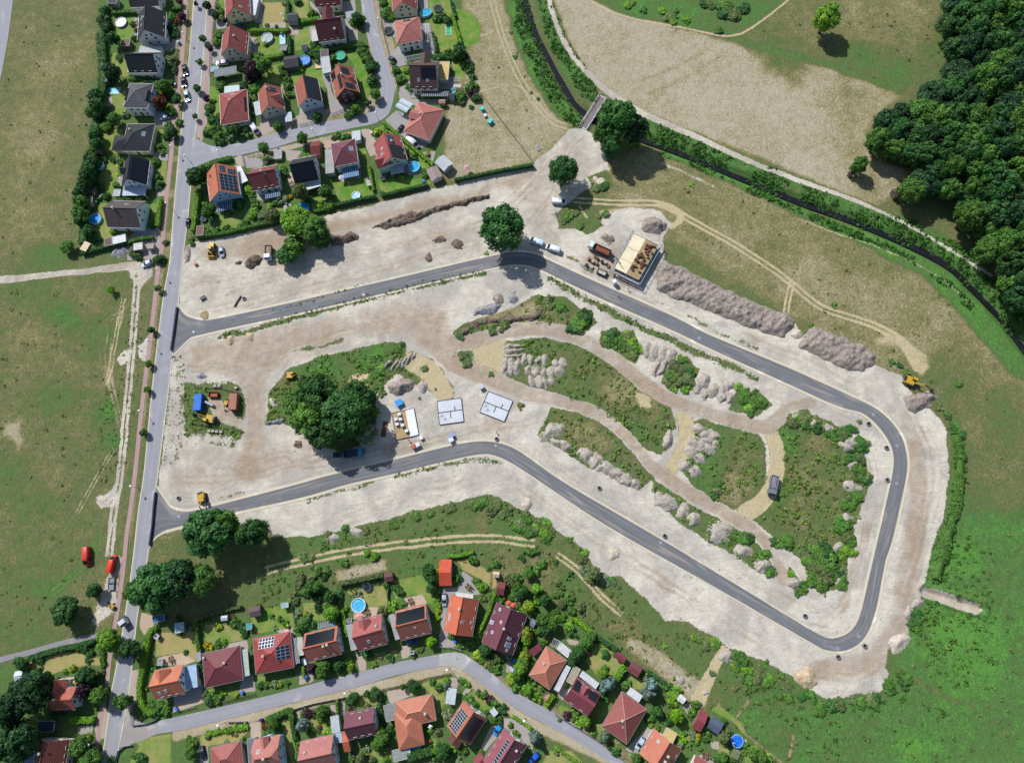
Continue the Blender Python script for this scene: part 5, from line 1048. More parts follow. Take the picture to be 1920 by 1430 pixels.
def fence(pts,h,col,desc,label=None,posts=True,th=0.05,solid=True):
 W=[at2(p,0) for p in pts];root=empty('garden_fence',(*W[0],0));m=mat('fence_'+col.strip('#'),col,0.8,0.12,2);o=np.array(W[0]);b=MB();pb=[]
 for i in range(len(W)-1):
  a,c=np.array(W[i])-o,np.array(W[i+1])-o;ln=np.linalg.norm(c-a)
  if ln < 0.2:continue
  d=(c-a)/ln;nrm=np.array([-d[1],d[0]])*th /2;k=max(1,int(round(ln /2.2)))
  zs=((0.05,h),) if solid else tuple((h*f,h*f+0.09) for f in (0.25,0.55,0.88))
  for (za,zb) in zs:
   P=[(*(a-nrm),za),(*(c-nrm),za),(*(c+nrm),za),(*(a+nrm),za),(*(a-nrm),zb),(*(c-nrm),zb),(*(c+nrm),zb),(*(a+nrm),zb)];b.add(P,[(3,2,1,0),(4,5,6,7),(0,1,5,4),(1,2,6,5),(2,3,7,6),(3,0,4,7)])
  for q in range(k+(i == len(W)-2)):pb.append(a+d*ln*q /k)
 b.obj('fence_panel',m,root)
 if posts and len(pb)< 90:
  if 'fpost' not in LAMP:LAMP['fpost']=MB().box(-.055,.055,-.055,.055,-.3,1.0).mesh('post',GREYM)
  for q in pb:link('post',LAMP['fpost'],root,(q[0],q[1],0),0,(1,1,h+0.08))
 pc=(sum(p[0] for p in pts)/len(pts),sum(p[1] for p in pts)/len(pts))
 if label:tag(root,label,'fence')
 else:pend(root,desc,'fence',pc)
 return root

# ------------------------------------------------------------------ heaps of earth
def soil_mat(name,c0,c1):
 if name in MATS:return MATS[name]
 m,t,b=new_mat(name);pos=t.new('ShaderNodeNewGeometry').outputs['Position'];n1=t.noise(pos,0.9,5,0.7,0.6);n2=t.noise(pos,2.6,4,0.8)
 t.link(t.mix(t.ramp(t.math('ADD',t.math('MULTIPLY',n1,.5),t.math('MULTIPLY',n2,.5)),.36,.64),tuple(v*.9 for v in lin(c0)),tuple(v*1.02 for v in lin(c1))),b.inputs['Base Color']);b.inputs['Roughness'].default_value=0.95;b.inputs['Specular IOR Level'].default_value=0.1
 t.link(t.bump(t.math('ADD',n1,n2),0.75,0.4),b.inputs['Normal']);MATS[name]=m;return m
SOIL={'grey':('grey_spoil','#8d857b','#bbb2a5'),'brown':('brown_topsoil','#786e65','#a89d93'),'dark':('dark_topsoil','#4f443a','#84766a'),'sand':('pale_sand_heap','#a99d8c','#cdc3b2'),'rubble':('grey_rubble','#5f6064','#a6a5a6'),'tan':('tan_sand_heap','#a28d70','#cbb999')}
HN=[0]
def heap_poly(poly,h,ramp,soil,label,rough=0.35,stripes=None,group=None,ridge=0.0):
 """heap with a drawn footprint: rises from the edge over ramp metres to a bumpy top"""
 HN[0]+= 1;W=np.array([at2(p,h*0.4) for p in poly]);g=0.38;xs=np.arange(W[:,0].min()-1,W[:,0].max()+1,g);ys=np.arange(W[:,1].min()-1,W[:,1].max()+1,g)
 X,Y=np.meshgrid(xs,ys);P=np.c_[X.ravel(),Y.ravel()];wob=np.c_[vnoise(P[:,0],P[:,1],2.6,HN[0])-.5,vnoise(P[:,0],P[:,1],2.6,HN[0]+50)-.5]*2.2
 s=sdf(P+wob,W);t=np.clip(s /ramp,-0.3,1);tc_=np.clip(t,0,1);z=h*(0.75*tc_+0.25*np.sin(tc_*math.pi /2));top=np.clip(t,0,1)
 z=z*(1+rough*(vnoise(P[:,0],P[:,1],3.2,HN[0]+9,4)-.5)*2)+rough*1.1*(vnoise(P[:,0],P[:,1],1.6,HN[0]+3,4)-.5)*top+rough*1.0*(vnoise(P[:,0],P[:,1],.6,HN[0]+5,1)-.5)*top
 if stripes:
  a,per,amp=stripes;q=P[:,0]*math.cos(a)+P[:,1]*math.sin(a)+1.2*(vnoise(P[:,0],P[:,1],5,7)-.5);z+= amp*(np.abs(np.sin(math.pi*q /per))-0.6)*top
 z=np.where(s < 0,-0.25+0.0*z,np.maximum(z,-0.2))-0.02
 nx,ny=len(xs),len(ys);I,J=np.meshgrid(np.arange(nx-1),np.arange(ny-1));q=(J*nx+I).ravel();F=np.c_[q,q+1,q+nx+1,q+nx];keep=(s >-0.5)[F].all(1);F=F[keep];u,inv=np.unique(F,return_inverse=True);F=inv.reshape(F.shape)
 if not len(F):return None
 cx,cy=W.mean(0);o=link('soil_heap',npmesh('soil_heap',np.c_[P[u]-(cx,cy),z[u]],F,soil_mat(*SOIL[soil]),True),None,(cx,cy,0.0))
 pc=(sum(p[0] for p in poly)/len(poly),sum(p[1] for p in poly)/len(poly))
 if label.startswith('~'):pend(o,label[1:],'soil heap',pc,group)
 else:tag(o,label,'soil heap',group)
 return o
def heap(p,a,b,ang,h,soil='grey',desc='grey soil heap',group=None,label=None):
 """single tipped load: a, b half sizes in plan pixels, ang degrees in the plan"""
 t=math.radians(ang);P=[];rj=random.Random(int(p[0]*7+p[1]*13))
 for k in range(14):
  q=2*math.pi*k /14;f=1.15*rj.uniform(.85,1.15);u,v=f*a*math.cos(q),f*b*math.sin(q);P.append((p[0]+u*math.cos(t)-v*math.sin(t),p[1]+u*math.sin(t)+v*math.cos(t)))
 return heap_poly(P,h,max(0.8,min(a,b)*mpp(p)*1.05),soil,label or ('~'+desc),0.42,None,group)

# ------------------------------------------------------------------ weeds and rough grass as masses nobody could count
def tufts(name,label,polys,col,size=(0.35,0.8),hgt=(0.3,0.8),per=9,seed=1):
 """polys: (plan polygon or plan line, half-width or None, tufts per square metre)"""
 rng=np.random.default_rng(seed);C=[]
 for poly,hw,dens in polys:
  W=np.array([at2(p) for p in poly])
  if hw:Ls=smooth_line(W,1.0);lo,hi=Ls.min(0)-hw,Ls.max(0)+hw
  else:lo,hi=W.min(0),W.max(0)
  n=int((hi-lo).prod()*dens);Q=rng.uniform(lo,hi,(n,2));nz=vnoise(Q[:,0],Q[:,1],6.0,seed+20)
  ok=(dist_line(Q,Ls)< hw*(0.5+nz)) if hw else inside(Q+1.2*(np.c_[nz,nz[::-1]]-.5),W);ok &= rng.random(n)< np.clip((nz-0.25)*2.4,0,1);C.append(Q[ok])
 C=np.concatenate(C);gi=np.clip(np.searchsorted(GX,C[:,0]),0,NX-1);gj=np.clip(np.searchsorted(GY,C[:,1]),0,NY-1);C=C[(A['sand']+A['straw'])[gj*NX+gi]< (.5 if seed != 6 else .95)];n=len(C);i=np.repeat(np.arange(n),per);R=rng.uniform(*size,n);H=rng.uniform(*hgt,n)*R /R.mean();d=rng.normal(size=(n*per,3));d[:,2]=np.abs(d[:,2]);d /= np.linalg.norm(d,axis=1)[:,None]
 gi=np.clip(np.searchsorted(GX,C[:,0]),0,NX-1);gj=np.clip(np.searchsorted(GY,C[:,1]),0,NY-1);gz=Z[gj*NX+gi]
 P=np.c_[C[i]+d[:,:2]*R[i][:,None]*0.8,gz[i]+d[:,2]*H[i]];N=d+0.5*rng.normal(size=d.shape);N[:,2]+= 0.3;N /= np.linalg.norm(N,axis=1)[:,None]
 V,F=cards(P,N,0.42*R[i]*rng.uniform(.6,1.2,len(i)),rng);tint=np.clip(rng.uniform(0,.6,n)[i]+rng.uniform(0,.4,len(i)),0,1)
 o=link(name,npmesh(name,V,F,LEAF,attrs={'tint':('FLOAT',np.repeat(tint,4))}));o.color=(*lin(col),1);tag(o,label,None,None,'stuff');return o

# ------------------------------------------------------------------ the houses
RED,ORG,TER,MAR,BLK,BRN,GRY,PUR,SAL='#8e4038','#b5603a','#97503a','#5e2428','#23262c','#4e4341','#46474c','#6a3440','#a35a4e'
H=house
# estate left of the main road
H('a',(640,-140,960,-150,960,62,640,88),4.6,'gable',BLK,'black roofed house at the upper edge of the picture, beside the flat white-framed shed','black house at the upper edge',pitch=38)
H('a',(722,150,705,425,1000,445,1020,165),4.2,'gable',BLK,'white house under a black pitched roof with three skylights, above the white flat-topped garage','black-roofed house with three skylights',sky=((.25,-.45,'s'),(-.3,-.5,'s',1.6,1.8)),chim=((-.05,-.15,.5),),wall='#dadada')
H('a',(622,592,955,586,945,812,640,812),4.2,'gable',BLK,'white house with steep plain black roof and windowed white gable, by two dark parked cars','steep plain black-roofed house',pitch=46,wall='#dde0e4')
H('a',(590,935,860,935,830,1210,565,1200),5.6,'hip',GRY,'two-storey white house with grey pyramid roof beside the rectangular turquoise pool','grey pyramid-roofed house',pitch=26,wall='#d3dae2',solar=(('w',.52,.9,-.45,.45,1,3,'black'),('e',-.95,-.7,-.5,.5,1,3,'black')),ridgecol='#6d6e72')
H('b',(530,15,815,15,785,295,500,292),3.2,'hip',BLK,'cream bungalow under a black hipped roof with a side wing and one large skylight','black hipped bungalow',pitch=28,wall='#d2cfa6',wings=((-6.3,-2.4,7.5,6.6),),sky=((.45,.1,'e',2.0,1.9),),chim=((-.45,.35,.9),))
H('b',(515,385,485,640,738,655,775,400),3.9,'gable',BLK,'white house with black pitched roof and a striped white terrace roof at its gable','black house with striped terrace roof',wall='#d5dadf',dorm=((-.1,3.4,'s',.95,1.6),),solar=(('n',-.85,.9,.12,.92,6,2,'black'),))
H('b',(375,806,720,815,690,1085,365,1076),3.9,'gable',BRN,'pale blue-white house with brown pitched roof above the white flat shed','brown gabled house',pitch=41,wall='#cfdbe6',chim=((-.35,-.02,.9),),sky=((.1,.55,'n',1.4,.9),))
# estate right of the main road, upper rows
H('c',(240,-150,262,185,525,180,520,-150),4.1,'gable',RED,'cream house with red roof at the upper edge beside a long white flat garage','red house at the upper edge',wall='#c9c2a6',sky=((.75,.45,'n'),))
H('c',(228,375,200,615,495,615,513,375),4.1,'gable',RED,'cream house with red pitched roof beside the white car and the long grey carport','red gabled house by the white car',wall='#cdc6ac',chim=((-.1,.25,.5),))
H('c',(165,1060,470,1000,535,1340,225,1390),3.4,'hip',RED,'red pyramid-roofed bungalow carrying several dark solar collectors on two sides','red pyramid bungalow',pitch=29,solar=(('w',-.82,-.42,-.22,.32,2,2,'black'),('e',.42,.68,-.1,.3,1,1,'black'),('e',.66,.92,-.5,.45,1,3,'black')),chim=((0,.05,.8),),sky=((.05,.7,'n',1.6,1.1),),wall='#d1cdbc')
H('c',(620,1030,650,1275,915,1228,872,985),3.9,'gable',TER,'grey-cream house with red roof and a cross dormer, next to a white carport','red house with a cross dormer',wall='#bcb9ac',dorm=((.12,3.6,'n',.98,1.9),),chim=((-.55,.05,.7),),solar=(('n',-.75,-.4,.2,.6,2,1,'grid'),))
H('c',(1025,950,1075,1190,1335,1140,1285,880),3.9,'gable',TER,'light blue house whose right roof slope is covered with black solar panels','house with one all-black solar slope',wall='#b9c6d6',solar=(('n',-.97,.97,.06,.96,6,3,'black'),))
H('c',(1415,805,1490,1090,1748,1045,1690,790),4.1,'gable',TER,'brick house with orange-red roof, solar strips and dormer near the green round pool','brick house with solar strips',wall='#5a3830',dorm=((.05,2.6,'n',.8,1.7),),solar=(('s',-.9,-.35,-.95,-.5,2,2,'black'),('s',-.3,.8,-.35,-.05,4,1,'black'),('n',-.8,-.3,.1,.6,3,2,'black'),('n',.45,.85,.15,.75,2,3,'black')),chim=((-.1,.05,.8),))
H('c',(1265,225,1555,182,1612,430,1322,468),4.3,'gable',MAR,'white house with dark maroon roof and a bright red cross gable above it','maroon house with red cross gable',pitch=44,wall='#c8c8c2',dorm=((-.15,4.2,'n',1.5,2.2),),chim=((.4,-.5,.4),))
H('c',(1245,-140,1540,-150,1552,50,1288,85),4.0,'gable',MAR,'dark brown-red house cut by the upper edge beside its concrete drive','brown-red house at the upper edge',wall='#c0b9a9')
H('m',(438,-150,455,140,725,100,720,-150),4.0,'gable',RED,'cream house with red roof at the upper edge beside the oval turquoise pool','red house by the oval pool',wall='#c6c0a8')
H('m',(465,240,740,195,795,445,515,497),5.2,'hip',SAL,'two-storey white house with rose-red hipped roof and a white terrace frame','rose-red hipped house',pitch=27,wall='#d8dadb',sky=((.5,.15,'e',1.6,1.4),),solar=(('n',-.3,.3,.6,.9,3,1,'grid'),))
H('m',(668,690,972,690,965,995,672,995),4.0,'gable','#543b36','brown house with black solar panels, two skylights and a wooden roof deck','brown house with wooden roof deck',wall='#c4bfb2',dorm=((-.05,3.6,'n',1.35,1.5),),solar=(('s',-.15,.9,-.55,-.08,4,3,'black'),),sky=((-.35,-.62,'s'),(.3,-.62,'s')))
H('n',(1360,110,1222,470,930,305,1125,-5),3.2,'hip',SAL,'salmon-red hipped bungalow beside the double barrel-roofed carport','salmon hipped bungalow',pitch=27,wall='#cfcac0',chim=((-.15,-.25,.8),),dorm=((-.05,4.0,'s',1.0,1.4),))
H('n',(110,480,380,422,435,675,165,730),5.0,'hip',PUR,'two-storey white house with plum pyramid roof and blue striped awning','plum pyramid-roofed house',pitch=29,wall='#d3d6d8',sky=((.6,.1,'e',1.7,1.9),))
H('n',(600,470,655,735,992,668,890,400),4.0,'gable','#9c433c','pale green house with red roof, partly black solar, and a grey terrace roof','red house with pale green gable',wall='#b4c7ba',sky=((-.1,-.45,'s'),(.25,-.55,'s')),solar=(('n',-.1,.95,.1,.95,5,2,'black'),('n',-.85,-.25,.1,.5,2,3,'grid')),dorm=((.62,4.5,'s',1.15,1.0),),chim=((-.35,.35,.6),))
H('b',(1357,525,1395,810,1710,748,1667,465),4.2,'gable',ORG,'light blue house with orange roof and a white-framed solar grid','orange house with white solar grid',wall='#93b3cf',solar=(('n',-.9,-.45,.18,.42,1,3,'grid'),('n',-.75,-.4,.55,.92,2,3,'grid'),('n',-.3,.85,.12,.92,5,4,'grid')),chim=((-.55,-.6,.3,'#6a4a3c'),),gutter=True)
H('d',(757,712,1062,650,1106,883,830,935),4.1,'gable','#7b3434','white house with narrow orange upper roof slope and maroon lower slope','white house with framed balcony',wall='#bccbdc',chim=((.05,.02,.9),),sky=((.2,-.15,'s',.7,.5),),gutter=True)
H('d',(1240,590,1492,545,1552,808,1272,865),4.2,'gable',BLK,'black house with glossy solar roof and white glazed terrace roof, above the blue pool','glossy black house',wall='#cfd3d6',solar=(('s',-.92,.95,-.92,-.1,8,4,'black'),),sky=((-.45,-.7,'s',.9,2.2),))
# lower estate, upper row
H('e',(290,935,606,868,655,1185,318,1255),4.1,'gable',ORG,'white house with orange roof and a wide brown dormer beside the long clipped hedge','orange house with wide dormer',wall='#dcdfe2',dorm=((-.25,4.6,'n',.95,2.4),),sky=((-.55,-.62,'s'),(-.1,-.55,'s')))
H('e',(820,745,1240,660,1292,1025,870,1130),3.4,'hip','#6d2d35','wine-red hipped bungalow with a long narrow flat carport along one side','wine-red hipped bungalow',pitch=28,wall='#bfb6a6',chim=((-.85,.75,.8),(.3,.2,.5)))
H('e',(1385,572,1808,505,1855,885,1440,985),3.5,'hip','#943330','bright red hipped house with solar tiles and a white glinting roof valley','red hipped house with solar tiles',pitch=30,wall='#cac3b4',chim=((-.35,-.05,.9),),solar=(('n',-.62,.18,.35,.9,5,3,'grid'),('e',.3,.9,-.45,.3,3,4,'grid')))
H('f',(178,1003,553,910,606,1222,230,1312),4.3,'gable','#a4583d','house with black solar field framed by orange tiles, next to the red hipped house','house with orange-framed solar field',wall='#cbced2',solar=(('n',-.85,.85,.08,.88,4,3,'black'),),chim=((.45,-.12,.9),(.2,-.15,.4)))
H('f',(730,858,1050,786,1112,1098,782,1210),4.3,'gable','#984a44','rose-red gabled house with a grey flat carport, beside the round pool with pink parasol','rose-red gabled house',wall='#c2c4c4',dorm=((-.15,3.6,'n',.95,1.9),),chim=((.65,.35,.6),),sky=((-.1,-.55,'s'),))
H('f',(1200,743,1540,665,1604,983,1258,1080),4.3,'gable','#a4583d','brown gabled house with a wide black solar roof beside the lime green tree','house beside the lime tree',wall='#c2c4c4',solar=(('n',-.93,.9,.06,.84,4,3,'black'),),sky=((.15,-.4,'s',.7,.7),))
H('g',(265,562,195,970,500,1033,588,617),4.2,'gable','#bb562c','bright orange-roofed house, maroon on its far slope, below the long orange garage','bright orange house',wall='#c9c0b0',chim=((-.35,-.1,.8),),sky=((.1,-.75,'s',.9,.9),(.3,-.75,'s',.9,.9),(.3,.25,'n'),(.25,.85,'n')),gutter=True)
H('g',(790,640,612,1102,962,1234,1122,790),4.3,'gable','#64303e','large plum-roofed house with many skylights at the bend of the lane','large plum house',wall='#b3aaa0',sky=((-.75,-.65,'s',.9,.9),(-.25,-.3,'s',.9,.9),(-.05,-.85,'s',1.1,1.6),(.35,-.6,'s',.9,.9),(.3,.5,'n',1,1.6),(.6,.55,'n',1.6,2.2),(.85,.6,'n',.9,.9)),chim=((-.05,.02,.8),))
H('h',(605,308,395,640,188,488,348,200),3.4,'hip','#a85c42','elongated orange hipped house with a white flat strip roof along its side','long orange hipped house',pitch=30,wall='#c7beac',chim=((-.1,-.45,.5),),ridgecol='#b98a6c')
H('h',(695,512,950,685,808,928,548,740),4.0,'gable','#7d3440','crimson gabled house with a red dormer between two black solar fields','crimson house',wall='#c5c0b8',dorm=((-.05,3.2,'n',.9,1.7),),solar=(('n',-.9,-.4,.15,.85,3,4,'black'),('n',.3,.93,.25,.85,4,3,'black')))
H('h',(1180,665,1445,855,1230,1225,958,1032),3.5,'hip','#8b433c','big red hipped house between the blue spruce and the silver estate car','big red hipped house',pitch=30,wall='#c9c3b6',chim=((-.1,-.12,.9),),sky=((.25,-.35,'e'),),gutter=True,ridgecol='#a8857a')
H('h',(1520,1070,1362,1335,1662,1540,1830,1268),4.3,'gable','#ab5b3c','orange house cut by the lower edge, one small skylight on its orange slope','orange house at the lower edge',wall='#c7c2b8',sky=((-.5,-.5,'s',.9,.9),),chim=((-.1,.4,.6),(.3,.4,.6)),gutter=True)
H('i',(752,1345,890,1432,800,1570,660,1470),3.6,'gable','#9a4b42','small red-roofed house at the lower edge beside the paved terrace','small red house at the lower edge',wall='#c9c3b8')
# lower row
H('j',(485,745,890,655,942,950,530,1038),3.3,'hip','#ab5e3c','orange L-shaped bungalow with hipped wings above the turquoise round pool','orange L-shaped bungalow',pitch=29,wall='#c9bfae',wings=((-2.9,-4.6,8.0,10.4),),chim=((.55,-.3,.7),),ridgecol='#c39472')
H('j',(1245,737,1052,1030,1322,1210,1515,927),4.2,'gable','#9c5334','house with an orange slope of white-ruled solar panels and a black solar slope','house with ruled solar grid',wall='#b9b5ac',solar=(('s',-.55,.88,-.85,-.18,8,4,'grid'),('n',-.8,.85,.15,.92,7,4,'black')),sky=((-.35,.45,'n'),(.45,.5,'n')))
H('j',(-80,872,252,808,287,1100,-40,1172),4.2,'gable',PUR,'plum-roofed gabled house with pale gable next to the grey flat garage','plum gabled house',wall='#c9ced2',chim=((.1,.5,.5),),gutter=True)
H('j',(1692,1055,1455,1420,1725,1590,1962,1220),4.2,'gable','#84404a','crimson house at the lower edge with a long dark solar strip down its slope','crimson house at the lower edge',wall='#b9b3aa',solar=(('s',-.75,.9,-.4,-.15,10,1,'grid'),),chim=((-.55,.55,.5),))
H('k',(255,1262,592,1182,645,1480,305,1560),3.4,'hip','#93443c','red hipped house at the lower edge behind the dark parked car','red hipped house at the lower edge',pitch=28,wall='#c6bfb0',ridgecol='#8a5a50')
H('k',(745,1168,1038,1112,1092,1500,785,1560),4.2,'gable','#a55f52','salmon house with clipped gable tops and walls coloured as lit blue at the lower edge','salmon half-hipped house',cut=0.4,wall='#a9bed2',dorm=((-.05,2.6,'n',1.1,1.6),),sky=((-.45,.35,'n'),),chim=((.05,-.05,.6),))  # blue light on the gable side is put into the wall colour
H('k',(1280,1185,1630,1110,1690,1462,1300,1550),4.3,'gable','#a25d55','plain salmon gabled house at the lower edge below the blue spruce','plain salmon house',wall='#ccd0d3',chim=((-.6,.35,.5),))
H('l',(590,590,868,575,842,832,600,835),4.0,'gable','#a34c34','orange-red corner house with a cross wing, half hidden by a purple tree','corner house with cross wing',wall='#c9cdce',dorm=((-.62,5.6,'n',1.75,2.0),),chim=((-.35,.05,.9),))
H('l',(428,1150,365,1520,718,1510,780,1165),4.1,'gable','#6e3328','dark red house at the lower edge among large trees, with a tall chimney','dark red house at the lower edge',wall='#b7aea2',chim=((-.3,-.1,1.1),),gutter=True)
mark((620,750),'round wooded island');mark((1190,485),'unfinished brick house');mark((400,755),'container yard');mark((1150,220),'oak by the bridge');mark((940,422),'lone oak by the road')
mark((1548,40),'lone bright tree in the upper meadow');mark((760,790),'slab with stacked pallets');mark((390,1000),'oak by the lower junction');mark((1450,905),'dump truck');mark((1716,722),'yellow excavator by the field')
mark((565,420),'grove below the glossy black house');mark((1005,690),'big field of tipped heaps');mark((1310,840),'broken pile in the right island');mark((185,1050),'red vans');mark((1850,250),'dense wood');mark((255,900),'red clinker cycle path')

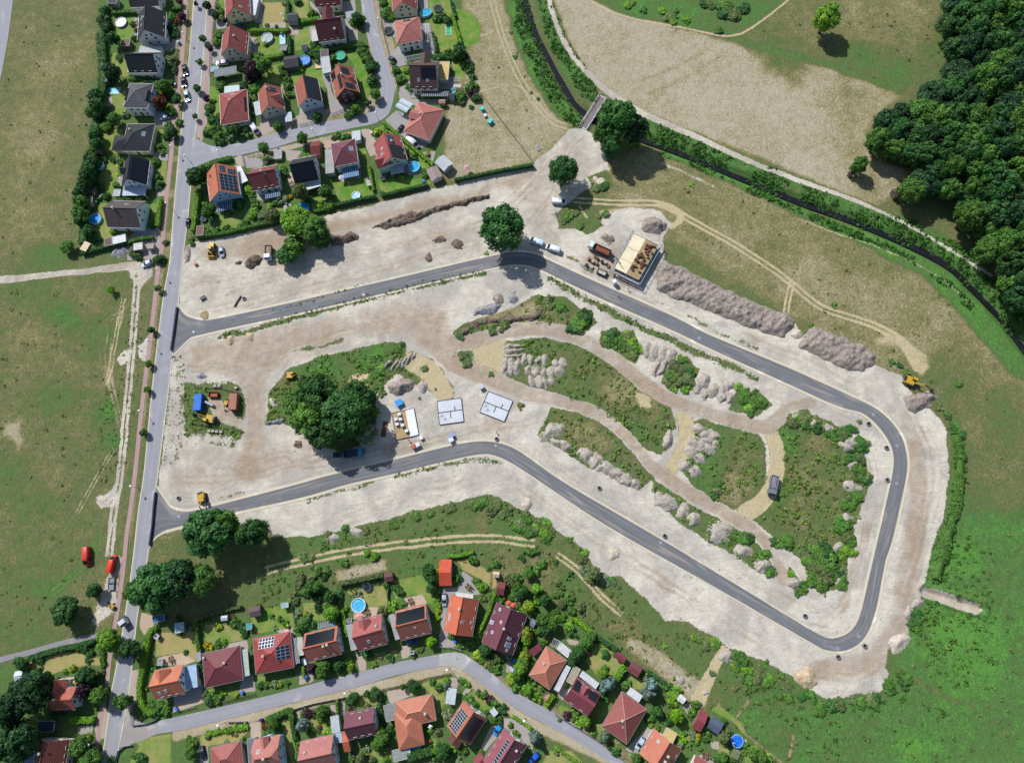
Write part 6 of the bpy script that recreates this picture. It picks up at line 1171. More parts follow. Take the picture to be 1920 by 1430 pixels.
# ------------------------------------------------------------------ sheds, carports, terrace roofs (roof height h)
for a in (
 ('a',(372,-30,470,-30,470,38,372,38),2.6,'flat','#2b2c30','#9a9a98','dark flat shed with white rim'),
 ('a',(522,445,612,440,615,510,525,512),2.2,'flat','#5e4c46','#6b5547','brown garden shed'),
 ('a',(725,515,965,520,960,590,720,580),2.7,'flat','#a3a4a2','#c9c9c6','pale flat garage'),
 ('a',(305,838,383,835,383,910,305,912),2.1,'flat','#7e756c','#8a7d6f','small grey-brown shed'),
 ('a',(600,625,640,620,650,800,600,805),2.5,'glass','#c5c8c8','#bbbbbb','narrow white terrace roof'),
 ('b',(185,262,265,250,270,320,190,325),2.2,'gable','#6c6a69','#5c5148','grey garden shed'),
 ('b',(135,665,215,660,220,745,138,752),2.2,'gable','#4c4340','#5c5148','dark brown garden shed'),
 ('b',(112,765,185,760,172,850,102,858),2.2,'flat','#9b9e9c','#7d7468','pale grey shed'),
 ('b',(497,655,735,652,738,750,500,752),2.6,'glass','#a9b9c9','#c5c9cc','striped white terrace roof','terrace roof'),
 ('b',(400,690,470,688,468,755,398,757),2.2,'flat','#9ba2a8','#9a9a98','small light grey shed'),
 ('b',(385,1180,520,1150,530,1220,398,1255),2.4,'flat','#c3c6c8','#a7a39a','white flat shed'),('b',(315,1195,380,1182,390,1258,312,1270),2.2,'flat','#5b4b45','#6a5646','brown lean-to shed'),
 ('b',(602,1250,690,1235,705,1300,612,1315),2.2,'flat','#b9b7b0','#9f978b','cream box shed'),('b',(745,1248,810,1245,812,1292,748,1296),2.0,'flat','#8d8680','#9f978b','grey-brown box shed'),
 ('b',(1255,1065,1325,1065,1330,1155,1258,1165),2.2,'flat','#6b4f46','#6a5646','red-brown garden shed'),
 ('b',(1452,832,1608,805,1632,885,1490,915),2.5,'glass','#34506e','#b9c2ca','blue glass terrace roof','terrace roof'),('b',(1662,452,1745,448,1752,590,1690,660),2.7,'carport','#c4c5c4','#b4b4b2','white carport roof','carport'),
 ('c',(528,-30,610,-30,607,170,530,168),2.7,'flat','#bcbec2','#b5b5b0','long white flat garage','garage'),
 ('c',(120,778,372,735,385,815,132,868),2.6,'carport','#6c7176','#8a7a68','long grey carport','carport'),('c',(90,745,172,738,178,790,95,805),2.4,'flat','#7c98a8','#8a8a88','blue-grey small shed'),
 ('c',(240,968,405,948,415,1022,245,1040),2.6,'glass','#b4c4c4','#bdbdba','ribbed white terrace roof','terrace roof'),
 ('c',(945,150,1050,145,1070,240,955,245),2.5,'gable','#3e4146','#8a8f92','dark garden shed'),('c',(860,395,918,385,925,490,862,498),0.6,'flat','#9cc0d4','#7aa6c0','pale blue playpool cover','cover'),
 ('c',(872,510,935,505,938,565,880,560),2.0,'flat','#70747a','#6a5646','small grey shed'),('c',(1100,498,1165,495,1180,545,1112,552),1.9,'gable','#4b5058','#b9bcc0','small dark play house','play house'),
 ('c',(898,635,1062,620,1085,735,925,765),2.6,'gable','#3a3a3f','#4c4a48','black double-pitched garden house','garden house'),('c',(1312,562,1395,555,1408,625,1318,640),2.3,'flat','#57494a','#6a5646','dark brown shed'),
 ('c',(1312,645,1405,630,1440,800,1345,825),2.6,'flat','#a3a7a8','#b1b1ad','long light grey garage','garage'),('c',(568,1145,625,1130,660,1275,590,1295),2.5,'carport','#a9b4b4','#a9a9a6','white carport roof','carport'),
 ('c',(925,1262,990,1250,1005,1350,915,1368),2.4,'carport','#a3aeb4','#a9a9a6','grey carport roof','carport'),('c',(1205,340,1285,325,1315,450,1235,465),2.6,'glass','#a9aaa6','#bdbdba','greyish glazed terrace roof','terrace roof'),
 ('c',(1255,708,1320,704,1322,760,1262,765),0.4,'flat','#c4a884','#b39a78','low sandpit cover','cover'),('c',(1590,135,1700,120,1715,190,1610,215),2.4,'carport','#8d9298','#8a8a88','dark grey carport','carport'),
 ('m',(575,630,810,590,818,640,590,690),2.6,'pergola','#9aa0a6','#8d9298','long slatted grey pergola','pergola'),('m',(768,262,845,258,872,470,800,480),2.6,'pergola','#c0c5c8','#c0c5c8','white terrace frame','pergola'),
 ('m',(972,690,1082,690,1078,890,968,890),3.0,'flat','#b99f6a','#a4a6a6','wooden roof deck on a white annexe','annexe'),('m',(775,1020,1070,1020,1075,1078,778,1078),2.6,'glass','#4a4f58','#b5b5b5','long carport with solar panes','carport'),
 ('m',(1085,1040,1150,1038,1150,1100,1088,1102),2.3,'gable','#3c434c','#8d97a8','small slate shed'),('m',(968,1115,1042,1112,1042,1155,970,1158),2.1,'gable','#a3806c','#8a7a68','pinkish play house','play house'),
 ('m',(558,1095,685,1165,612,1268,485,1200),2.9,'barrel','#aab6bd','#9a9ea2','silver carport of two ribbed barrel vaults','carport'),('m',(1135,940,1225,940,1215,978,1130,978),2.2,'carport','#a79f98','#8a8a88','pale garden shelter','shelter'),('m',(1140,862,1215,860,1215,910,1145,912),2.4,'pergola','#b5b5b0','#b5b5b0','little white pergola','pergola'),
 ('n',(352,335,445,325,455,430,365,440),2.5,'flat','#aab5b5','#9ea5a5','pale green-grey garage','garage'),('n',(35,545,128,535,175,790,88,802),2.9,'flat','#8f928c','#a3a39d','long grey flat garage','garage'),('n',(248,740,415,705,432,830,270,860),2.6,'glass','#3f6d94','#9fb4c4','blue striped terrace awning','terrace roof'),
 ('n',(770,690,920,660,945,790,800,820),2.6,'carport','#949ba8','#a4a8ac','grey terrace roof','terrace roof'),('n',(1380,590,1480,695,1395,790,1285,690),2.4,'gable','#a8adb0','#9da1a4','pale grey metal shed'),('n',(1290,725,1385,835,1235,900,1200,770),2.4,'gable','#8d8078','#b7b2a8','brown-white garden house','garden house'),('n',(515,865,560,855,575,935,525,945),1.4,'flat','#a79c98','#a0968f','low pinkish garden box','garden box'),
 ('d',(1470,390,1540,380,1570,545,1430,560),2.5,'gable','#6c3330','#7d6a5c','dark red garden house','garden house'),('d',(1370,870,1545,815,1560,885,1410,930),2.6,'glass','#c3cbd1','#bdbdba','white glazed terrace roof','terrace roof'),('d',(935,975,1095,945,1108,1000,948,1030),2.5,'glass','#2b4a68','#c6c9cc','blue glazed terrace roof','terrace roof'),('d',(1030,470,1110,462,1130,575,1045,580),1.5,'flat','#8f908e','#9a9a98','grey concrete bin enclosure','enclosure'),('d',(1142,1100,1220,1092,1232,1160,1150,1175),0.5,'flat','#9c9a96','#8a8a84','low wooden deck','deck'),('d',(590,660,650,664,655,700,595,700),2.3,'carport','#b3a796','#a9a9a6','small cream gate roof','gate roof'),
 ('e',(268,330,395,310,410,370,285,400),2.2,'flat','#34567c','#3b4f66','blue tarpaulin shed'),('e',(512,410,615,395,625,495,535,518),2.3,'flat','#8fb0bc','#6f8a94','light blue metal shed'),('e',(625,890,750,868,785,1108,650,1140),2.8,'flat','#8fa9c2','#b4bcc2','long blue-grey garage roof','garage'),('e',(762,735,805,728,812,820,768,826),2.2,'flat','#8b8f94','#8a8a88','narrow grey bicycle shed'),
 ('e',(1250,705,1330,690,1365,985,1295,1000),2.7,'carport','#9aa49c','#9a9a94','long narrow carport roof','carport'),('e',(1352,228,1475,205,1490,315,1375,345),2.3,'gable','#57494c','#5c5148','dark garden shed'),('e',(1705,180,1785,172,1795,225,1715,232),2.2,'flat','#82a0a0','#6a7a78','greenish small shed'),('e',(1035,325,1105,315,1120,370,1045,380),2.0,'gable','#aeb3bb','#8d97a8','white play house','play house'),('e',(1320,412,1380,408,1382,470,1325,475),2.0,'flat','#3f8c8c','#4a7a78','teal garden cabin','garden cabin'),('e',(1820,575,1885,560,1905,850,1865,865),2.7,'glass','#5c6266','#a9a9a0','glazed carport with white bars','carport'),('e',(285,560,318,520,350,545,320,590),1.6,'flat','#8d979c','#4a5258','low grey garden box','garden box'),('e',(325,810,380,805,385,870,330,875),1.8,'flat','#83838a','#8a8a88','grey terrace cupboard','garden box'),
 ('f',(1072,320,1165,308,1178,405,1080,425),2.3,'gable','#5b3b3b','#6a5646','dark red shed with solar panes'),('f',(1693,172,1828,170,1830,462,1693,465),2.5,'gable','#b04a34','#b7aa9a','long bright orange garage','garage'),('f',(660,900,720,885,768,1165,700,1188),2.7,'flat','#8e9090','#a3a39d','long grey flat carport','carport'),('f',(1140,790,1195,770,1245,1050,1190,1070),2.7,'flat','#8e9092','#a3a39d','narrow grey flat carport','carport'),('f',(95,1045,160,1030,170,1235,120,1240),2.6,'flat','#a4a59f','#a3a39d','pale narrow garage','garage'),('f',(655,835,708,828,712,870,658,876),1.8,'flat','#6c6a78','#6a6a70','grey garden cupboard','garden box'),('f',(335,880,520,850,530,905,345,945),2.5,'glass','#5c6670','#9aa09a','dull glazed terrace roof','terrace roof'),('f',(1345,1195,1405,1188,1410,1225,1350,1230),1.4,'flat','#8d8f92','#8a8a88','small bin shelter','bin shelter'),
 ('g',(745,310,815,300,810,380,728,360),2.1,'gable','#b5a48a','#a8987f','cream garden hut','garden hut'),('g',(808,415,885,430,860,575,770,555),2.3,'gable','#6c3438','#7d6a5c','wine-red garden shed'),('g',(330,530,520,560,515,605,320,578),2.5,'glass','#b7b9b2','#b5b5b0','white glazed terrace roof','terrace roof'),('g',(1165,825,1225,850,1200,945,1145,900),2.1,'gable','#6c7688','#7a7468','small slate-blue garden shed'),('g',(1245,1110,1285,1160,1195,1270,1145,1190),2.4,'gable','#64303a','#7d6a5c','wine-red shed under trees'),
 ('h',(465,95,520,120,480,205,405,165),2.6,'pergola','#a9adb5','#b5b5b0','white slatted pergola','pergola'),('h',(520,125,635,230,600,300,482,210),2.7,'flat','#b3b4b4','#b0b0ac','wide white flat roof','annexe'),('h',(592,385,638,412,490,658,440,628),2.7,'flat','#aeb0b4','#a9a9a6','long white flat strip roof','carport'),('h',(675,390,745,435,640,580,575,545),2.7,'flat','#8f8a78','#b7b3aa','gravel-topped flat garage','garage'),('h',(765,440,925,570,905,640,710,495),2.6,'glass','#b4b8bc','#bdbdba','white striped terrace roof','terrace roof'),('h',(1130,228,1240,300,1190,365,1092,290),2.3,'gable','#6c343c','#7d6a5c','maroon two-tone garden house','garden house'),('h',(1285,322,1400,405,1345,515,1245,450),2.4,'gable','#6a3c40','#7d6a5c','maroon garden house with solar squares','garden house'),('h',(1275,615,1398,705,1358,780,1225,685),2.6,'glass','#b9bcbe','#bdbdba','white ribbed terrace roof','terrace roof'),('h',(1665,1045,1770,1115,1722,1212,1618,1150),2.6,'flat','#b9a46c','#b9b3a0','cream yellow awning','awning'),('h',(378,668,420,690,365,770,325,740),2.3,'pergola','#8d5a4c','#8d5a4c','red-brown entrance pergola','pergola'),('h',(290,150,310,180,238,300,182,210),2.4,'gable','#6a3038','#7d6a5c','wine-red lean-to'),
 ('i',(800,830,890,885,785,1080,690,1030),2.4,'gable','#7d3a40','#7d6a5c','red garden house with blue end strip','garden house'),('i',(930,905,1055,990,985,1115,865,1030),2.4,'gable','#4a5566','#6a6f76','slate-blue garden shed'),('i',(568,655,635,705,600,780,530,715),2.2,'gable','#c2c3c3','#8a8880','white garden hut','garden hut'),('i',(1180,1270,1230,1300,1210,1400,1135,1355),2.3,'pergola','#8d887a','#8d887a','wooden pool pergola','pergola'),
 ('j',(355,790,478,755,502,935,382,968),2.7,'flat','#777a78','#8f8f8a','dark grey flat garage','garage'),('j',(1065,585,1172,600,1148,780,1040,765),2.5,'carport','#a9b0b6','#9a9a98','pale blue-grey carport','carport'),('j',(455,1290,600,1255,615,1380,460,1415),2.5,'flat','#7f8480','#8a8a84','grey-green flat shed'),('j',(600,1258,645,1250,650,1330,612,1345),2.3,'flat','#9aa2a4','#8a8a84','small pale shed'),('j',(1055,1165,1110,1110,1225,1200,1190,1270),2.8,'gable','#5b3a33','#8a7a68','brown lean-to'),('j',(1345,1400,1430,1320,1530,1400,1450,1500),2.5,'gable','#7d3a42','#8a7a68','crimson shed'),('j',(1530,850,1580,815,1635,860,1595,910),2.0,'flat','#a9b3bd','#7f95b0','blue-white garden tent','tent'),
 ('k',(678,1160,765,1148,780,1420,692,1440),2.7,'flat','#63666c','#8a8a84','dark flat carport','carport'),('k',(1590,915,1690,895,1715,1075,1640,1090),2.6,'flat','#a3a9ad','#a3a39d','pale grey flat garage','garage'),('k',(1655,1090,1725,1080,1738,1190,1690,1205),2.5,'flat','#8fa3b5','#8a8a84','blue-grey lean-to'),('k',(1735,1080,1785,1070,1860,1290,1765,1305),2.8,'gable','#a5593f','#8a7a68','orange side roof'),
 ('l',(175,405,265,390,250,500,158,520),2.4,'gable','#b4b9c0','#8d9298','white caravan-like hut','hut'),('l',(425,962,605,962,595,1082,412,1078),2.5,'flat','#2c3c4c','#4a4f55','dark blue glass-topped shed'),('l',(265,1270,385,1262,375,1430,260,1430),2.6,'flat','#5a748a','#6a6f76','blue-grey lean-to roof'),
 ('q',(1,1,2,1,2,2,1,2),0,'skip','','',''),
 ('A',(412,330,450,312,462,345,425,358),2.2,'gable','#4a4744','#5c5148','small dark field shelter','shelter'),('A',(790,475,850,462,860,530,800,545),2.6,'gable','#4f4740','#5c5148','brown field hut','hut'),
 ('b',(105,1205,172,1265,105,1310,50,1320),2.4,'carport','#c4b597','#b9b3a0','cream sun sail','sun sail'),
):
 if a[3]== 'skip':continue
 shed(a[0],a[1],a[2],a[3],a[4],a[5],a[6],a[7] if len(a)> 7 else 'shed')
# ------------------------------------------------------------------ pools, trampolines, parasols
pool('a',515,248,55,'round pool covered white, glaring in the sun, on the lawn by the black house','#e6e4ec','#b9b6cc','#9a98b0',0.8)
pool_rect('a',(368,978,508,978,505,1052,368,1052),'rectangular turquoise pool in the garden of the grey pyramid-roofed house','#1f9098')
pool('b',248,432,46,'round turquoise pool below the grey garden shed','#2aa0c0');pool('b',207,990,56,'round blue pool with white rim beside the brown gabled house','#2a90d8','#c6ccd2')
pool('c',718,420,57,'round steel pool half drained, on the lawn of the red gabled house','#8f9a98','#9fb6c8','#9fb6c8');pool('c',1140,672,54,'round pool under a plain blue cover by the black garden house','#4a86c8','#3f78b8','#3f78b8');pool('c',1537,620,52,'round green pool on the corner lawn','#2f9a7a','#2b8a70','#2f8a70')
pool('m',822,140,62,'oval turquoise pool with a red float beside the red house','#1f98b8','#8fb4c4',squash=0.72);pool('m',1130,1012,28,'small round turquoise paddling pool beside the brown house','#3aa0b0',hgt=.5);pool_rect('m',(1040,268,1105,262,1118,390,1050,398),'small rectangular emerald pool on the long lawn','#14904a')
pool('n',1050,728,58,'round sky blue pool beside the red house with pale green gable','#1f9cc8','#7fc0dc');pool('n',402,1050,44,'small round pale pool on the lawn below the plum house','#9cc4dc','#b9d0dc','#a4c0d0',.6);pool('d',1360,1128,58,'round bright blue pool below the glossy black house','#1488cc','#3a9ad0','#3a9ad0')
pool('f',785,680,80,'large round pool with white rim and pale blue water above the rose-red house','#4aa4d8','#d2d8dc','#b9c8d4');pool('i',1205,1185,70,'deep blue round pool on a terrace near the meadow edge','#1468cc','#8fa4b8','#6f9ac8');pool('j',705,1240,70,'round turquoise pool below the orange L-shaped bungalow','#35a4ae','#8fb4bc','#7fb0b8')
trampoline('m',958,92,45,'dark trampoline with pale patches on the long lawn');trampoline('m',405,340,48,'netted trampoline before the rose-red hipped house');trampoline('b',1328,990,32,'blue-rimmed trampoline beside the orange house',matc='#2a3038');trampoline('f',885,478,50,'netted black trampoline by the clipped field hedge');trampoline('n',705,850,34,'dark round trampoline at the red house corner')
parasol('f',795,800,55,'#c48a88','pink square parasol',4);parasol('e',1775,505,38,'#c09a94','pale pink parasol',6);parasol('g',915,655,30,'#c4584c','coral parasol');parasol('g',968,682,28,'#c4584c','second coral parasol');parasol('c',882,160,16,'#c8b8cc','white parasol');parasol('n',238,850,32,'#a9a9b4','grey-white parasol');parasol('n',1640,735,32,'#b98a90','red and white parasol',6);parasol('l',775,530,30,'#b9b09a','cream parasol',4);parasol('l',838,528,34,'#c0a95a','yellow parasol',4);parasol('b',438,450,16,'#b4b422','yellow parasol');parasol('b',430,535,16,'#b4b422','yellow parasol');parasol('e',1785,432,16,'#b0b02a','lime parasol');parasol('j',875,1025,30,'#c2c4c4','white parasol',4);parasol('i',1165,1210,14,'#8fa4b8','blue-grey parasol')
for q in (('f',1370,640,'wooden terrace table'),('e',480,815,'grey terrace table'),('n',1200,590,'garden table'),('m',830,420,'terrace table'),('i',860,1350,'dark terrace table'),('f',880,765,'black garden table'),('g',470,480,'dark garden table'),('c',600,470,'terrace table'),('a',700,260,'white terrace table'),('d',1240,860,'white patio table')):table_set(*q,rz=random.uniform(0,1.5))
for q in (('e',1270,1180,(.9,.9),1.1,'#2f6cb0','blue'),('k',1335,465,(.8,.8),1.1,'#2a62b8','blue'),('f',180,1310,(1.2,2.2),.9,'#c6ccd8','white'),('e',535,1365,(.8,1.2),1.1,'#3a6ac0','blue'),('k',825,950,(1.0,.8),1.1,'#23305a','navy'),('g',315,1085,(.9,.9),1.1,'#2a5cb0','blue'),('j',645,1190,(.9,.9),.8,'#6a5a48','brown'),('j',870,1185,(1.0,.8),.8,'#8a4428','rust'),('n',1155,890,(1.3,1.3),1.2,'#24608c','blue'),('m',1455,1210,(1.5,1.3),1.4,'#4fb4b0','turquoise'),('m',1545,1350,(2.0,1.4),1.4,'#4fb4b0','turquoise'),('m',1488,1285,(1.0,1.3),.8,'#c8c0dc','white'),('a',1155,465,(1.2,1.0),1.2,'#7f93a8','grey'),('c',1040,750,(.8,.6),1.0,'#b9c2cc','pale'),('d',570,1140,(1,1),1,'#4a4a4c','dark'),('s',912,865,(1.1,1.2),1.0,'#c8ccd4','white'),('o',218,450,(1.1,1.1),1.0,'#c4785c','orange'),('g',985,1320,(2.0,1.6),1.2,'#2f6cb0','blue'),('g',970,1385,(1.6,2),.9,'#b0bcd8','white'),('b',268,752,(1.4,1.0),.9,'#c2c6cc','white'),('n',575,345,(.9,1.1),1.1,'#b9b0b4','pale'),('l',152,640,(1.6,1.2),.5,'#9fb0a4','pale green')):
 box_thing(q[0],q[1],q[2],q[3],q[4],q[5],'garden_bin' if q[4] >= 1 else 'storage_box',q[6]+(' garden bin' if q[4] >= 1 else ' storage box'),'bin' if q[4] >= 1 else 'box',random.uniform(0,1))
# ------------------------------------------------------------------ cars and vans
for a in (('a',1240,845,1215,710,'#1d2130','dark blue car at the kerb, upper of the pair by the steep black house','estate'),('a',1222,968,1208,858,'#1b2438','dark navy hatchback parked at the kerb, lower of the dark pair','hatch'),('a',1262,1138,1240,1000,'#a9bccc','pale blue estate car parked at the kerb before the grey pyramid-roofed house','estate'),
          ('b',1155,1068,1172,982,'#2a2740','dark violet car parked in the lay-by beside the clipped hedge','hatch'),('C',1485,105,1598,48,'#c6c8d0','white car at the mouth of the sandy field track','hatch'),('a',940,1318,1055,1300,'#8f9cb8','silver blue car in the shaded drive below the grey house','hatch'),('c',148,700,280,698,'#cfd2da','white estate car on the drive above the long grey carport','estate'),('c',480,305,360,285,'#23304c','dark blue car in the shadow between two red houses','hatch'),
          ('d',850,292,782,195,'#a9adb5','silver minivan on the verge above the estate road','minivan'),('n',862,335,930,262,'#23262c','black car on the pale drive of the salmon bungalow','hatch'),('m',425,640,465,665,'#2a2e34','black small car by the carport gate','hatch'),('g',195,690,195,550,'#8c95a0','silver estate car between the bright orange house and the clipped bushes','estate'),('h',1335,1285,1420,1155,'#a4b4c4','silver blue estate car on the drive of the big red hipped house','estate'),('h',190,1425,280,1330,'#1c58c4','vivid blue estate car near the lower edge','estate'),('j',1600,1105,1655,1015,'#1f7fc4','bright blue car beside the crimson house','hatch'),('k',190,1395,160,1240,'#191c34','dark car on the gravel by the red hipped house at the lower edge','estate'),('f',1450,1072,1318,1102,'#2c4f74','blue car in the shade of the house beside the lime tree','hatch'),('o',462,388,450,300,'#9ca4b4','silver blue car beside the yellow wheel loader','hatch'),('i',1420/1,100,1421,101,'','','')):
 if a[5]:car(*a[:6],a[6],a[7],'car')
for a in (('p',490,458,628,508,'#c2d0dc','white van parked in the shade of the lone oak','van'),('p',655,528,795,575,'#d6d8dc','white van parked behind the other by the new road','van'),('p',858,95,715,78,'#d2d4dc','white van alone on the sand near the bridge track','van'),('t',282,722,286,580,'#b8352c','red van standing in the meadow grass','bigvan'),('t',490,640,458,775,'#cc3a24','brighter red van with a trailer frame behind it','bigvan'),('n',1095,505,975,395,'#c0bec4','white van along the salmon bungalow wall','van')):
 car(*a[:6],a[6],a[7],'van')

# ------------------------------------------------------------------ building machines
YEL=paint('#b08a2c');
def tracks(root,L,W):
 for s in (-1,1):
  b=MB();n=16;P=[]
  for y in (s*W /2-.22,s*W /2+.22):
   for k in range(n):
    t=2*math.pi*k /n;P.append((math.cos(t)*.38+(L /2-.38)*(1 if math.cos(t)> 0 else-1),y,.40+.38*math.sin(t)))
  b.add(P,[(k,(k+1) % n,n+(k+1) % n,n+k) for k in range(n)]+[tuple(range(n))[::-1],tuple(range(n,2*n))]);b.obj('track',DARKM,root)
def excavator(p,ang_body,ang_arm,label,size=1.0,reach=6.5,bucket_z=0.4):
 c=at(p,1.0);r=empty('excavator',(c[0],c[1],0),ang_body,(size,)*3);tag(r,label,'excavator');tracks(r,3.6,2.5);a=ang_arm-ang_body
 rot=lambda x,y:(x*math.cos(a)-y*math.sin(a),x*math.sin(a)+y*math.cos(a))
 MB().lathe([(.7,.8),(.7,1.0)],14).obj('turntable',DARKM,r)
 b=MB();P=[(-2.1,-1.2),(-1.7,-1.3),(1.2,-1.3),(1.2,0.25),(0.2,0.3),(0.2,1.3),(-1.7,1.3),(-2.1,1.1)];P2=[rot(*q) for q in P];b.loft([[(*q,1.0) for q in P2],[(*q,1.9) for q in P2],[(q[0]*.93,q[1]*.93,2.05) for q in P2]]);b.obj('body',YEL,r)
 b=MB();C=[rot(*q) for q in ((.15,.35),(1.55,.35),(1.55,1.3),(.15,1.3))];b.loft([[(*q,1.0) for q in C],[(*q,2.0) for q in C],[(q[0]*.96,q[1]*.96,2.85) for q in C]]);b.obj('cab',GLASS,r);b=MB();b.loft([[(*q,2.856) for q in C],[(*q,2.95) for q in C]]);b.obj('cab_roof',YEL,r)
 b=MB();P2=[rot(*q) for q in ((-2.15,-.9),(-1.5,-.9),(-1.5,.9),(-2.15,.9))];b.loft([[(*q,1.2) for q in P2],[(*q,2.12) for q in P2]]);b.obj('counterweight',DARKM,r)
 m1,m2,m3=rot(.9,-.3),rot(reach*.55,-.3),rot(reach,-.3);zt=3.6
 MB().tube((*m1,1.5),(*m2,zt),.26,4,r2=.22).obj('boom',YEL,r);MB().tube((*m2,zt),(*m3,bucket_z+.9),.2,4,r2=.14).obj('arm',DARKM,r)
 b=MB();u=np.array(rot(1,0));v=np.array(rot(0,1));q=np.array(m3);sec=[(0,.95),(.45,.8),(.55,.3),(.2,0),(-.5,.05),(-.55,.2),(.1,.2),(.3,.5)]
 b.loft([[(*(q+u*x+v*y),bucket_z+z) for x,z in sec] for y in (-.55,.55)]);b.obj('bucket',DARKM,r);return r
def dir_px(p,q):a,b=at2(p),at2(q);return math.atan2(b[1]-a[1],b[0]-a[0])
e0=px('y',980,670);excavator(e0,dir_px(e0,px('y',1050,600)),dir_px(e0,px('y',1140,735)),'yellow excavator at the meadow edge reaching over a brown soil heap',1.0,7.2,.9)
e0=px('r',440,745);excavator(e0,dir_px(e0,px('r',380,730)),dir_px(e0,px('r',275,705)),'yellow and black excavator below the blue container',1.0,6.5)
e0=px('r',1340,262);excavator(e0,dir_px(e0,px('r',1480,262)),dir_px(e0,px('r',1480,262)),'dusty yellow excavator at the edge of the wooded island',.8,5.5)
e0=px('t',1155,215);excavator(e0,dir_px(e0,px('t',1165,320)),dir_px(e0,px('t',1175,320)),'yellow excavator on the new road at the lower junction beside the oak',.95,6.0)
e0=px('t',475,1025);excavator(e0,.4,2.6,'small dark digger beside the clinker cycle path',.5,4)
e0=px('r',618,570);excavator(e0,1.3,-1.6,'small yellow digger squeezed beside the brown container',.55,4.5)
# wheel loader
p0=px('o',368,330);c=at(p0,1.2);r=empty('wheel_loader',(c[0],c[1],0),dir_px(px('o',385,270),px('o',368,390)));tag(r,'yellow wheel loader parked on the brown soil below the hedge','wheel loader')
b=MB();b.loft([[(x,-w,.7),(x,w,.7),(x,w*.9,h),(x,-w*.9,h)] for x,w,h in ((-2.9,.8,1.7),(-2.7,.95,1.9),(-.5,.95,2.0),(-.4,.7,1.6),(1.2,.6,1.3))]);b.obj('body',YEL,r);b=MB();b.loft([[(x,-.65,z),(x,.65,z),(x,.6,z2),(x,-.6,z2)] for x,z,z2 in ((-.9,1.9,3.1),(.35,1.6,3.0))]);b.obj('cab',GLASS,r);MB().box(-.95,.4,-.7,.7,3.105,3.2).obj('cab_roof',YEL,r)
for s in (-1,1):MB().tube((.6,s*.55,1.4),(2.5,s*.55,.7),.12,4).obj('lift_arm',YEL,r)
b=MB();b.loft([[(2.3,y,.3),(2.3,y,1.3),(2.7,y,1.2),(2.6,y,.5),(3.4,y,.3),(3.4,y,.2)] for y in (-1.3,1.3)]);b.obj('bucket',YEL,r);wheels(r,(-1.7,1.3),1.2,.72,.5)
# trucks
def truck(f,bk,label,cabc,bedc,load=None,name='dump_truck'):
 fa,ba=at2(f,1.8),at2(bk,1.8);c=(fa+ba)/2;d=fa-ba;L=np.linalg.norm(d);r=empty(name,(c[0],c[1],0),math.atan2(d[1],d[0]));tag(r,label,'truck');l=L /2
 MB().box(-l,l-.4,-.5,.5,.55,.95).obj('chassis',DARKM,r);b=MB();b.loft([[(l-2.0,-1.2,.7),(l-.1,-1.2,.7),(l-.1,1.2,.7),(l-2.0,1.2,.7)],[(l-2.0,-1.22,2.0),(l,-1.22,1.9),(l,1.22,1.9),(l-2.0,1.22,2.0)],[(l-1.9,-1.1,2.9),(l-.45,-1.1,2.9),(l-.45,1.1,2.9),(l-1.9,1.1,2.9)]]);b.obj('cab',paint(cabc),r)
 MB().add([(l+.012,-1.05,1.95),(l+.012,1.05,1.95),(l-.40,.98,2.75),(l-.40,-.98,2.75),(l-.1,-1.05,1.95),(l-.1,1.05,1.95),(l-.5,.98,2.75),(l-.5,-.98,2.75)],[(0,1,2,3),(7,6,5,4),(0,4,5,1),(3,2,6,7),(0,3,7,4),(1,5,6,2)]).obj('windscreen',GLASS,r)
 b=MB();x0,x1=-l,l-2.2;b.box(x0,x1,-1.2,1.2,.96,1.1)
 for s in (-1,1):b.box(x0,x1,s*1.12,s*1.22,1.102,2.1)
 b.box(x1-.1,x1,-1.118,1.118,1.102,2.3);b.box(x0,x0+.1,-1.118,1.118,1.102,2.0);b.obj('bed',mat('truck_bed_'+bedc.strip('#'),bedc,.5,.12,2,.2),r)
 if load:b=MB();b.loft([[(x0+.1,-1.1,1.3),(x1-.1,-1.1,1.3),(x1-.1,1.1,1.3),(x0+.1,1.1,1.3)],[(x0+.5,-.8,1.7),(x1-.4,-.7,1.8),(x1-.5,.8,1.7),(x0+.4,.7,1.6)]]);b.obj('load',mat('truck_load_'+load.strip('#'),load,.9,.25,3),r)
 wheels(r,(-l+.9,-l+2.1,l-1.2),1.2,.5,.34);return r,l
truck(px('x',738,672),px('x',766,540),'grey dump truck on the straw-coloured track in the right island','#6a6d74','#8c8f96','#7c7884')
cr,l=truck(px('p',1082,515),px('p',1295,610),'white-cabbed crane lorry unloading at the unfinished house','#c4ccd4','#4a4640','#7a4632','crane_lorry')
MB().tube((-l+.3,0,1.2),(-l+.3,0,3.6),.18,8).obj('crane_post',DARKM,cr);MB().tube((-l+.3,0,3.5),(-l-5.5,3.2,4.6),.14,6).obj('crane_boom',DARKM,cr)
truck(px('o',872,415),px('o',877,285),'small white tipper with an empty brown bed on the dirt','#c4cad8','#6d6660','#8a7868','tipper_truck')
truck(px('t',575,1165),px('t',545,1110),'small white flatbed with brown load standing on the cycle path','#b9bcc0','#8d8a86','#6a543c','tipper_truck')
truck(px('s',395,985),px('s',215,1015),'blue pickup with open bed in the shade of the wooded island','#2f7f9a','#3b4a5c',None,'pickup_truck')
def simple(name,cat,label,p,z,rz,parts):
 c=at(p,z);r=empty(name,(c[0],c[1],0),rz);tag(r,label,cat)
 for n_,mb,m in parts:mb.obj(n_,m,r)
 return r
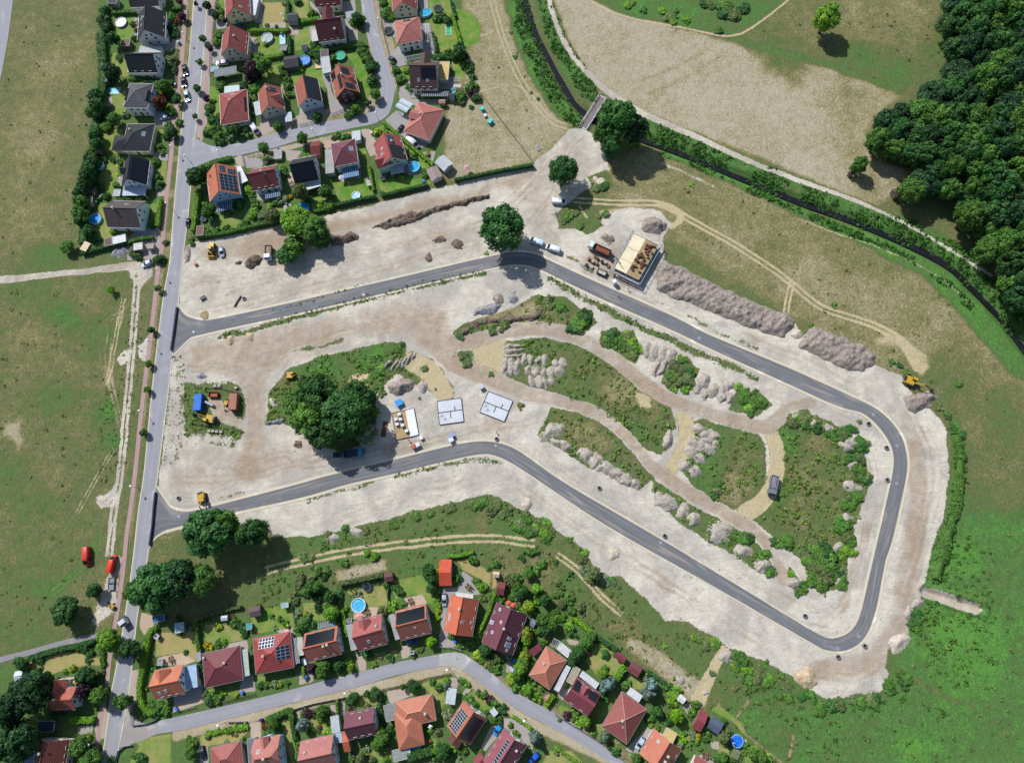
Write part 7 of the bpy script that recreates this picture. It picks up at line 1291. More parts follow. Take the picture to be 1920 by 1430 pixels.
def frame_box(L,W,z0,h,wall=.08):
 b=MB();b.box(-L /2,L /2,-W /2,W /2,z0,z0+.08)
 for s in (-1,1):b.box(-L /2,L /2,s*(W /2-wall),s*W /2,z0+.082,h);b.box(s*(L /2-wall),s*L /2,-W /2+wall,W /2-wall,z0+.082,h)
 return b
simple('trailer','trailer','open blue trailer hitched behind the blue pickup',px('s',158,1018),.8,dir_px(px('s',215,1015),px('s',120,1022)),(('bed',frame_box(3.0,1.8,.5,1.0),mat('trailer_blue','#33506c',.5,.1)),('drawbar',MB().tube((-1.5,0,.6),(-2.4,0,.55),.05),DARKM),('axle',MB().tube((0,-.9,.4),(0,.9,.4),.3,10),RUBBER)))
simple('trailer','trailer','dark empty trailer frame behind the brighter red van',px('t',475,855),.6,dir_px(px('t',475,820),px('t',470,900)),(('bed',frame_box(4.0,2.0,.4,.8),mat('trailer_grey','#7d8288',.5,.1)),('drawbar',MB().tube((-2.0,0,.5),(-3.0,0,.5),.05),DARKM),('axle',MB().tube((0,-1.1,.35),(0,1.1,.35),.3,10),RUBBER)))
def container(r_,xy,h,col,label,rib=True):
 P=pxs(r_,*xy);c,L,W,rz=fit(P,h);r=empty('container',(c[0],c[1],0),rz);tag(r,label,'container');m=mat('container_'+col.strip('#'),col,.5,.1,1,.1);b=MB();b.box(-L /2,L /2,-W /2,W /2,.1,h)
 n=int(L /.5)
 for i in range(n):
  x=-L /2+L*(i+.5)/n
  for s in (-1,1):b.box(x-.1,x+.1,s*(W /2+.001),s*(W /2+.04),.3,h-.2)
  b.box(x-.1,x+.1,-W /2+.1,W /2-.1,h+.001,h+.03)
 b.obj('body',m,r);MB().box(L /2+.002,L /2+.06,-W /2+.1,W /2-.1,.2,h-.1).obj('door',m,r)
 for s in (-1,1):MB().tube((L /2+.1,s*.25,.3),(L /2+.1,s*.25,h-.2),.025).obj('lock_bar',GREYM,r)
container('r',(265,468,247,640,330,655,345,465),2.6,'#1f62b4','bright blue container in the weedy yard');container('r',(655,460,642,640,728,640,740,462),2.6,'#8d5a4a','rust brown container in the weedy yard')
P=pxs('r',425,442,522,440,522,500,420,498);c,L,W,rz=fit(P,1.2);r=empty('rubble_skip',(c[0],c[1],0),rz);tag(r,'open red rubble skip between the two containers','skip');frame_box(L,W,.1,1.3).obj('body',mat('skip_red','#a8432c',.55,.12,2),r);MB().box(-L*.4,L*.4,-W*.35,W*.35,.2,.7).obj('load',mat('skip_load','#8c5a48',.9,.2,3),r)
a_,b_=at2(px('r',385,555),.8),at2(px('r',475,600),.8);c=(a_+b_)/2;d=b_-a_;r=empty('silver_tank',(c[0],c[1],0),math.atan2(d[1],d[0]));tag(r,'silver cylindrical tank lying by the blue container','tank');L=np.linalg.norm(d)
b=MB();b.tube((-L /2,0,.8),(L /2,0,.8),.55,14);b.obj('body',GREYM,r)
for s in (-1,1):MB().box(s*L*.3-.1,s*L*.3+.1,-.5,.5,0,.4).obj('saddle',DARKM,r)
for i,q in enumerate(((495,378),(543,376),(730,398),(430,880),(472,882),(515,885),(562,890))):
 c=at(px('r',*q),.5);r=empty('stacked_kerbstones',(c[0],c[1],0),.1);pend(r,'pallet of pale kerbstones','pallet',px('r',*q),'pallets in the container yard');MB().box(-.55,.55,-.45,.45,0,.14).obj('pallet',WOODM,r);b=MB()
 for j in range(3):b.box(-.5+j*.35,-.2+j*.35,-.4,.4,.142,.75+.06*(j % 2))
 b.obj('stones',mat('pale_kerbstones','#a9a39c',.85,.1,3),r)
# ------------------------------------------------------------------ foundations and the unfinished house
SLAB=mat('fresh_concrete','#b9bcc2',.8,.06,1.2);SANDF=mat('sand_fill','#a28a66',.95,.1,2);EDGE=mat('dark_formwork','#34363a',.7,.1)
def foundation(r_,xy,label,kind):
 P=pxs(r_,*xy);c,L,W,rz=fit(P,.3);r=empty('house_foundation',(c[0],c[1],0),rz);tag(r,label,'foundation');b=MB()
 MB().box(-L /2,L /2,-W /2,W /2,-.2,.25).obj('slab',SANDF if kind == 'sand' else SLAB,r)
 for s in (-1,1):b.box(-L /2,L /2,s*(W /2+.003),s*(W /2+.16),-.2,.38);b.box(s*(L /2+.003),s*(L /2+.16),-W /2,W /2,-.2,.38)
 b.obj('formwork',EDGE,r)
 if kind == 'sand':MB().box(L*.12,L /2-.01,-W /2+.01,W /2-.01,.254,.33).obj('insulation',mat('white_insulation','#cfd3da',.7,.03),r)
 else:
  b=MB();b.box(-L /2+.1,L /2-.1,-.14,.14,.254,.30);b.box(-.14,.14,-W*.3,-.15,.254,.30);b.box(L*.2-.14,L*.2+.14,.15,W*.2,.254,.30);b.obj('wall_course',EDGE,r)
  b=MB();b.lathe([(.45,.254),(.45,.31),(.3,.31),(.3,.254)],14,(-L*.25,-W*.3),cap=False)
  for k in range(5):t=k*1.1;b.tube((-L*.38,-W*.15,.28),(-L*.38+.8*math.cos(t),-W*.15+.8*math.sin(t),.5),.03)
  b.obj('pipework',mat('dark_pipework','#5a5d63',.6,.1),r)
 return r
foundation('s',(645,648,842,602,888,838,690,884),'sand-filled foundation with a white insulated strip and stacked pallets','sand');foundation('s',(1045,535,1258,517,1302,710,1088,752),'white concrete slab in the middle of the three foundations','slab');foundation('s',(1518,452,1735,535,1655,718,1437,633),'white concrete slab, tilted, closest to the dirt track','slab')
for q in ((715,655),(725,700),(685,700),(695,745),(743,755),(780,805)):
 c=at(px('s',*q),.9);r=empty('wrapped_pallet',(c[0],c[1],0.25),.25);pend(r,'white wrapped pallet on the foundation','pallet',px('s',*q),'white wrapped pallets on the foundation');MB().box(-.6,.6,-.5,.5,.0,.14).obj('pallet',WOODM,r);MB().box(-.55,.55,-.45,.45,.142,1.1).obj('wrapped_blocks',mat('white_wrap','#c9ced8',.4,.05),r)
for (q,col,lab) in (((875,930),'#c4c8d0','white mixer box'),((1180,885),'#c4c8d0','white site mixer'),((845,945),'#a8503a','red mixer box'),((1185,845),'#7f93b8','blue-grey mixer box'),((710,550),'#2f86c8','blue tarpaulin stack'),((1453,408),'#a9adb4','grey site box')):
 box_thing('s',*q,(1.6,1.4) if 'tarp' not in lab else (2.4,2.2),1.3,col,'site_box',lab,'site box',.5)
box_thing('p',1338,885,(1.3,1.3),2.3,'#c8d2e0','site_toilet','white site toilet','toilet',.4)
c=at(px('s',580,790),-.2);tag(link('earth_pit',MB().box(-.9,.9,-2.7,2.7,-.1,.02).mesh('earth_pit',mat('wet_brown_earth','#6b4a34',.95,.2,3)),None,(c[0],c[1],.04),-.12),'rectangular brown earth bed beside the sand-filled foundation','earth bed')
P=pxs('p',1512,395,1772,520,1592,888,1342,768);c,L,W,rz=fit(P,3.0);r=empty('unfinished_house',(c[0],c[1],0),rz);tag(r,'unfinished brick house shell with pale floor panels and blue scaffolding by the new road','house');BRK=mat('raw_brick','#8c5a44',.9,.12,3);CRM=mat('cream_floor_panel','#d3c8a8',.8,.06,1.5)
b=MB()
for s in (-1,1):b.box(-L /2+.4,L /2-.4,s*(W /2-.7),s*(W /2-.4),-.2,2.7);b.box(s*(L /2-.7),s*(L /2-.4),-W /2+.7,W /2-.7,-.2,2.7)
wo=b.obj('wall',BRK,r)
for s in (-1,1):
 for f in (-.3,.3):add_window(wo,f*L,s*(W /2-.39),1.5,0 if s > 0 else math.pi)
MB().box(-L /2+.35,-L*.02,-W /2+.35,W /2-.35,2.702,2.95).obj('floor_panel',CRM,r);MB().box(-L*.02+.004,L /2-.35,-W /2+.35,W /2-.35,2.702,2.9).obj('floor_deck',mat('tan_floor_deck','#93805e',.85,.1,2),r)
for yy in (-W*.2,W*.12):MB().box(-L /2+.35,-L*.02,yy-.05,yy+.05,2.952,3.0).obj('joint',BRK,r)
b=MB();
for s in (-1,1):b.box(-L /2+.3,L /2-.3,s*(W /2-.3)-.04,s*(W /2-.3)+.04,2.7,3.15)
b.box(L /2-.34,L /2-.26,-W /2+.35,W /2-.35,2.7,3.15);b.obj('edge_board',mat('pale_edge_board','#9fa3ac',.7,.06),r)
random.seed(11)
for k in range(44):
 x,y=random.uniform(L*.03,L*.43),random.uniform(-W*.42,W*.42);bb=MB().box(-.45,.45,-.3,.3,0,random.uniform(.4,.9));o=bb.obj('brick_stack',mat('dark_brick','#5f4032',.9,.15,3),None);o.parent=None;o.location=(c[0]+x*math.cos(rz)-y*math.sin(rz),c[1]+x*math.sin(rz)+y*math.cos(rz),2.9);o.rotation_euler=(0,0,rz+random.choice((0,1.57)));tag(o,'brown brick stack on the deck of the unfinished house','brick stack','brick stacks on the unfinished house')
SCF=mat('blue_scaffold','#8fb0c8',.5,.06,2,.3)
for (x0,x1,y0,y1) in ((L /2+.2,L /2+.9,-W /2-.8,W /2+.8),(-L /2-.9,L /2+.9,-W /2-1.0,-W /2-.3),(-L /2-1.0,-L /2-.3,-W /2-.3,W /2+.8)):
 s=empty('scaffold',(c[0],c[1],0),rz);pend(s,'blue-grey scaffold along a wall','scaffold',w2p(c[0]+(x0+x1)/2*math.cos(rz)-(y0+y1)/2*math.sin(rz),c[1]+(x0+x1)/2*math.sin(rz)+(y0+y1)/2*math.cos(rz)),'scaffolds round the unfinished house')
 b=MB();b.box(x0,x1,y0,y1,2.0,2.06);b.obj('platform',mat('scaffold_board','#8f8d88',.7,.1),s);n=max(2,int(max(x1-x0,y1-y0)/2.4))
 for i in range(n+1):
  f=i /n
  for e in (0,1):
   xx,yy=(x0+(x1-x0)*f,(y0,y1)[e]) if x1-x0 > y1-y0 else ((x0,x1)[e],y0+(y1-y0)*f);MB().tube((xx,yy,-.1),(xx,yy,3.6),.06).obj('post',SCF,s)
 for z in (3.0,3.5):(MB().tube((x1,y0,z),(x1,y1,z),.06) if y1-y0 > x1-x0 else MB().tube((x0,y0,z),(x1,y0,z),.06)).obj('guard_rail',SCF,s)
for k,q in enumerate(((1085,665),(1060,725),(1120,690),(1165,655),(1150,640),(1110,745),(1160,710),(1215,690),(1245,700),(1280,735),(1320,680))):
 cc=at(px('p',*q),.6);r=empty('building_pallet',(cc[0],cc[1],0),random.uniform(0,1.5));pend(r,'pallet of building material','pallet',px('p',*q),'pallets before the unfinished house');MB().box(-.6,.6,-.5,.5,0,.14).obj('pallet',WOODM,r);MB().box(-.5,.5,-.45,.45,.142,random.uniform(.6,1.2)).obj('stack',mat(('brown_stack','dark_stack','pale_stack')[k % 3],('#7a5644','#3c3836','#a39a8c')[k % 3],.85,.15,3),r)
P=pxs('p',1175,755,1270,795,1245,840,1160,800);cc,L,W,rz=fit(P,1.0);r=empty('rubble_skip',(cc[0],cc[1],0),rz);tag(r,'grey rubble skip with pale waste before the unfinished house','skip');frame_box(L,W,.1,1.2).obj('body',DARKM,r);MB().box(-L*.4,L*.4,-W*.35,W*.35,.2,.9).obj('load',mat('pale_waste','#a9a49c',.9,.25,3),r)
# ------------------------------------------------------------------ bridge, barriers, lamps, shafts
P=pxs('q',755,195,565,495,645,530,830,235);c,L,W,rz=fit(P,.9);r=empty('footbridge',(c[0],c[1],0),rz);tag(r,'grey timber bridge with white railings over the creek','bridge');b=MB();n=int(L /.3)
for i in range(n):b.box(-L /2+L*i /n+.01,-L /2+L*(i+1)/n-.01,-W /2+.3,W /2-.3,.25,.38)
b.obj('deck',mat('grey_planks','#77706a',.9,.12,3),r)
for s in (-1,1):
 b=MB();b.box(-L /2-.4,L /2+.4,s*(W /2-.28),s*(W /2),.1,.5);b.obj('girder',mat('pale_girder','#a5a2a8',.7,.08),r);b=MB();b.box(-L /2-.4,L /2+.4,s*(W /2-.2)-.08,s*(W /2-.2)+.08,1.25,1.33)
 b.obj('handrail',mat('pale_girder','',.7),r)
 for i in range(7):MB().box(-L /2+L*i /6-.06,-L /2+L*i /6+.06,s*(W /2-.2)-.05,s*(W /2-.2)+.05,.502,1.245).obj('post',GREYM,r)
for s in (-1,1):MB().box(s*(L /2)-.4,s*(L /2)+.4,-W /2,W /2,-1.4,.24).obj('abutment',SLAB,r)
for pts,lab in (([(333,577),(330,600),(326,630),(322,657)],'long dark road barrier closing the upper new junction'),([(293,923),(290,950),(287,985),(282,1022)],'long dark road barrier closing the lower new junction')):
 fence(pts,0.9,'#2e3448','',lab,th=.5);
for a in ((('a',1198,372),('a',1270,462)),(('b',985,238),('b',1055,312)),(('b',922,810),('b',1010,893)),(('a',1135,962),('a',1195,1030)),(('C',1650,130),('C',1725,190)),(('C',1565,868),('C',1630,930)),(('D',1478,280),('D',1545,310)),(('D',1378,1068),('D',1460,1090)),(('l',1010,1210),('l',1100,1185)),(('j',1058,392),('j',1090,370)),(('h',122,960),('h',140,945)),(('k',388,992),('k',430,975)),(('k',1785,642),('k',1820,625)),(('m',292,275),('m',325,310)),(('n',635,190),('n',655,215)),(('d',1492,308),('d',1510,335)),(('d',443,542),('d',470,570)),(('b',1170,385),('b',1200,410))):street_lamp(px(*a[1]),px(*a[0]))
for k,q in enumerate((('o',1735,730),('o',205,1065),('y',683,940),('y',875,1193),('B',893,470),('B',763,545),('s',1580,937),('w',1107,1100),('t',980,350),('x',1578,592),('v',520,532),('j',1178,267))):
 c=at(px(*q));r=empty('manhole_cover',(c[0],c[1],0));pend(r,'round manhole cover in the road','manhole cover',px(*q),'manhole covers in the roads');b=MB();b.lathe([(.5,-.05),(.5,.036),(.38,.036),(.38,-.05)],16,cap=False);b.obj('ring',mat('cast_ring','#96969a',.8,.05),r);MB().lathe([(.37,-.05),(.37,.034)],16).obj('lid',GREYM,r)
for q in (('w',1137,1050),('v',1780,1170),('x',1508,355),('x',1513,570),('B',560,345),('B',930,530),('B',765,598),('s',1590,878),('x',1387,195),('w',650,695),('t',983,215),('o',665,770)):
 c=at(px(*q));r=empty('drain_shaft',(c[0],c[1],0));pend(r,'open concrete drain shaft on the sand','drain shaft',px(*q),'drain shafts beside the new road');b=MB();b.lathe([(.75,-.2),(.7,.5),(.5,.55),(.5,.1)],14,cap=False);b.obj('ring',mat('shaft_concrete','#77757a',.85,.1,2),r);MB().lathe([(.49,.05),(.49,.12)],12).obj('bottom',DARKM,r)
c=at(px('o',290,760),.5);r=empty('plate_compactor',(c[0],c[1],0),.6);tag(r,'black site machine standing on the sand near the upper junction','site machine');MB().box(-1.0,1.0,-.6,.6,.1,.8).obj('body',DARKM,r);MB().tube((.5,-.7,.4),(.5,.7,.4),.4,12).obj('roller',GREYM,r);MB().tube((-.9,0,.8),(-1.8,0,1.2),.05).obj('handle',DARKM,r)
a_,b_=at(px('o',575,840)),at(px('o',635,745));r=empty('concrete_pipe',(*(a_+b_)[:2]/2,0),math.atan2(*(b_-a_)[1::-1]));tag(r,'long dark pipe lying on the sand beside the upper new road','pipe');L=np.linalg.norm(b_-a_);MB().tube((-L /2,0,.3),(L /2,0,.3),.28,12).obj('body',mat('dark_pipe','#4a4a50',.7,.1),r)
# ------------------------------------------------------------------ fences
for pts,h,col,d in (([(850,170),(903,178),(1000,306)],1.2,'#4c5a40','long green wire fence'),([(842,-5),(853,50),(869,88)],1.3,'#5a5f58','garden fence along the lawn'),(pxs('f',1140,440,1120,560,1130,660),1.3,'#6a5f50','wooden garden fence'),(pxs('f',45,610,90,930),1.2,'#5a5f58','wire garden fence'),(pxs('e',1835,150,1880,480),1.2,'#5a5f58','wire garden fence'),(pxs('k',460,965,680,960),1.1,'#8d8a88','white garden wall'),(pxs('k',1180,830,1420,760,1770,690),1.0,'#a9a49c','long pale garden wall'),(pxs('j',340,600,560,560,800,490,1090,430),1.1,'#5c5650','dark street fence'),(pxs('e',500,1400,760,1335),1.0,'#7d8088','grey gate fence'),(pxs('e',950,1305,1420,1190),1.1,'#4c443e','dark street fence'),(pxs('j',980,130,1090,130,1230,170),1.2,'#8d9096','pale entrance gate'),(pxs('d',690,560,715,690),1.2,'#4c4a4a','dark drive gate'),(pxs('b',870,1090,840,1180,780,1330),1.2,'#6d6f72','grey curved fence'),(pxs('l',1480,1005,1640,985,1740,950,1780,910),1.0,'#7d84a0','pale corner wall'),(pxs('l',1490,720,1480,1005),1.0,'#6d7488','blue-grey corner fence'),(pxs('l',1300,1390,1330,1290,1400,1235,1480,1225),1.0,'#8d90a0','pale curved wall'),(pxs('d',740,560,930,520),1.2,'#8d9096','street fence'),(pxs('c',1450,1290,1600,1230,1700,1200),1.1,'#5c5650','dark street fence'),(pxs('c',1090,1410,1340,1350),1.1,'#5c5650','dark drive gate'),(pxs('h',455,900,800,1110,1000,1240,1220,1420),1.0,'#5c5248','dark lane fence'),(pxs('h',1420,420,1560,520,1700,620,1760,660),1.1,'#5c5248','brown garden fence'),(pxs('a',1200,30,1150,560,1130,980),1.1,'#4a4d52','dark railing by the cycle path'),(pxs('c',150,40,100,560,80,850),1.1,'#4a4d52','dark railing by the pavement'),(pxs('m',300,0,340,330,440,720,520,1010),1.1,'#4a4d52','dark railing by the estate road'),(pxs('g',560,140,720,330,700,520),1.0,'#6a6f60','low wire fence'),(pxs('r',270,388,560,400,800,460),1.0,'#77756c','yard wire fence'),(pxs('r',270,800,560,840,820,885),1.0,'#4f5a48','green yard fence')):
 fence(pts,h,col,d,None,True,.05,'wall' in d or 'wooden' in d)
# ------------------------------------------------------------------ people
def person(p,shirt,trousers,label,rz,stride=.22):
 c=at(p,.0);v=[(0,0,.95),(0,0,1.2),(0,.0,1.42),(0,.01,1.55),(0,.02,1.70),(.19,0,1.40),(.25,.06,1.13),(.24,.16,.90),(-.19,0,1.40),(-.25,-.06,1.13),(-.24,.06,.88),(.10,0,.90),(.11,stride,.48),(.11,stride*1.1,.06),(.11,stride*1.1+.16,.04),(-.10,0,.90),(-.11,-stride*.6,.48),(-.11,-stride*1.4,.08),(-.11,-stride*1.4+.16,.04)]
 e=[(0,1),(1,2),(2,3),(3,4),(2,5),(5,6),(6,7),(2,8),(8,9),(9,10),(0,11),(11,12),(12,13),(13,14),(0,15),(15,16),(16,17),(17,18)];rad=[.15,.16,.15,.06,.11,.07,.05,.04,.07,.05,.04,.10,.07,.05,.04,.10,.07,.05,.04]
 me=bpy.data.meshes.new('person');me.from_pydata(v,e,[]);o=link('person',me,None,(c[0],c[1],0),rz)
 o.modifiers.new('skin','SKIN');o.modifiers.new('sub','SUBSURF').levels=1
 for i,s in enumerate(me.skin_vertices[0].data):s.radius=(rad[i],rad[i]);s.use_root=i == 0
 m,t,b=new_mat('person_clothes_'+shirt.strip('#'));sp=t.new('ShaderNodeSeparateXYZ');t.link(t.new('ShaderNodeTexCoord').outputs['Object'],sp.inputs[0]);z=sp.outputs[2]
 k=t.mix(t.math('GREATER_THAN',z,1.5),t.mix(t.math('GREATER_THAN',z,.92),lin(trousers),lin(shirt)),lin('#b98a70'));k=t.mix(t.math('GREATER_THAN',z,1.70),k,lin('#3a2c22'));t.link(k,b.inputs['Base Color']);me.materials.append(m);tag(o,label,'person');return o
person(px('p',1380,1045),'#23262c','#1f2228','person in dark clothes walking on the new road below the unfinished house',-.9);person(px('p',1470,968),'#b0542a','#3a3c46','worker in orange shirt standing on the sand by the unfinished house',.5,.05);person(px('s',803,893),'#2c3040','#23262c','worker in dark clothes beside the sand-filled foundation',.3,.1);person(px('s',1590,820),'#5a3028','#2a2c34','worker in brown shirt on the sand above the road bend',1.2,.1)

# ------------------------------------------------------------------ big trees
for x,y,r,h,c,k,lab in ((940,424,44,15,'d','big','big round dark oak standing alone on the sand, its shadow across the new road bend'),(1058,320,29,11,'d','big','round green oak on the sand between the bridge and the white van'),
 (1159,227,40,16,'d','big','biggest crown of the dark oak group beside the footbridge'),(1190,240,25,13,'k','big','dark oak crown leaning over the creek beside the footbridge'),(1146,272,21,11,'d','big','lower crown of the dark oak group, nearest the sand'),(1190,268,12,7,'m','mid','small green tree in the shade of the dark oak group by the creek'),(1130,252,18,10,'m','big','lighter oak crown close to the bridge end'),
 (1549,34,25,11,'b','big','lone bright green tree with long shadow in the upper meadow'),(1612,309,15,8,'m','mid','small tree beside the dark field shelter'),(1712,358,27,10,'m','big','round tree beside the brown field hut'),(1817,405,29,12,'m','big','single bright tree at the wood edge by the creek path'),(1668,272,12,6,'o','mid','small olive tree in front of the wood'),
 (595,738,40,13,'d','big','dark crown at the upper side of the wooded island'),(642,775,48,15,'d','big','largest dark crown of the wooded island'),(582,785,38,12,'m','big','lighter crown at the left of the wooded island'),(608,815,32,12,'d','big','dark lower crown of the wooded island above the road'),(556,752,28,8,'m','mid','low bushy tree at the left edge of the wooded island'),(668,735,26,10,'d','big','dark crown beside the pale sand patch of the wooded island'),(686,816,22,6,'s','mid','pale green round tree in the shade above the blue pickup'),(705,772,9,4,'b','small','narrow bright bush tree beside the brown earth bed'),(688,745,18,9,'d','mid','dark tree beside the grey spoil heap of the wooded island'),
 (556,412,31,10,'b','big','bright green tree below the blue pool of the glossy black house'),(590,428,27,10,'m','big','green tree in the grove beside the dug-up strip'),(600,447,20,8,'d','mid','dark tree at the lower right of the grove'),(552,462,22,7,'m','mid','upper dense bush tree of the row beside the white tipper'),(538,480,20,6,'d','mid','lowest dense bush tree of the row beside the white tipper'),(510,405,15,6,'o','mid','greyish olive tree below the white house garden'),
 (388,996,50,15,'d','big','huge dark oak reaching over the lower new junction'),(475,997,29,12,'d','big','dark oak at the sand edge beside the huge oak'),(420,985,28,12,'m','mid','smaller crown on the flank of the huge oak'),(296,1097,52,15,'d','big','huge dark oak overhanging the main road'),(336,1080,38,14,'k','big','very dark oak crown behind the roadside oak'),(258,1110,26,11,'m','big','lighter crown of the roadside oak above the tarmac'),(378,1086,31,10,'m','big','middle-sized oak between the two huge oaks'),
 (122,1146,30,8,'d','big','dark round tree in the meadow by the red digger tracks'),(176,1107,15,5,'d','mid','small tree beside the clinker cycle path below the red vans'),(208,543,7,3,'l','small','tiny lime green tree alone in the meadow'),(126,462,13,4,'m','mid','bush-like tree at the meadow corner of the estate'),
 (204,1200,25,8,'b','big','bright tree at the start of the footpath'),(243,1216,19,8,'d','mid','dark tree at the main road kerb across from the footpath'),(229,1314,17,7,'m','mid','tree standing at the main road kerb before the lower junction'),(52,1300,40,14,'k','big','huge very dark tree left of the corner house'),(18,1330,34,14,'k','big','very dark tree at the left edge of the picture'),(28,1392,42,14,'k','big','very dark tree in the lower left corner'),(185,1304,17,7,'m','mid','green tree at the front corner of the corner house'),(160,1266,18,7,'d','mid','dark tree behind the corner house terrace'),(157,1294,15,7,'p','mid','purple tree beside the corner house gable'),(150,1400,20,8,'m','mid','tree beside the dark red house at the lower edge'),(170,1428,24,9,'m','big','tree at the lower edge by the main road'),(75,1275,24,9,'d','mid','dark tree below the white hut'),
 (1370,1040+3,1,1,'x','','')):
 if c != 'x':tree((x,y),r,h*(1.22 if h > 9 else 1.1),c,k,lab)
# the wood: one crown after the other until the edge is filled
WOOD=[(1800,-60),(1785,30),(1782,80),(1800,120),(1790,165),(1745,175),(1715,195),(1660,215),(1640,245),(1650,270),(1700,285),(1715,310),(1730,345),(1765,355),(1800,370),(1840,390),(1850,440),(1860,480),(1880,530),(1910,565),(1990,600),(1990,-60)]
WP=[];rr=random.Random(5);tries=0;WA=np.array(WOOD)
while tries < 9000:
 tries+= 1;p=(rr.uniform(1625,1985),rr.uniform(-55,600))
 if inside(np.array([p]),WA)[0] and all((p[0]-q[0]) ** 2+(p[1]-q[1]) ** 2> 27 ** 2 for q in WP):WP.append(p)
for p in WP:
 e=float(sdf(np.array([p]),WA)[0]);h=11+min(6,e*0.10)+rr.uniform(-2,2)
 tree(p,rr.uniform(20,31),h,rr.choice('dddkkmmd'),'big','tall broadleaf tree in the dense dark wood beyond the creek' if e > 26 else None,'edge tree of the dense wood','trees of the dense wood')
# ------------------------------------------------------------------ street trees along the main road and the estate road
for r,s in (('a','1355 40 22 k,1475 60 45 k,1575 175 45 k,1680 215 38 p,1200 180 45 p,1430 430 42 m,1390 690 38 m,1365 985 42 d,1345 1300 30 d,1145 1100 52 d,1475 1100 40 p,1170 20 30 p,1510 540 35 p'),('b','1000 95 55 d,1110 215 1 x,1600 70 30 m'),('C','1655 35 38 d,1660 340 36 m,1590 775 40 d,1560 1135 40 m'),('D','1550 60 38 m,1510 510 45 d'),('m','60 200 62 d,110 215 40 m,205 780 52 d,235 890 40 d,260 1050 60 m,50 1220 60 m,170 1150 40 d'),('d','915 455 62 m,1350 355 68 m,1075 215 52 m,1510 110 40 d,600 260 60 d,730 270 35 d'),('k','1510 410 82 m,1390 370 62 p,1690 350 60 d,1830 370 40 y'),('j','885 70 68 l,680 560 78 d,570 580 34 m,170 660 48 d,260 640 70 d,30 690 60 d'),('t','390 480 0 x')):
 for q in s.split(','):
  x,y,rd,c=q.split()
  if c == 'x':continue
  x,y,rd=float(x),float(y),float(rd);R=rd /REG[r][2];tree(px(r,x,y),R,max(3.2,R*mpp(px(r,x,y))*2.1),c,'mid' if R > 7 else 'small',None,NAMEC[c]+' street tree')
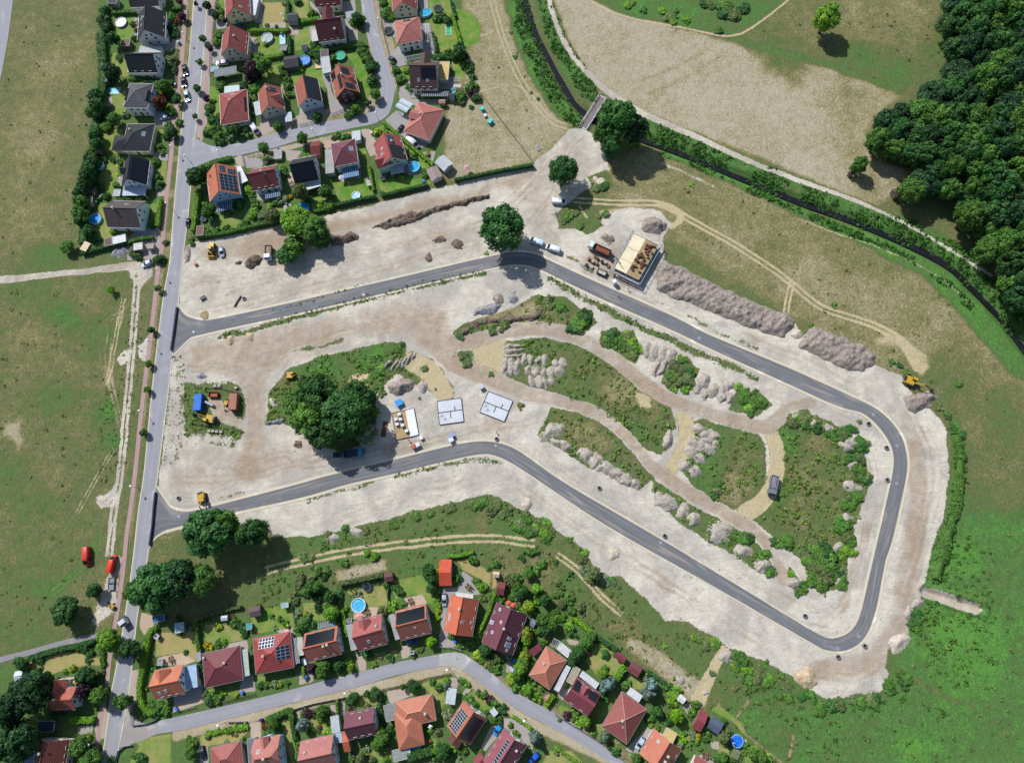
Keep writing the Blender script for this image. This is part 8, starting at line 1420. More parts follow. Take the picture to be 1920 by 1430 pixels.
# ------------------------------------------------------------------ garden trees, conifers and shrubs:  x y radius colour
VEGD={
 'a':'640 260 30 m,680 330 22 r,430 430 70 d,340 290 60 k,300 200 60 d,330 100 60 d,420 800 90 k,370 880 60 k,1080 170 55 m,1140 220 40 r,1050 300 60 k,1110 370 40 d,660 420 32 d,660 860 55 m,740 880 50 m,830 870 40 m,900 960 60 m,1000 960 70 m,1040 1010 50 m,940 1040 45 m,1060 1230 55 m,950 1140 70 r,990 1060 50 r,230 1080 80 d,250 1180 85 d,220 1250 70 m,430 1330 65 m,390 1290 50 m,470 1300 40 b,1090 650 50 o,1080 730 40 d,1100 780 35 d,810 110 45 m,1160 1360 40 m,330 1400 60 m,1040 1390 45 m,480 640 35 m,540 610 30 s,1030 640 28 s,1070 560 25 s,150 1230 50 m,280 1000 50 d,560 1270 40 s',
 'b':'210 120 60 d,240 220 60 d,210 180 50 d,170 400 80 d,150 480 80 d,120 560 80 d,170 330 60 m,100 640 70 d,60 720 70 d,60 820 75 m,50 930 80 m,70 1010 70 d,140 1110 60 d,180 1160 50 d,390 1110 34 b,735 390 42 m,810 395 45 m,815 440 22 Y,840 560 40 m,870 620 40 m,850 670 30 d,425 640 40 m,250 650 40 d,310 750 40 d,230 790 34 m,470 790 40 m,560 780 42 m,660 775 42 m,870 240 40 m,890 290 35 m,960 60 45 m,940 130 40 d,330 50 40 m,1240 560 95 d,1310 520 70 d,1370 460 55 m,1440 450 40 m,1370 920 60 m,1340 850 40 m,1400 860 38 m,1430 950 30 m,1680 830 50 d,1590 900 35 m,1360 1130 48 m,1470 1110 40 m,1560 1090 44 m,1190 1190 30 s,1205 1240 28 m,1370 90 50 m,1440 60 50 m,1490 110 40 m,1570 120 40 d,1450 160 45 m,1510 190 38 d,1600 150 38 s,380 280 1 m,270 380 40 d,380 375 30 d,460 390 38 d,800 1060 30 d,240 1190 26 b,860 1395 55 d,590 1330 50 o,640 1370 40 m,930 1230 30 o,560 800 30 m',
 'c':'190 120 35 m,160 60 30 m,180 390 45 m,160 470 45 m,170 350 25 m,150 440 30 b,610 620 50 m,740 470 1 m,700 480 30 y,545 770 85 p,680 735 85 m,600 740 55 m,560 700 40 m,430 760 30 b,520 850 60 p,580 830 55 p,880 750 45 m,900 820 45 m,930 890 45 m,940 960 45 m,960 1050 40 m,440 960 60 d,570 980 60 m,600 1050 40 m,190 950 55 m,180 870 40 m,1105 755 40 b,1205 600 40 d,1280 600 40 d,1290 650 45 d,1240 560 40 m,1450 640 45 m,1240 490 48 d,1300 490 48 d,1350 485 40 m,1690 240 50 m,1760 230 42 d,1760 500 45 m,1800 570 52 m,1840 640 45 m,1880 720 60 d,1890 900 60 d,1700 1200 55 m,1740 1160 45 m,1650 1230 40 s,1620 1280 40 m,1280 1290 45 m,1270 1330 35 d,840 1410 50 m,100 1330 50 d,70 1260 40 d,150 1390 42 d,170 1290 35 m,110 1120 25 b,60 1190 45 m,540 1250 35 m,550 1170 40 d,720 280 25 o,820 290 20 o,1220 150 48 m,1060 10 40 d,900 40 20 s,940 330 30 m,1060 220 25 m',
 'm':'370 140 60 m,430 180 40 b,400 100 40 m,980 180 45 d,1060 210 48 d,930 200 35 m,1010 150 30 m,1200 560 80 d,1160 600 60 d,1230 610 55 k,1080 580 50 m,1020 630 55 d,950 640 55 d,900 640 45 d,1300 740 52 m,1250 720 40 m,1350 860 40 d,1330 960 62 m,1340 1020 55 p,1390 1080 50 d,1210 1060 60 m,1170 1090 45 m,480 770 48 m,540 870 52 m,600 780 35 b,530 900 35 m,660 1000 35 d,620 960 30 m,350 20 40 m,90 560 45 m,130 610 45 m,150 660 42 m,110 500 40 m,190 860 1 m,450 700 30 d,680 700 25 m,900 700 40 m,1230 1150 30 o,1330 1190 25 m',
 'n':'640 330 42 y,720 330 30 b,755 360 30 m,1030 600 40 m,1060 640 30 d,905 850 30 b,1170 820 35 m,1150 770 30 m,70 1000 68 m,100 1160 58 m,30 980 52 m,690 1020 28 m,200 370 38 m,270 390 38 m,310 380 32 m,150 400 28 o,20 1140 52 b,740 290 24 m,1200 580 26 y,1180 640 24 Y,940 830 24 m',
 'd':'1330 950 92 o,1600 940 70 m,1640 1080 55 m,740 920 52 b,780 990 36 m,800 1050 40 m,800 1180 60 b,830 1090 42 m,1080 1040 55 s,1150 1020 45 s,1010 1080 36 b,1210 1000 30 Y,900 1220 55 s,960 1180 45 o,1020 1190 55 o,1060 1260 52 m,1130 700 42 m,1160 760 42 d,1110 680 32 b,960 560 55 s,930 600 40 s,1380 1030 30 m,700 1300 50 m,660 1330 38 m,500 1390 30 y,1410 540 28 b,160 940 1 m,640 1060 48 d',
 'e':'60 120 1 m,300 470 42 o,640 430 40 m,690 460 30 s,590 520 32 m,520 480 35 m,640 730 28 d,870 650 40 Y,910 690 35 Y,1000 620 42 m,1060 620 40 b,990 440 45 y,1000 680 30 m,810 400 35 m,890 380 30 m,1180 400 55 m,1250 430 45 d,1280 480 50 d,1300 530 40 d,1160 330 30 r,300 850 45 m,290 910 45 m,800 880 50 d,820 1000 35 o,820 940 40 d,800 790 30 m,200 1130 30 m,260 1330 62 m,340 1330 62 m,300 1390 60 m,410 1390 55 m,440 1350 40 m,900 1270 60 d,860 1220 50 o,1060 1180 36 b,990 1240 55 m,1200 1210 32 y,1470 1100 42 d,1530 1090 40 m,1620 1100 45 s,1690 1090 35 y,1780 1080 35 m,1820 970 28 m,1390 650 32 m,1390 860 18 b,1360 900 25 m,1640 450 30 s,1750 400 40 m,1700 350 35 m,1610 330 30 m,1780 440 30 m,1460 200 20 m,560 350 40 d,740 430 24 s,930 1180 30 b',
 'f':'60 80 1 m,250 480 75 m,330 470 70 m,170 540 60 m,280 540 62 k,320 590 60 k,470 600 80 d,540 590 60 d,560 560 50 d,330 700 50 k,480 770 92 b,530 830 50 m,430 700 42 m,560 870 40 m,620 760 1 m,110 780 42 s,190 770 30 Y,210 860 62 d,130 940 65 m,230 800 42 m,270 900 40 d,80 640 45 o,60 560 42 o,760 570 50 o,800 560 40 s,1210 490 42 m,1050 750 60 o,1160 680 55 b,1165 740 50 b,1260 680 45 m,1290 660 35 o,1300 720 30 m,1170 470 34 d,1250 530 48 d,1570 280 85 d,1600 380 75 d,1600 490 70 d,1560 330 52 d,1640 280 30 b,1670 330 34 y,1660 400 34 y,1670 520 40 m,1660 610 40 b,1680 680 40 b,1670 740 38 y,1670 810 36 l,1160 1010 40 m,1170 960 34 d,1090 450 35 m,850 1240 52 d,920 1250 40 d,1020 1250 30 s,1110 1240 34 m,1150 1280 34 d,960 1350 38 b,1460 1180 30 m,1410 1250 30 m,1500 1170 26 o,260 1390 62 p,390 1370 82 m,540 1370 58 d,600 1350 50 d,680 1300 45 b,700 1380 40 y,160 1400 18 b,640 720 35 b,880 90 40 b,960 130 50 b,620 200 50 m,430 310 40 m,340 300 50 m,400 360 42 d,250 400 55 o,130 390 60 o,120 460 55 o',
 'g':'510 170 55 m,540 200 40 d,330 385 58 m,560 420 50 m,620 480 60 b,590 450 40 m,760 220 42 m,690 270 30 m,790 230 34 d,120 290 24 y,115 380 26 y,130 520 34 b,120 590 36 m,125 680 38 b,120 740 32 y,120 820 34 l,1010 480 65 m,1080 520 72 d,1040 560 70 d,960 420 62 o,900 380 52 o,1000 380 60 m,1140 330 70 m,1210 310 52 m,1290 220 50 m,1160 270 42 m,1060 150 40 d,1100 60 42 m,1160 90 42 m,1220 80 38 m,1230 500 70 b,1190 560 48 m,1260 580 62 m,1320 630 75 d,1350 620 40 d,1140 690 75 y,1080 730 50 b,1200 740 55 b,1020 650 52 o,1300 850 92 m,1380 880 90 m,1330 950 82 d,1250 960 62 m,1110 1000 82 y,1120 1070 72 b,1200 960 42 b,1290 1100 52 m,1010 1150 40 b,1110 1160 62 b,1090 1260 70 y,1060 1350 68 b,1150 1330 50 m,1030 1400 42 m,930 1260 45 s,860 1240 42 s,560 1010 62 m,600 970 52 m,540 1090 42 m,520 1120 35 b,660 1190 52 m,560 1240 58 y,620 1290 50 m,700 1310 62 o,760 1260 50 m,790 1370 42 m,660 1350 32 y,780 1420 40 m,440 1150 45 m,370 1140 35 m,250 1030 26 m,760 590 62 m,830 600 50 m,620 590 40 o,640 620 35 m,930 590 40 m,1230 640 40 b,1420 760 60 m,1450 820 50 b,1580 920 58 b,1640 980 58 d,1600 860 40 b,1800 1080 72 m,1780 1140 60 m,1850 1040 50 d,1690 1210 80 d,1640 1270 60 d,1750 1180 40 p,1460 430 38 o,1520 480 32 m,1580 370 32 m,1620 330 32 d,1430 560 40 m,1500 560 28 d,1440 190 30 m,1520 820 50 m,1600 620 60 m,1700 700 60 o,1500 660 60 o,1620 740 50 m,1880 330 80 o,1830 390 58 o,820 480 30 o,560 180 1 m',
 'h':'850 60 62 m,810 130 68 m,820 180 52 b,690 270 82 d,640 330 62 d,720 220 50 d,820 235 42 p,1000 270 48 d,970 470 62 b,1000 420 40 m,1040 590 92 g,980 640 72 g,1090 540 52 g,1210 600 52 m,1250 570 32 m,1010 750 40 m,1000 690 42 d,1500 600 85 g,1460 690 82 g,1520 680 62 g,1560 880 68 d,1680 970 58 d,1490 960 48 m,1440 980 26 m,1560 1060 30 m,1490 1030 30 b,1770 930 82 l,1740 720 60 b,1760 650 55 b,1660 600 45 m,1700 790 45 b,1460 470 34 s,1420 520 42 o,1240 480 1 m,690 920 36 b,680 880 45 m,590 920 45 p,780 980 72 b,720 1000 45 b,850 970 42 m,990 1130 68 s,950 1160 45 s,1060 1250 40 d,1110 1310 52 d,870 1120 38 m,840 1060 26 m,660 970 22 m,510 970 22 m,160 640 62 b,240 700 60 b,280 760 42 b,200 590 52 m,60 590 52 m,110 570 42 m,20 560 42 y,120 660 42 m,50 490 68 m,100 420 75 b,120 340 70 m,50 380 60 b,180 240 40 m,40 190 42 b,150 290 45 b,190 520 42 m,350 640 36 d,310 600 26 Y,240 1170 82 g,40 1130 52 m,170 1270 30 m,480 1310 34 o,1340 1380 62 m,1420 1420 52 m,1290 1340 36 s,1800 1170 45 b,1790 1240 45 s,1640 270 1 m,930 160 26 b,810 285 20 b,1100 270 26 m',
 'i':'240 570 1 m,530 900 75 l,590 1165 45 l,240 930 45 m,310 860 62 d,430 960 58 d,320 1040 30 m,470 690 50 b,530 660 45 b,500 770 45 b,520 720 40 b,400 580 42 m,740 780 55 m,700 860 50 m,690 910 38 m,770 1140 40 Y,700 1110 50 s,740 1190 45 m,860 1100 52 m,850 1160 45 m,830 1060 42 m,900 1160 32 m,1060 1140 75 o,1100 1090 60 o,1080 1200 55 o,1040 1370 78 m,1100 1400 62 m,960 1380 40 m,1400 1330 75 m,1480 1360 78 m,1540 1400 60 b,1320 1240 42 m,1290 1300 35 m,570 1230 45 s,80 1370 40 m,160 1410 36 m,620 1100 30 m,680 1240 35 m,790 1270 28 m,1060 980 42 d,1250 1210 24 m,330 650 24 m,450 580 42 m',
 'j':'965 580 52 m,900 530 36 d,1050 510 42 b,1050 570 45 g,1230 510 42 m,1290 550 36 b,1070 890 60 s,1110 850 40 m,1310 740 55 m,1370 780 42 m,1280 700 42 m,1420 640 40 o,1470 670 45 m,1520 720 55 p,1600 780 55 m,1690 830 55 d,1610 930 62 m,1640 980 40 d,1570 970 36 m,1770 1010 32 m,1830 1120 48 b,1510 870 30 d,330 1130 100 m,400 1080 60 d,270 1230 72 m,360 1260 62 m,320 1080 62 d,150 1260 45 s,100 1380 75 o,200 1390 62 o,380 1400 42 m,1020 1290 92 d,1080 1320 55 d,960 1250 45 d,940 1380 55 m,1200 1300 32 m,1250 1290 50 m,1150 1270 42 b,860 1080 32 b,920 1000 32 b,960 1090 42 o,590 1210 45 s,320 780 42 d,310 840 42 d,320 900 42 d,350 940 40 d,160 800 40 o,290 710 45 s,1200 1400 45 s,1420 1290 40 m,1480 260 1 m,1480 180 75 d,1420 220 52 y,1500 320 30 Y,1560 370 52 m,1620 400 42 m,1640 260 62 o,1570 270 48 m,1770 240 40 s,1340 110 40 m,1220 110 42 m,1780 500 62 y,1850 470 60 b,1830 590 50 m,1850 350 62 b,740 160 30 m,780 120 1 m,420 230 34 d,460 250 1 m',
 'k':'970 1000 72 m,1010 1040 62 d,940 1060 45 d,920 1030 40 m,870 1020 40 r,860 1110 26 s,1000 1110 40 o,1270 1020 85 g,1290 980 52 g,1390 1080 42 d,1450 1050 38 d,1340 860 62 p,1400 880 42 p,1520 850 82 m,1480 920 52 m,1540 920 52 m,1580 980 45 m,1610 1060 40 b,1560 1090 42 b,1480 1030 30 r,1290 900 30 m,1240 1220 52 m,1260 1290 42 m,1230 1370 45 m,600 1040 42 b,640 1020 42 b,550 1040 42 b,480 1060 40 b,420 1080 40 b,350 1080 36 b,300 1090 36 b,230 1100 45 b,230 1140 30 d,40 1220 60 m,40 1320 70 m,20 1170 42 m,640 1180 42 d,650 1220 40 o,550 1120 20 o,440 1200 30 s,1830 730 60 d,1800 700 32 d,1840 830 42 p,1830 1400 42 m,1850 1350 34 s',
 'l':'250 330 70 d,180 300 52 d,340 470 52 d,40 720 55 k,430 290 45 d,880 140 50 m,940 150 60 d,1000 200 45 d,980 270 40 d,1140 270 40 m,1130 200 40 m,1150 330 36 m,1120 420 40 o,1110 620 62 m,1080 540 52 d,1040 580 52 d,1060 700 62 m,1130 680 52 m,1070 790 45 m,1000 490 55 d,940 560 52 p,950 640 55 p,800 370 42 y,350 1050 42 b,380 1120 40 m,440 1120 30 m,960 1140 50 y,920 1200 60 m,940 1260 60 m,880 1330 62 m,980 1310 50 d,900 1400 60 m,1020 1380 70 m,1210 1410 52 m,1250 1390 40 d,1560 1380 62 d,1500 1350 40 m,620 760 1 m,720 410 30 m,170 570 52 m,600 880 45 k,700 870 40 k,1830 620 1 m,1570 900 40 m,1640 850 60 m,1720 850 60 m,1850 830 50 m',
}
for r,s in VEGD.items():
 for q in s.split(','):
  x,y,rd,c=q.split();x,y,rd=float(x),float(y),float(rd)
  if rd < 5:continue
  p=px(r,x,y);R=rd /REG[r][2]
  if c == 'g':tree(p,R*1.05,R*mpp(p)*3.0,'g','cone',None,'blue spruce',None,1.0,'conifer')
  elif R > 10.5:tree(p,R*1.0,R*mpp(p)*2.3,c,'mid',None,NAMEC[c]+' garden tree',None,1.0,'garden_tree')
  else:shrub(p,R,c)
# ------------------------------------------------------------------ site shrubs
for r,s in (('u','1150 400 100 d,1090 440 60 d,1380 530 70 d,1500 520 62 m,1550 600 50 m,1340 560 45 m,1470 600 40 m,1540 660 34 m,1500 490 30 y,300 680 62 o,480 805 26 m,920 270 60 o,1000 300 50 m,240 500 40 d,330 470 40 d,480 480 45 d,560 440 50 m'),('v','390 790 100 d,330 830 72 m,450 760 62 d,400 700 45 m,420 890 50 b,330 880 45 b,850 950 82 d,900 1040 70 m,1000 1030 62 m,950 950 45 d,820 880 42 m,1290 1120 72 d,1390 1170 62 d,1210 1150 72 m,1560 1260 70 d,1640 1240 60 d,1740 1340 60 d,1690 1400 62 d,1460 1210 50 d'),('x','1310 390 68 d,1350 330 55 d,1330 520 68 d,1370 560 60 d,1300 720 78 d,1240 750 52 d,1260 920 82 m,1250 1020 62 m,1220 1080 42 m,1080 1080 100 d,1100 1170 105 d,1060 1240 82 d,1020 1130 60 m,1180 1200 52 k,1220 1250 50 d,940 1300 50 d,730 1170 52 d,680 1080 52 m,560 970 60 d,820 960 60 d,780 990 50 d,870 1200 30 b,300 960 55 d,500 940 36 d,360 640 60 d,1330 180 20 d,950 150 50 d,1080 200 42 d,990 180 45 d'),('w','540 1180 62 b,570 1330 62 s,640 1360 60 s,740 1390 52 s,150 1000 70 m,240 980 70 m,100 920 60 m,250 1080 30 d,430 1070 30 d,30 960 50 m'),('q','1300 1130 1 m,770 1130 62 d,820 1080 42 d,690 1060 32 s,1690 1090 30 m,900 180 1 m,470 1380 60 o,820 1380 42 m,560 1010 1 m'),('p','880 240 52 o,830 260 50 o,950 200 42 o,1250 220 40 b,990 340 52 o,1180 240 30 o,60 600 26 m'),('s','720 40 50 d,690 60 45 d,860 20 1 m,940 240 38 m,430 330 50 m,520 260 60 m,560 430 60 d,480 460 50 d,1040 430 14 m,1810 580 40 o,900 510 18 o'),('B','20 500 40 m,170 620 62 d,130 660 40 d,240 760 42 o,330 740 42 m,430 830 52 m,560 860 60 d,640 900 60 d,750 910 60 d,880 890 60 d,1000 870 60 d,1100 810 60 d,1180 760 52 d,1260 430 50 d,1290 350 52 d,1390 110 50 d,1380 40 50 d,540 200 1 m'),('i','890 30 60 m,800 60 60 m,740 40 62 m,870 140 50 m,1240 250 70 b,1180 230 45 b,1320 370 60 m,1160 360 45 b,930 430 45 o,1180 600 40 m,1500 330 60 m,1440 410 60 m,1700 470 50 m,1750 640 60 d,400 110 40 b'),('y','900 540 32 d,840 520 34 d,960 590 32 d,1230 880 36 m,1290 950 36 d,1330 1040 40 d,1390 1110 40 d,1380 1210 42 d,1400 1300 42 d,1410 1390 42 d,1380 690 34 m,180 215 26 d,370 50 30 m'),('F','1200 450 30 b,800 385 24 m,1430 220 22 b,1460 130 60 o,1540 180 60 o,1600 220 60 o,1700 270 60 o,1800 250 60 m,1850 310 60 m,1700 170 34 b,1280 100 50 o,1150 130 45 o,1000 170 45 m,860 190 45 m,700 250 40 o,500 300 36 o,350 280 34 m,200 360 50 o,60 520 60 o,1380 80 50 m'),('E','1030 20 40 b,1120 70 30 d,1250 70 32 b,1290 110 36 b,1350 70 24 d,1330 130 38 b,1420 130 32 b,1640 220 38 d,1560 40 40 d,1610 30 36 d,1700 60 60 d,1750 100 60 d,1800 80 60 d,210 220 14 k,240 385 20 d,400 680 14 k,350 635 14 k')):
 for q in s.split(','):
  x,y,rd,c=q.split();x,y,rd=float(x),float(y),float(rd)
  if rd > 5:
   R=rd /REG[r][2]
   for k in range(3 if R > 9 else 1):shrub((px(r,x,y)[0]+(random.uniform(-.6,.6)*R if R > 9 else 0),px(r,x,y)[1]+(random.uniform(-.6,.6)*R if R > 9 else 0)),R*(random.uniform(.42,.72) if R > 9 else .85),random.choice((c,{'d':'m','m':'b'}.get(c,c),'o','m')),.7)
# ------------------------------------------------------------------ hedges
for r,w,h,c,d,xy in (('e',1.6,1.9,'b','bright clipped hedge sweeping round the corner garden',(310,470,235,490,205,620,170,800,135,1000,115,1170,150,1330,260,1420)),('e',.9,1.8,'m','clipped hedge between two lawns',(750,380,765,560,790,720)),('e',.8,1.6,'o','long dry clipped hedge behind the lawns',(745,370,980,290,1260,220)),('f',1.4,2.2,'o','clipped hedge with yellowing top beside the dry field',(560,440,820,390,1060,335)),('f',.8,2.0,'b','bright narrow hedge beside the flat carport',(600,730,625,850,660,1030)),('g',.9,2.0,'b','tall narrow hedge between the orange and the plum house',(760,540,700,720,640,860,580,980)),('g',1.0,1.6,'b','dark hedge behind the long orange garage',(230,130,370,125,520,80)),('g',1.0,1.6,'l','yellow green hedge toward the meadow',(1650,830,1760,920,1870,1000)),('h',1.2,1.8,'d','dark clipped hedge along the meadow',(880,50,1000,140,1120,210)),('h',1.8,2.4,'b','stout clipped hedge between two gardens',(1215,390,1160,470,1120,540)),('h',1.2,1.7,'l','lime clipped hedge by the lane',(450,700,400,770,365,830)),('h',.8,1.0,'b','low lime hedge strip along the lane',(0,920,130,1010,240,1090)),('h',.8,1.0,'b','low green hedge strip',(460,1260,600,1360,720,1430)),('j',2.4,2.6,'d','broad dark hedge below the turquoise pool',(610,1380,760,1330,890,1290)),('j',1.3,2.4,'l','yellow end of the broad hedge',(890,1310,930,1295)),('k',1.6,1.9,'m','angled clipped hedge on the corner lawn',(880,950,1000,900,1150,850,1165,960)),('k',1.1,1.9,'d','long dark hedge between the lawns',(1160,870,1180,1040,1210,1180)),('k',.7,1.6,'b','thin bright hedge by the drive',(1295,350,1305,490)),('k',.8,1.8,'m','narrow hedge at the lane',(1675,720,1685,890)),('l',1.6,1.8,'d','clipped hedge along the footpath',(300,270,500,200,700,150,850,120,1040,70)),('l',1.8,1.8,'b','bright hedge block below the corner house',(770,945,900,955,1040,950)),('b',1.4,1.9,'b','clipped hedge before the brown gabled house',(875,780,865,900,845,1060)),('b',1.2,1.8,'d','dark hedge along the end of the estate gardens',(60,1345,250,1290,430,1250,560,1230)),('b',1.2,1.7,'m','hedge on top of the garden end',(560,1220,680,1190,800,1175)),('b',1.6,2.0,'b','tall bright hedge beside the main road',(1265,680,1245,850,1225,1000,1210,1110)),('b',1.6,1.8,'m','curved hedge along the estate road',(1330,460,1400,410,1500,380,1610,355)),('c',1.2,1.8,'b','clipped hedge above the steel pool',(500,335,700,330,930,340)),('c',1.0,1.8,'d','dark hedge between back gardens',(945,0,945,140)),('c',1.0,1.9,'d','dark hedge below the dark garden shed',(960,390,965,500,970,600)),('c',1.4,1.6,'b','bright hedge above the purple tree',(500,690,640,650,780,625,900,605)),('c',1.3,1.8,'m','dark hedge below the maroon house',(1230,560,1400,540,1560,510,1740,490)),('c',1.2,1.5,'b','short hedge under the red cross gable',(1090,240,1200,215,1300,195)),('c',1.6,1.4,'d','low hedge before the brick house',(1575,1290,1650,1270,1700,1265)),('m',1.3,1.6,'l','long lime hedge beside the mown meadow',(1115,150,1150,270,1190,400,1220,490)),('m',.9,1.4,'d','dark thin hedge by the upper lawn',(1105,0,1130,90,1160,180)),('n',1.2,1.3,'b','long straight clipped hedge of two greens',(710,225,850,350,1010,490,1150,610,1260,700)),('n',1.0,1.6,'b','clipped hedge left of the red house lawn',(540,710,565,850,595,990)),('n',1.0,1.9,'d','dark boundary hedge beside the dug-up strip, house end',(170,1150,400,1095,620,1050)),('n',1.0,1.9,'d','dark boundary hedge below the garden house',(680,1045,900,990,1200,920)),('P',1.0,1.9,'d','long dark boundary hedge beside the dry meadow',(852,336,900,326,950,316,1000,307)),('P',1.2,1.9,'m','boundary hedge above the yellow wheel loader',(366,441,415,436,470,423,510,413)),('m',.9,1.7,'d','dark hedge beside the terrace frame',(900,360,930,480,940,570)),('d',1.0,1.5,'m','hedge below the silver minivan',(1480,1165,1600,1140,1700,1110)),('a',1.2,1.7,'m','hedge between the first gardens',(410,135,560,125,700,120)),('a',1.2,1.7,'m','small front hedge',(990,95,1080,90,1180,85)),('a',1.4,1.8,'d','dark hedge below the steep black house',(760,890,900,900,1100,910)),('i',.8,1.3,'d','dark low hedge at the meadow edge',(200,400,330,490,450,580))):
 hedge(pxs(r,*xy),w,h,c,d)
hedge([(188,60),(190,160),(178,230),(172,300),(160,380),(152,455)],3.2,2.2,'d','','long wild hedge between the first gardens and the brown meadow',rough=.5)
hedge([(1796,815),(1803,870),(1795,940),(1778,1010),(1757,1085)],2.4,1.3,'m','','long wild green hedge strip between the sand and the lower meadow',rough=.6)
# ------------------------------------------------------------------ soil heaps
heap_poly([(1232,498),(1252,487),(1310,515),(1400,560),(1470,585),(1493,600),(1492,612),(1470,632),(1430,622),(1380,604),(1320,578),(1270,560),(1228,540)],1.7,2.2,'brown','long brown topsoil bank beside the unfinished house, freshly raked',.6,(-.9,2.1,.22))
heap_poly([(1525,612),(1560,622),(1620,648),(1648,668),(1640,682),(1618,698),(1590,694),(1560,680),(1525,664),(1497,652),(1502,632)],1.6,2.2,'brown','second brown topsoil bank, nearer the yellow excavator by the field',.6,(-.9,2.1,.22))
heap_poly([(1690,745),(1705,738),(1745,732),(1762,748),(1742,765),(1715,776),(1700,765)],1.4,1.8,'brown','brown soil heap under the bucket of the excavator by the field',.5,(.5,1.3,.4))
heap_poly(pxs('p',1590,340,1600,290,1680,240,1780,240,1850,300,1850,370,1790,405,1690,390),2.4,3.0,'brown','large rounded soil heap behind the unfinished house',.4);heap_poly(pxs('p',1190,460,1230,400,1310,420,1335,490,1270,510),1.6,2.0,'brown','soil heap between the vans and the crane lorry',.5)
heap_poly(pxs('o',1430,250,1460,200,1620,160,1690,190,1680,240,1560,270,1460,290),1.2,1.5,'dark','dark dug-up heap beside the grove',.6);heap_poly(pxs('o',660,450,700,390,800,360,825,400,790,460,700,500),1.4,1.6,'dark','dark crumbly heap below the white tipper',.7);heap_poly(pxs('o',570,440,620,420,655,430,630,460,580,465),1.0,1.2,'dark','small dark heap beside the crumbly one',.6)
heap_poly(pxs('n',560,1410,700,1340,900,1270,1200,1190,1500,1120,1880,1020,1907,1060,1600,1160,1300,1240,1000,1360,780,1430),1.0,1.0,'dark','long ragged bank of dug soil and roots across the brown strip',.9)
heap_poly(pxs('P',850,632,880,605,940,590,1000,588,1010,572,1018,580,1008,600,960,604,900,612,858,636),.9,1.2,'dark','brown overgrown ditch bank at the left tip of the upper island',.8)
for q in ((650,590,70,18,-5),(655,625,68,16,-5),(655,655,66,16,-4)):heap(px('u',q[0],q[1]),q[2]/3.973,q[3]/3.973,q[4],1.0,'grey','narrow grey tipped ridge','tipped heaps of the big field')
for k,x in enumerate((580,625,670,730,775,830,880,960,1010)):heap(px('u',x,(730,735,735,690,695,700,700,715,715)[k]),27/3.973,(58,62,60,45,42,42,44,40,36)[k]/3.973,5,1.0,'grey','grey tipped mound, upper row','tipped heaps of the big field')
for x,y in ((755,770),(815,770),(870,775),(930,790),(980,780)):heap(px('u',x,y),32/3.973,44/3.973,0,1.05,'grey','grey tipped mound, middle row','tipped heaps of the big field')
for x,y in ((780,845),(840,850),(890,860),(930,840)):heap(px('u',x,y),32/3.973,46/3.973,-8,1.05,'grey','grey tipped mound, lowest row','tipped heaps of the big field')
for k in range(6):heap(px('s',620+k*44,205-k*14+(20 if k in (1,2,3) else 0)),17/4.8,(50,66,70,68,60,48)[k]/4.8,32,1.3,'grey','grey ridge of the tipped row','tipped ridges on the wooded island')
heap(px('s',735,405),110/4.8,70/4.8,-10,2.4,'brown','',None,'high grey-brown heap above the sand-filled foundation');heap(px('s',920,400),42/4.8,55/4.8,10,1.4,'grey','',None,'small grey heap beside the high grey-brown heap');heap(px('s',355,350),95/4.8,70/4.8,0,.4,'tan','',None,'flat patch of pale sand inside the wooded island');heap(px('s',510,770),22/4.8,60/4.8,0,.9,'grey','',None,'narrow rubble strip beside the earth bed')
for q in ((120,610,45,60,0),(185,630,42,60,5),(250,650,45,55,10),(310,665,40,60,10),(195,735,30,70,20),(255,735,30,75,22)):heap(px('v',q[0],q[1]),q[2]/3.973,q[3]/3.973,q[4],1.1,'grey','grey tipped mound beside the straw patch','tipped mounds along the upper track')
for q in ((500,880,40,62,25),(550,850,42,60,25),(560,950,36,50,10),(620,920,48,62,20),(690,900,44,52,0),(740,890,40,44,0),(690,970,30,44,0),(745,970,30,46,0),(1230,1110,40,40,0),(1370,1160,36,36,0),(1480,1195,55,30,20),(1620,1330,60,30,20)):heap(px('v',q[0],q[1]),q[2]/3.973,q[3]/3.973,q[4],1.05,'grey','grey tipped mound','tipped mounds along the upper track')
for q in ((295,270,80,55,-25),(330,350,45,30,30),(395,375,48,38,30),(540,440,50,60,20),(615,490,44,58,10),(690,545,60,50,30),(770,590,70,42,35),(850,630,60,34,35),(915,665,44,40,30),(1140,795,85,58,25),(1275,870,44,60,20),(1350,925,40,50,10),(1540,1020,95,75,-10),(1720,1160,60,52,20),(1860,1270,50,44,0)):heap(px('w',q[0],q[1]),q[2]/3.973,q[3]/3.973,q[4],1.25,'grey','weathered grey heap','weathered heaps along the lower track')
for q in ((1390,250,50,36,20),(1440,280,46,40,20),(1500,310,44,40,25),(1360,350,50,40,30),(1420,380,60,46,30),(1470,400,50,40,30),(1340,430,56,48,25),(1400,460,50,40,30),(1290,520,50,40,30),(1360,565,44,36,20),(1450,340,40,30,10),(1520,360,36,34,10)):heap(px('w',q[0],q[1]),q[2]/3.973,q[3]/3.973,q[4],1.0,'grey','pale broken mound of the pile','broken pile in the right island')
heap(px('w',1170,335),35/3.973,70/3.973,20,1.4,'grey','',None,'elongated lone grey heap at the tip of the straw track')
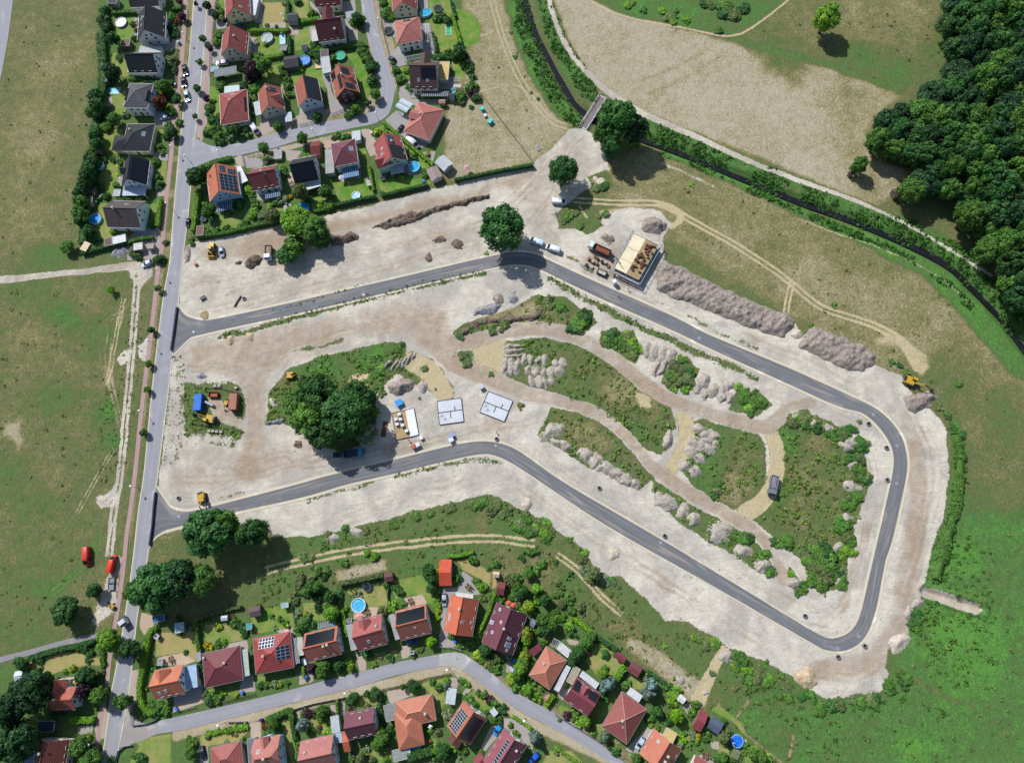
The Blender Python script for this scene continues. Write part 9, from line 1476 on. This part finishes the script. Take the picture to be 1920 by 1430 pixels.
for q in ((1300,460,45,30,0),(1290,620,55,40,20),(1240,830,55,34,10),(1220,910,24,22,0),(1190,1020,32,38,0),(1280,310,60,34,20),(1190,1250,26,26,0),(890,1250,46,30,-20),(680,1140,50,36,10),(540,1050,50,40,10)):heap(px('x',q[0],q[1]),q[2]/3.575,q[3]/3.575,q[4],1.2,'grey','half-overgrown grey heap','half-overgrown heaps of the right island')
for r,x,y,a,b,t,h,s,l in (('u',440,320,100,34,-12,1.2,'rubble','long grey rubble heap of broken stone on the sand'),('u',537,240,36,36,0,1.2,'brown','small brown cone heap beside the rubble'),('u',645,235,42,40,0,1.2,'rubble','small pile of grey-blue stones on the sand'),('v',1240,505,40,36,0,1.0,'sand','pale sand cone between the two topsoil banks'),('w',760,1180,44,52,0,1.1,'sand','pale sand heap beside the lower new road'),('w',110,810,34,40,30,1.2,'sand','pale sand heap at the edge of the lower meadow'),('B',570,740,70,60,20,1.6,'tan','tan sand heap in the lower loop of the site'),('B',1150,510,60,52,-20,1.4,'sand','pale sand heap at the lower right rim of the site'),('B',1200,330,36,40,0,1.0,'grey','grey heap below the side trench'),('B',1260,260,42,34,-30,1.0,'grey','grey heap at the mouth of the side trench'),('B',70,590,44,30,25,.9,'grey','grey heap on the meadow edge left of the sand'),('i',590,510,55,48,0,.8,'grey','grey heap beside the mown strip'),('i',1080,230,66,55,25,1.0,'grey','grey heap at the top of the mown ramp'),('i',845,650,40,26,0,.5,'grey','low grey heap on the dry strip'),('o',300,905,44,40,0,1.3,'tan','tan heap at the upper junction'),('o',530,1140,32,32,0,1.0,'tan','first small tan heap below the upper new road'),('o',700,1105,34,30,0,1.0,'tan','second small tan heap below the upper new road'),('r',1150,550,45,48,0,.8,'sand','white sand heap in the bushes right of the yard'),('r',345,260,44,44,0,.9,'rubble','grey gravel cone above the container yard'),('r',1160,770,110,36,-15,1.0,'rubble','dark wood and rubble heap below the bushes'),('r',1430,1030,50,32,20,.6,'dark','brushwood heap left of the wooded island tip'),('q',760,1060,80,50,10,.7,'sand','pale rubble patch beside the round oak'),('q',150,735,32,34,0,.8,'rubble','pile of pale boulders in the dry meadow'),('q',310,1370,40,44,0,.7,'grey','grey heap below the lone white van'),('F',255,355,40,40,0,1.0,'grey','first grey heap in the weeds under the sand edge'),('F',435,310,50,36,0,1.0,'grey','second grey heap in the weeds under the sand edge'),('P',826,448,12,7,0,.6,'dark','low dark heap on the sand left of the lone oak'),('P',858,458,11,9,0,.7,'dark','dark heap on the sand close to the lone oak'),('P',805,482,6,11,0,.5,'dark','narrow dark heap near the upper new road'),('b',470,1330,90,50,-20,.8,'rubble','heap of cut branches at the estate corner'),('b',1155,1350,36,80,5,.9,'brown','narrow brown soil strip behind the roadside fence'),('t',425,230,60,50,-30,.3,'sand','flat pale patch of gravel beside the cycle path'),('i',1110,1040,1,1,0,0,'','')):
 if s:heap(px(r,x,y),a /REG[r][2],b /REG[r][2],t,h,s,'',None,l)
finish_shrubs()
# ------------------------------------------------------------------ weeds: masses
def isl(*k):return [([(px_,py_) for px_,py_ in q],None,d) for q,d in k]
tufts('weeds','green weeds and young shoots covering the islands between the dirt tracks',isl(([(950,650),(1020,630),(1080,645),(1180,690),(1250,745),(1266,800),(1240,850),(1150,790),(1060,745)],.55),([(1030,765),(1150,800),(1232,895),(1195,918),(1050,842),(1010,815)],.5),([(1285,800),(1400,795),(1437,880),(1370,957),(1268,870)],.55),([(1450,790),(1560,788),(1630,900),(1590,1050),(1540,1112),(1408,972),(1465,850)],.55),([(1223,898),(1320,960),(1450,1050),(1420,1072),(1228,942)],.6),([(505,735),(600,667),(740,640),(800,690),(700,735),(690,830),(590,830),(497,790)],.7),([(345,715),(455,725),(463,790),(440,838),(345,830)],.5),([(850,622),(1010,552),(1110,600),(1010,612),(850,637)],.45)),'#6c8c3a',(.4,1.0),(.3,.8),9,3)
tufts('verge_weeds','tall dark green reeds and nettles along both banks of the creek',[([(965,-30),(990,60),(1018,130),(1055,195),(1080,225)],3.4,1.7),([(1012,-30),(1040,60),(1072,120),(1108,180)],3.2,1.6),([(1215,242),(1300,276),(1400,320),(1500,360),(1600,394),(1700,434),(1790,482),(1850,535),(1910,605)],4.2,1.7),([(1245,286),(1330,319),(1450,373),(1560,421),(1680,472),(1760,520),(1840,595)],1.3,1.6),([(1790,800),(1800,860),(1790,940),(1775,1010),(1755,1080)],1.8,1.2)],'#3d6a26',(.4,.9),(.4,1.0),9,4)
tufts('meadow_weeds','rough weeds between the sand and the lower estate',[([(500,1010),(700,985),(930,928),(1100,1030),(1250,1165),(1400,1225),(1500,1330),(1330,1330),(1100,1180),(1000,1060),(640,1110),(480,1150)],None,.30),([(1330,1235),(1460,1255),(1560,1315),(1660,1300),(1720,1180),(1800,1400),(1400,1430)],None,.22),([(1750,1000),(1860,1000),(1870,1280),(1760,1290),(1715,1160)],None,.5)],'#55742f',(.35,.9),(.25,.6),8,5)
tufts('roadside_weeds','strips of green weeds beside the new asphalt road',[([(412,632),(560,592),(760,541),(905,510)],1.3,1.5),([(1030,522),(1160,592),(1300,657),(1420,712)],1.3,1.0),([(580,938),(720,897),(870,864),(940,866)],.8,1.6),([(430,602),(560,570),(720,520)],.5,1.2),([(262,520),(240,740),(225,900)],3.0,.35),([(330,670),(345,720),(335,850),(318,860)],1.6,.5),([(196,740),(205,840),(190,900)],2.5,.5)],'#56702f',(.25,.6),(.2,.5),8,6)

tufts('meadow_tussocks','dark tussocks scattered through the open meadows',[([(0,540),(235,515),(225,700),(215,900),(170,1100),(0,1220)],None,.035),([(10,60),(180,20),(150,450),(0,500)],None,.02),([(1250,300),(1500,400),(1780,520),(1900,700),(1880,950),(1790,950),(1740,720),(1560,630),(1260,420)],None,.03),([(900,60),(950,60),(1040,230),(1000,290),(900,180)],None,.03),([(1400,60),(1770,10),(1770,150),(1690,165)],None,.04),([(1340,1330),(1500,1330),(1700,1230),(1920,960),(1920,1430),(1420,1430)],None,.08)],'#6c7a42',(.3,.9),(.15,.4),8,9)

finish_labels()
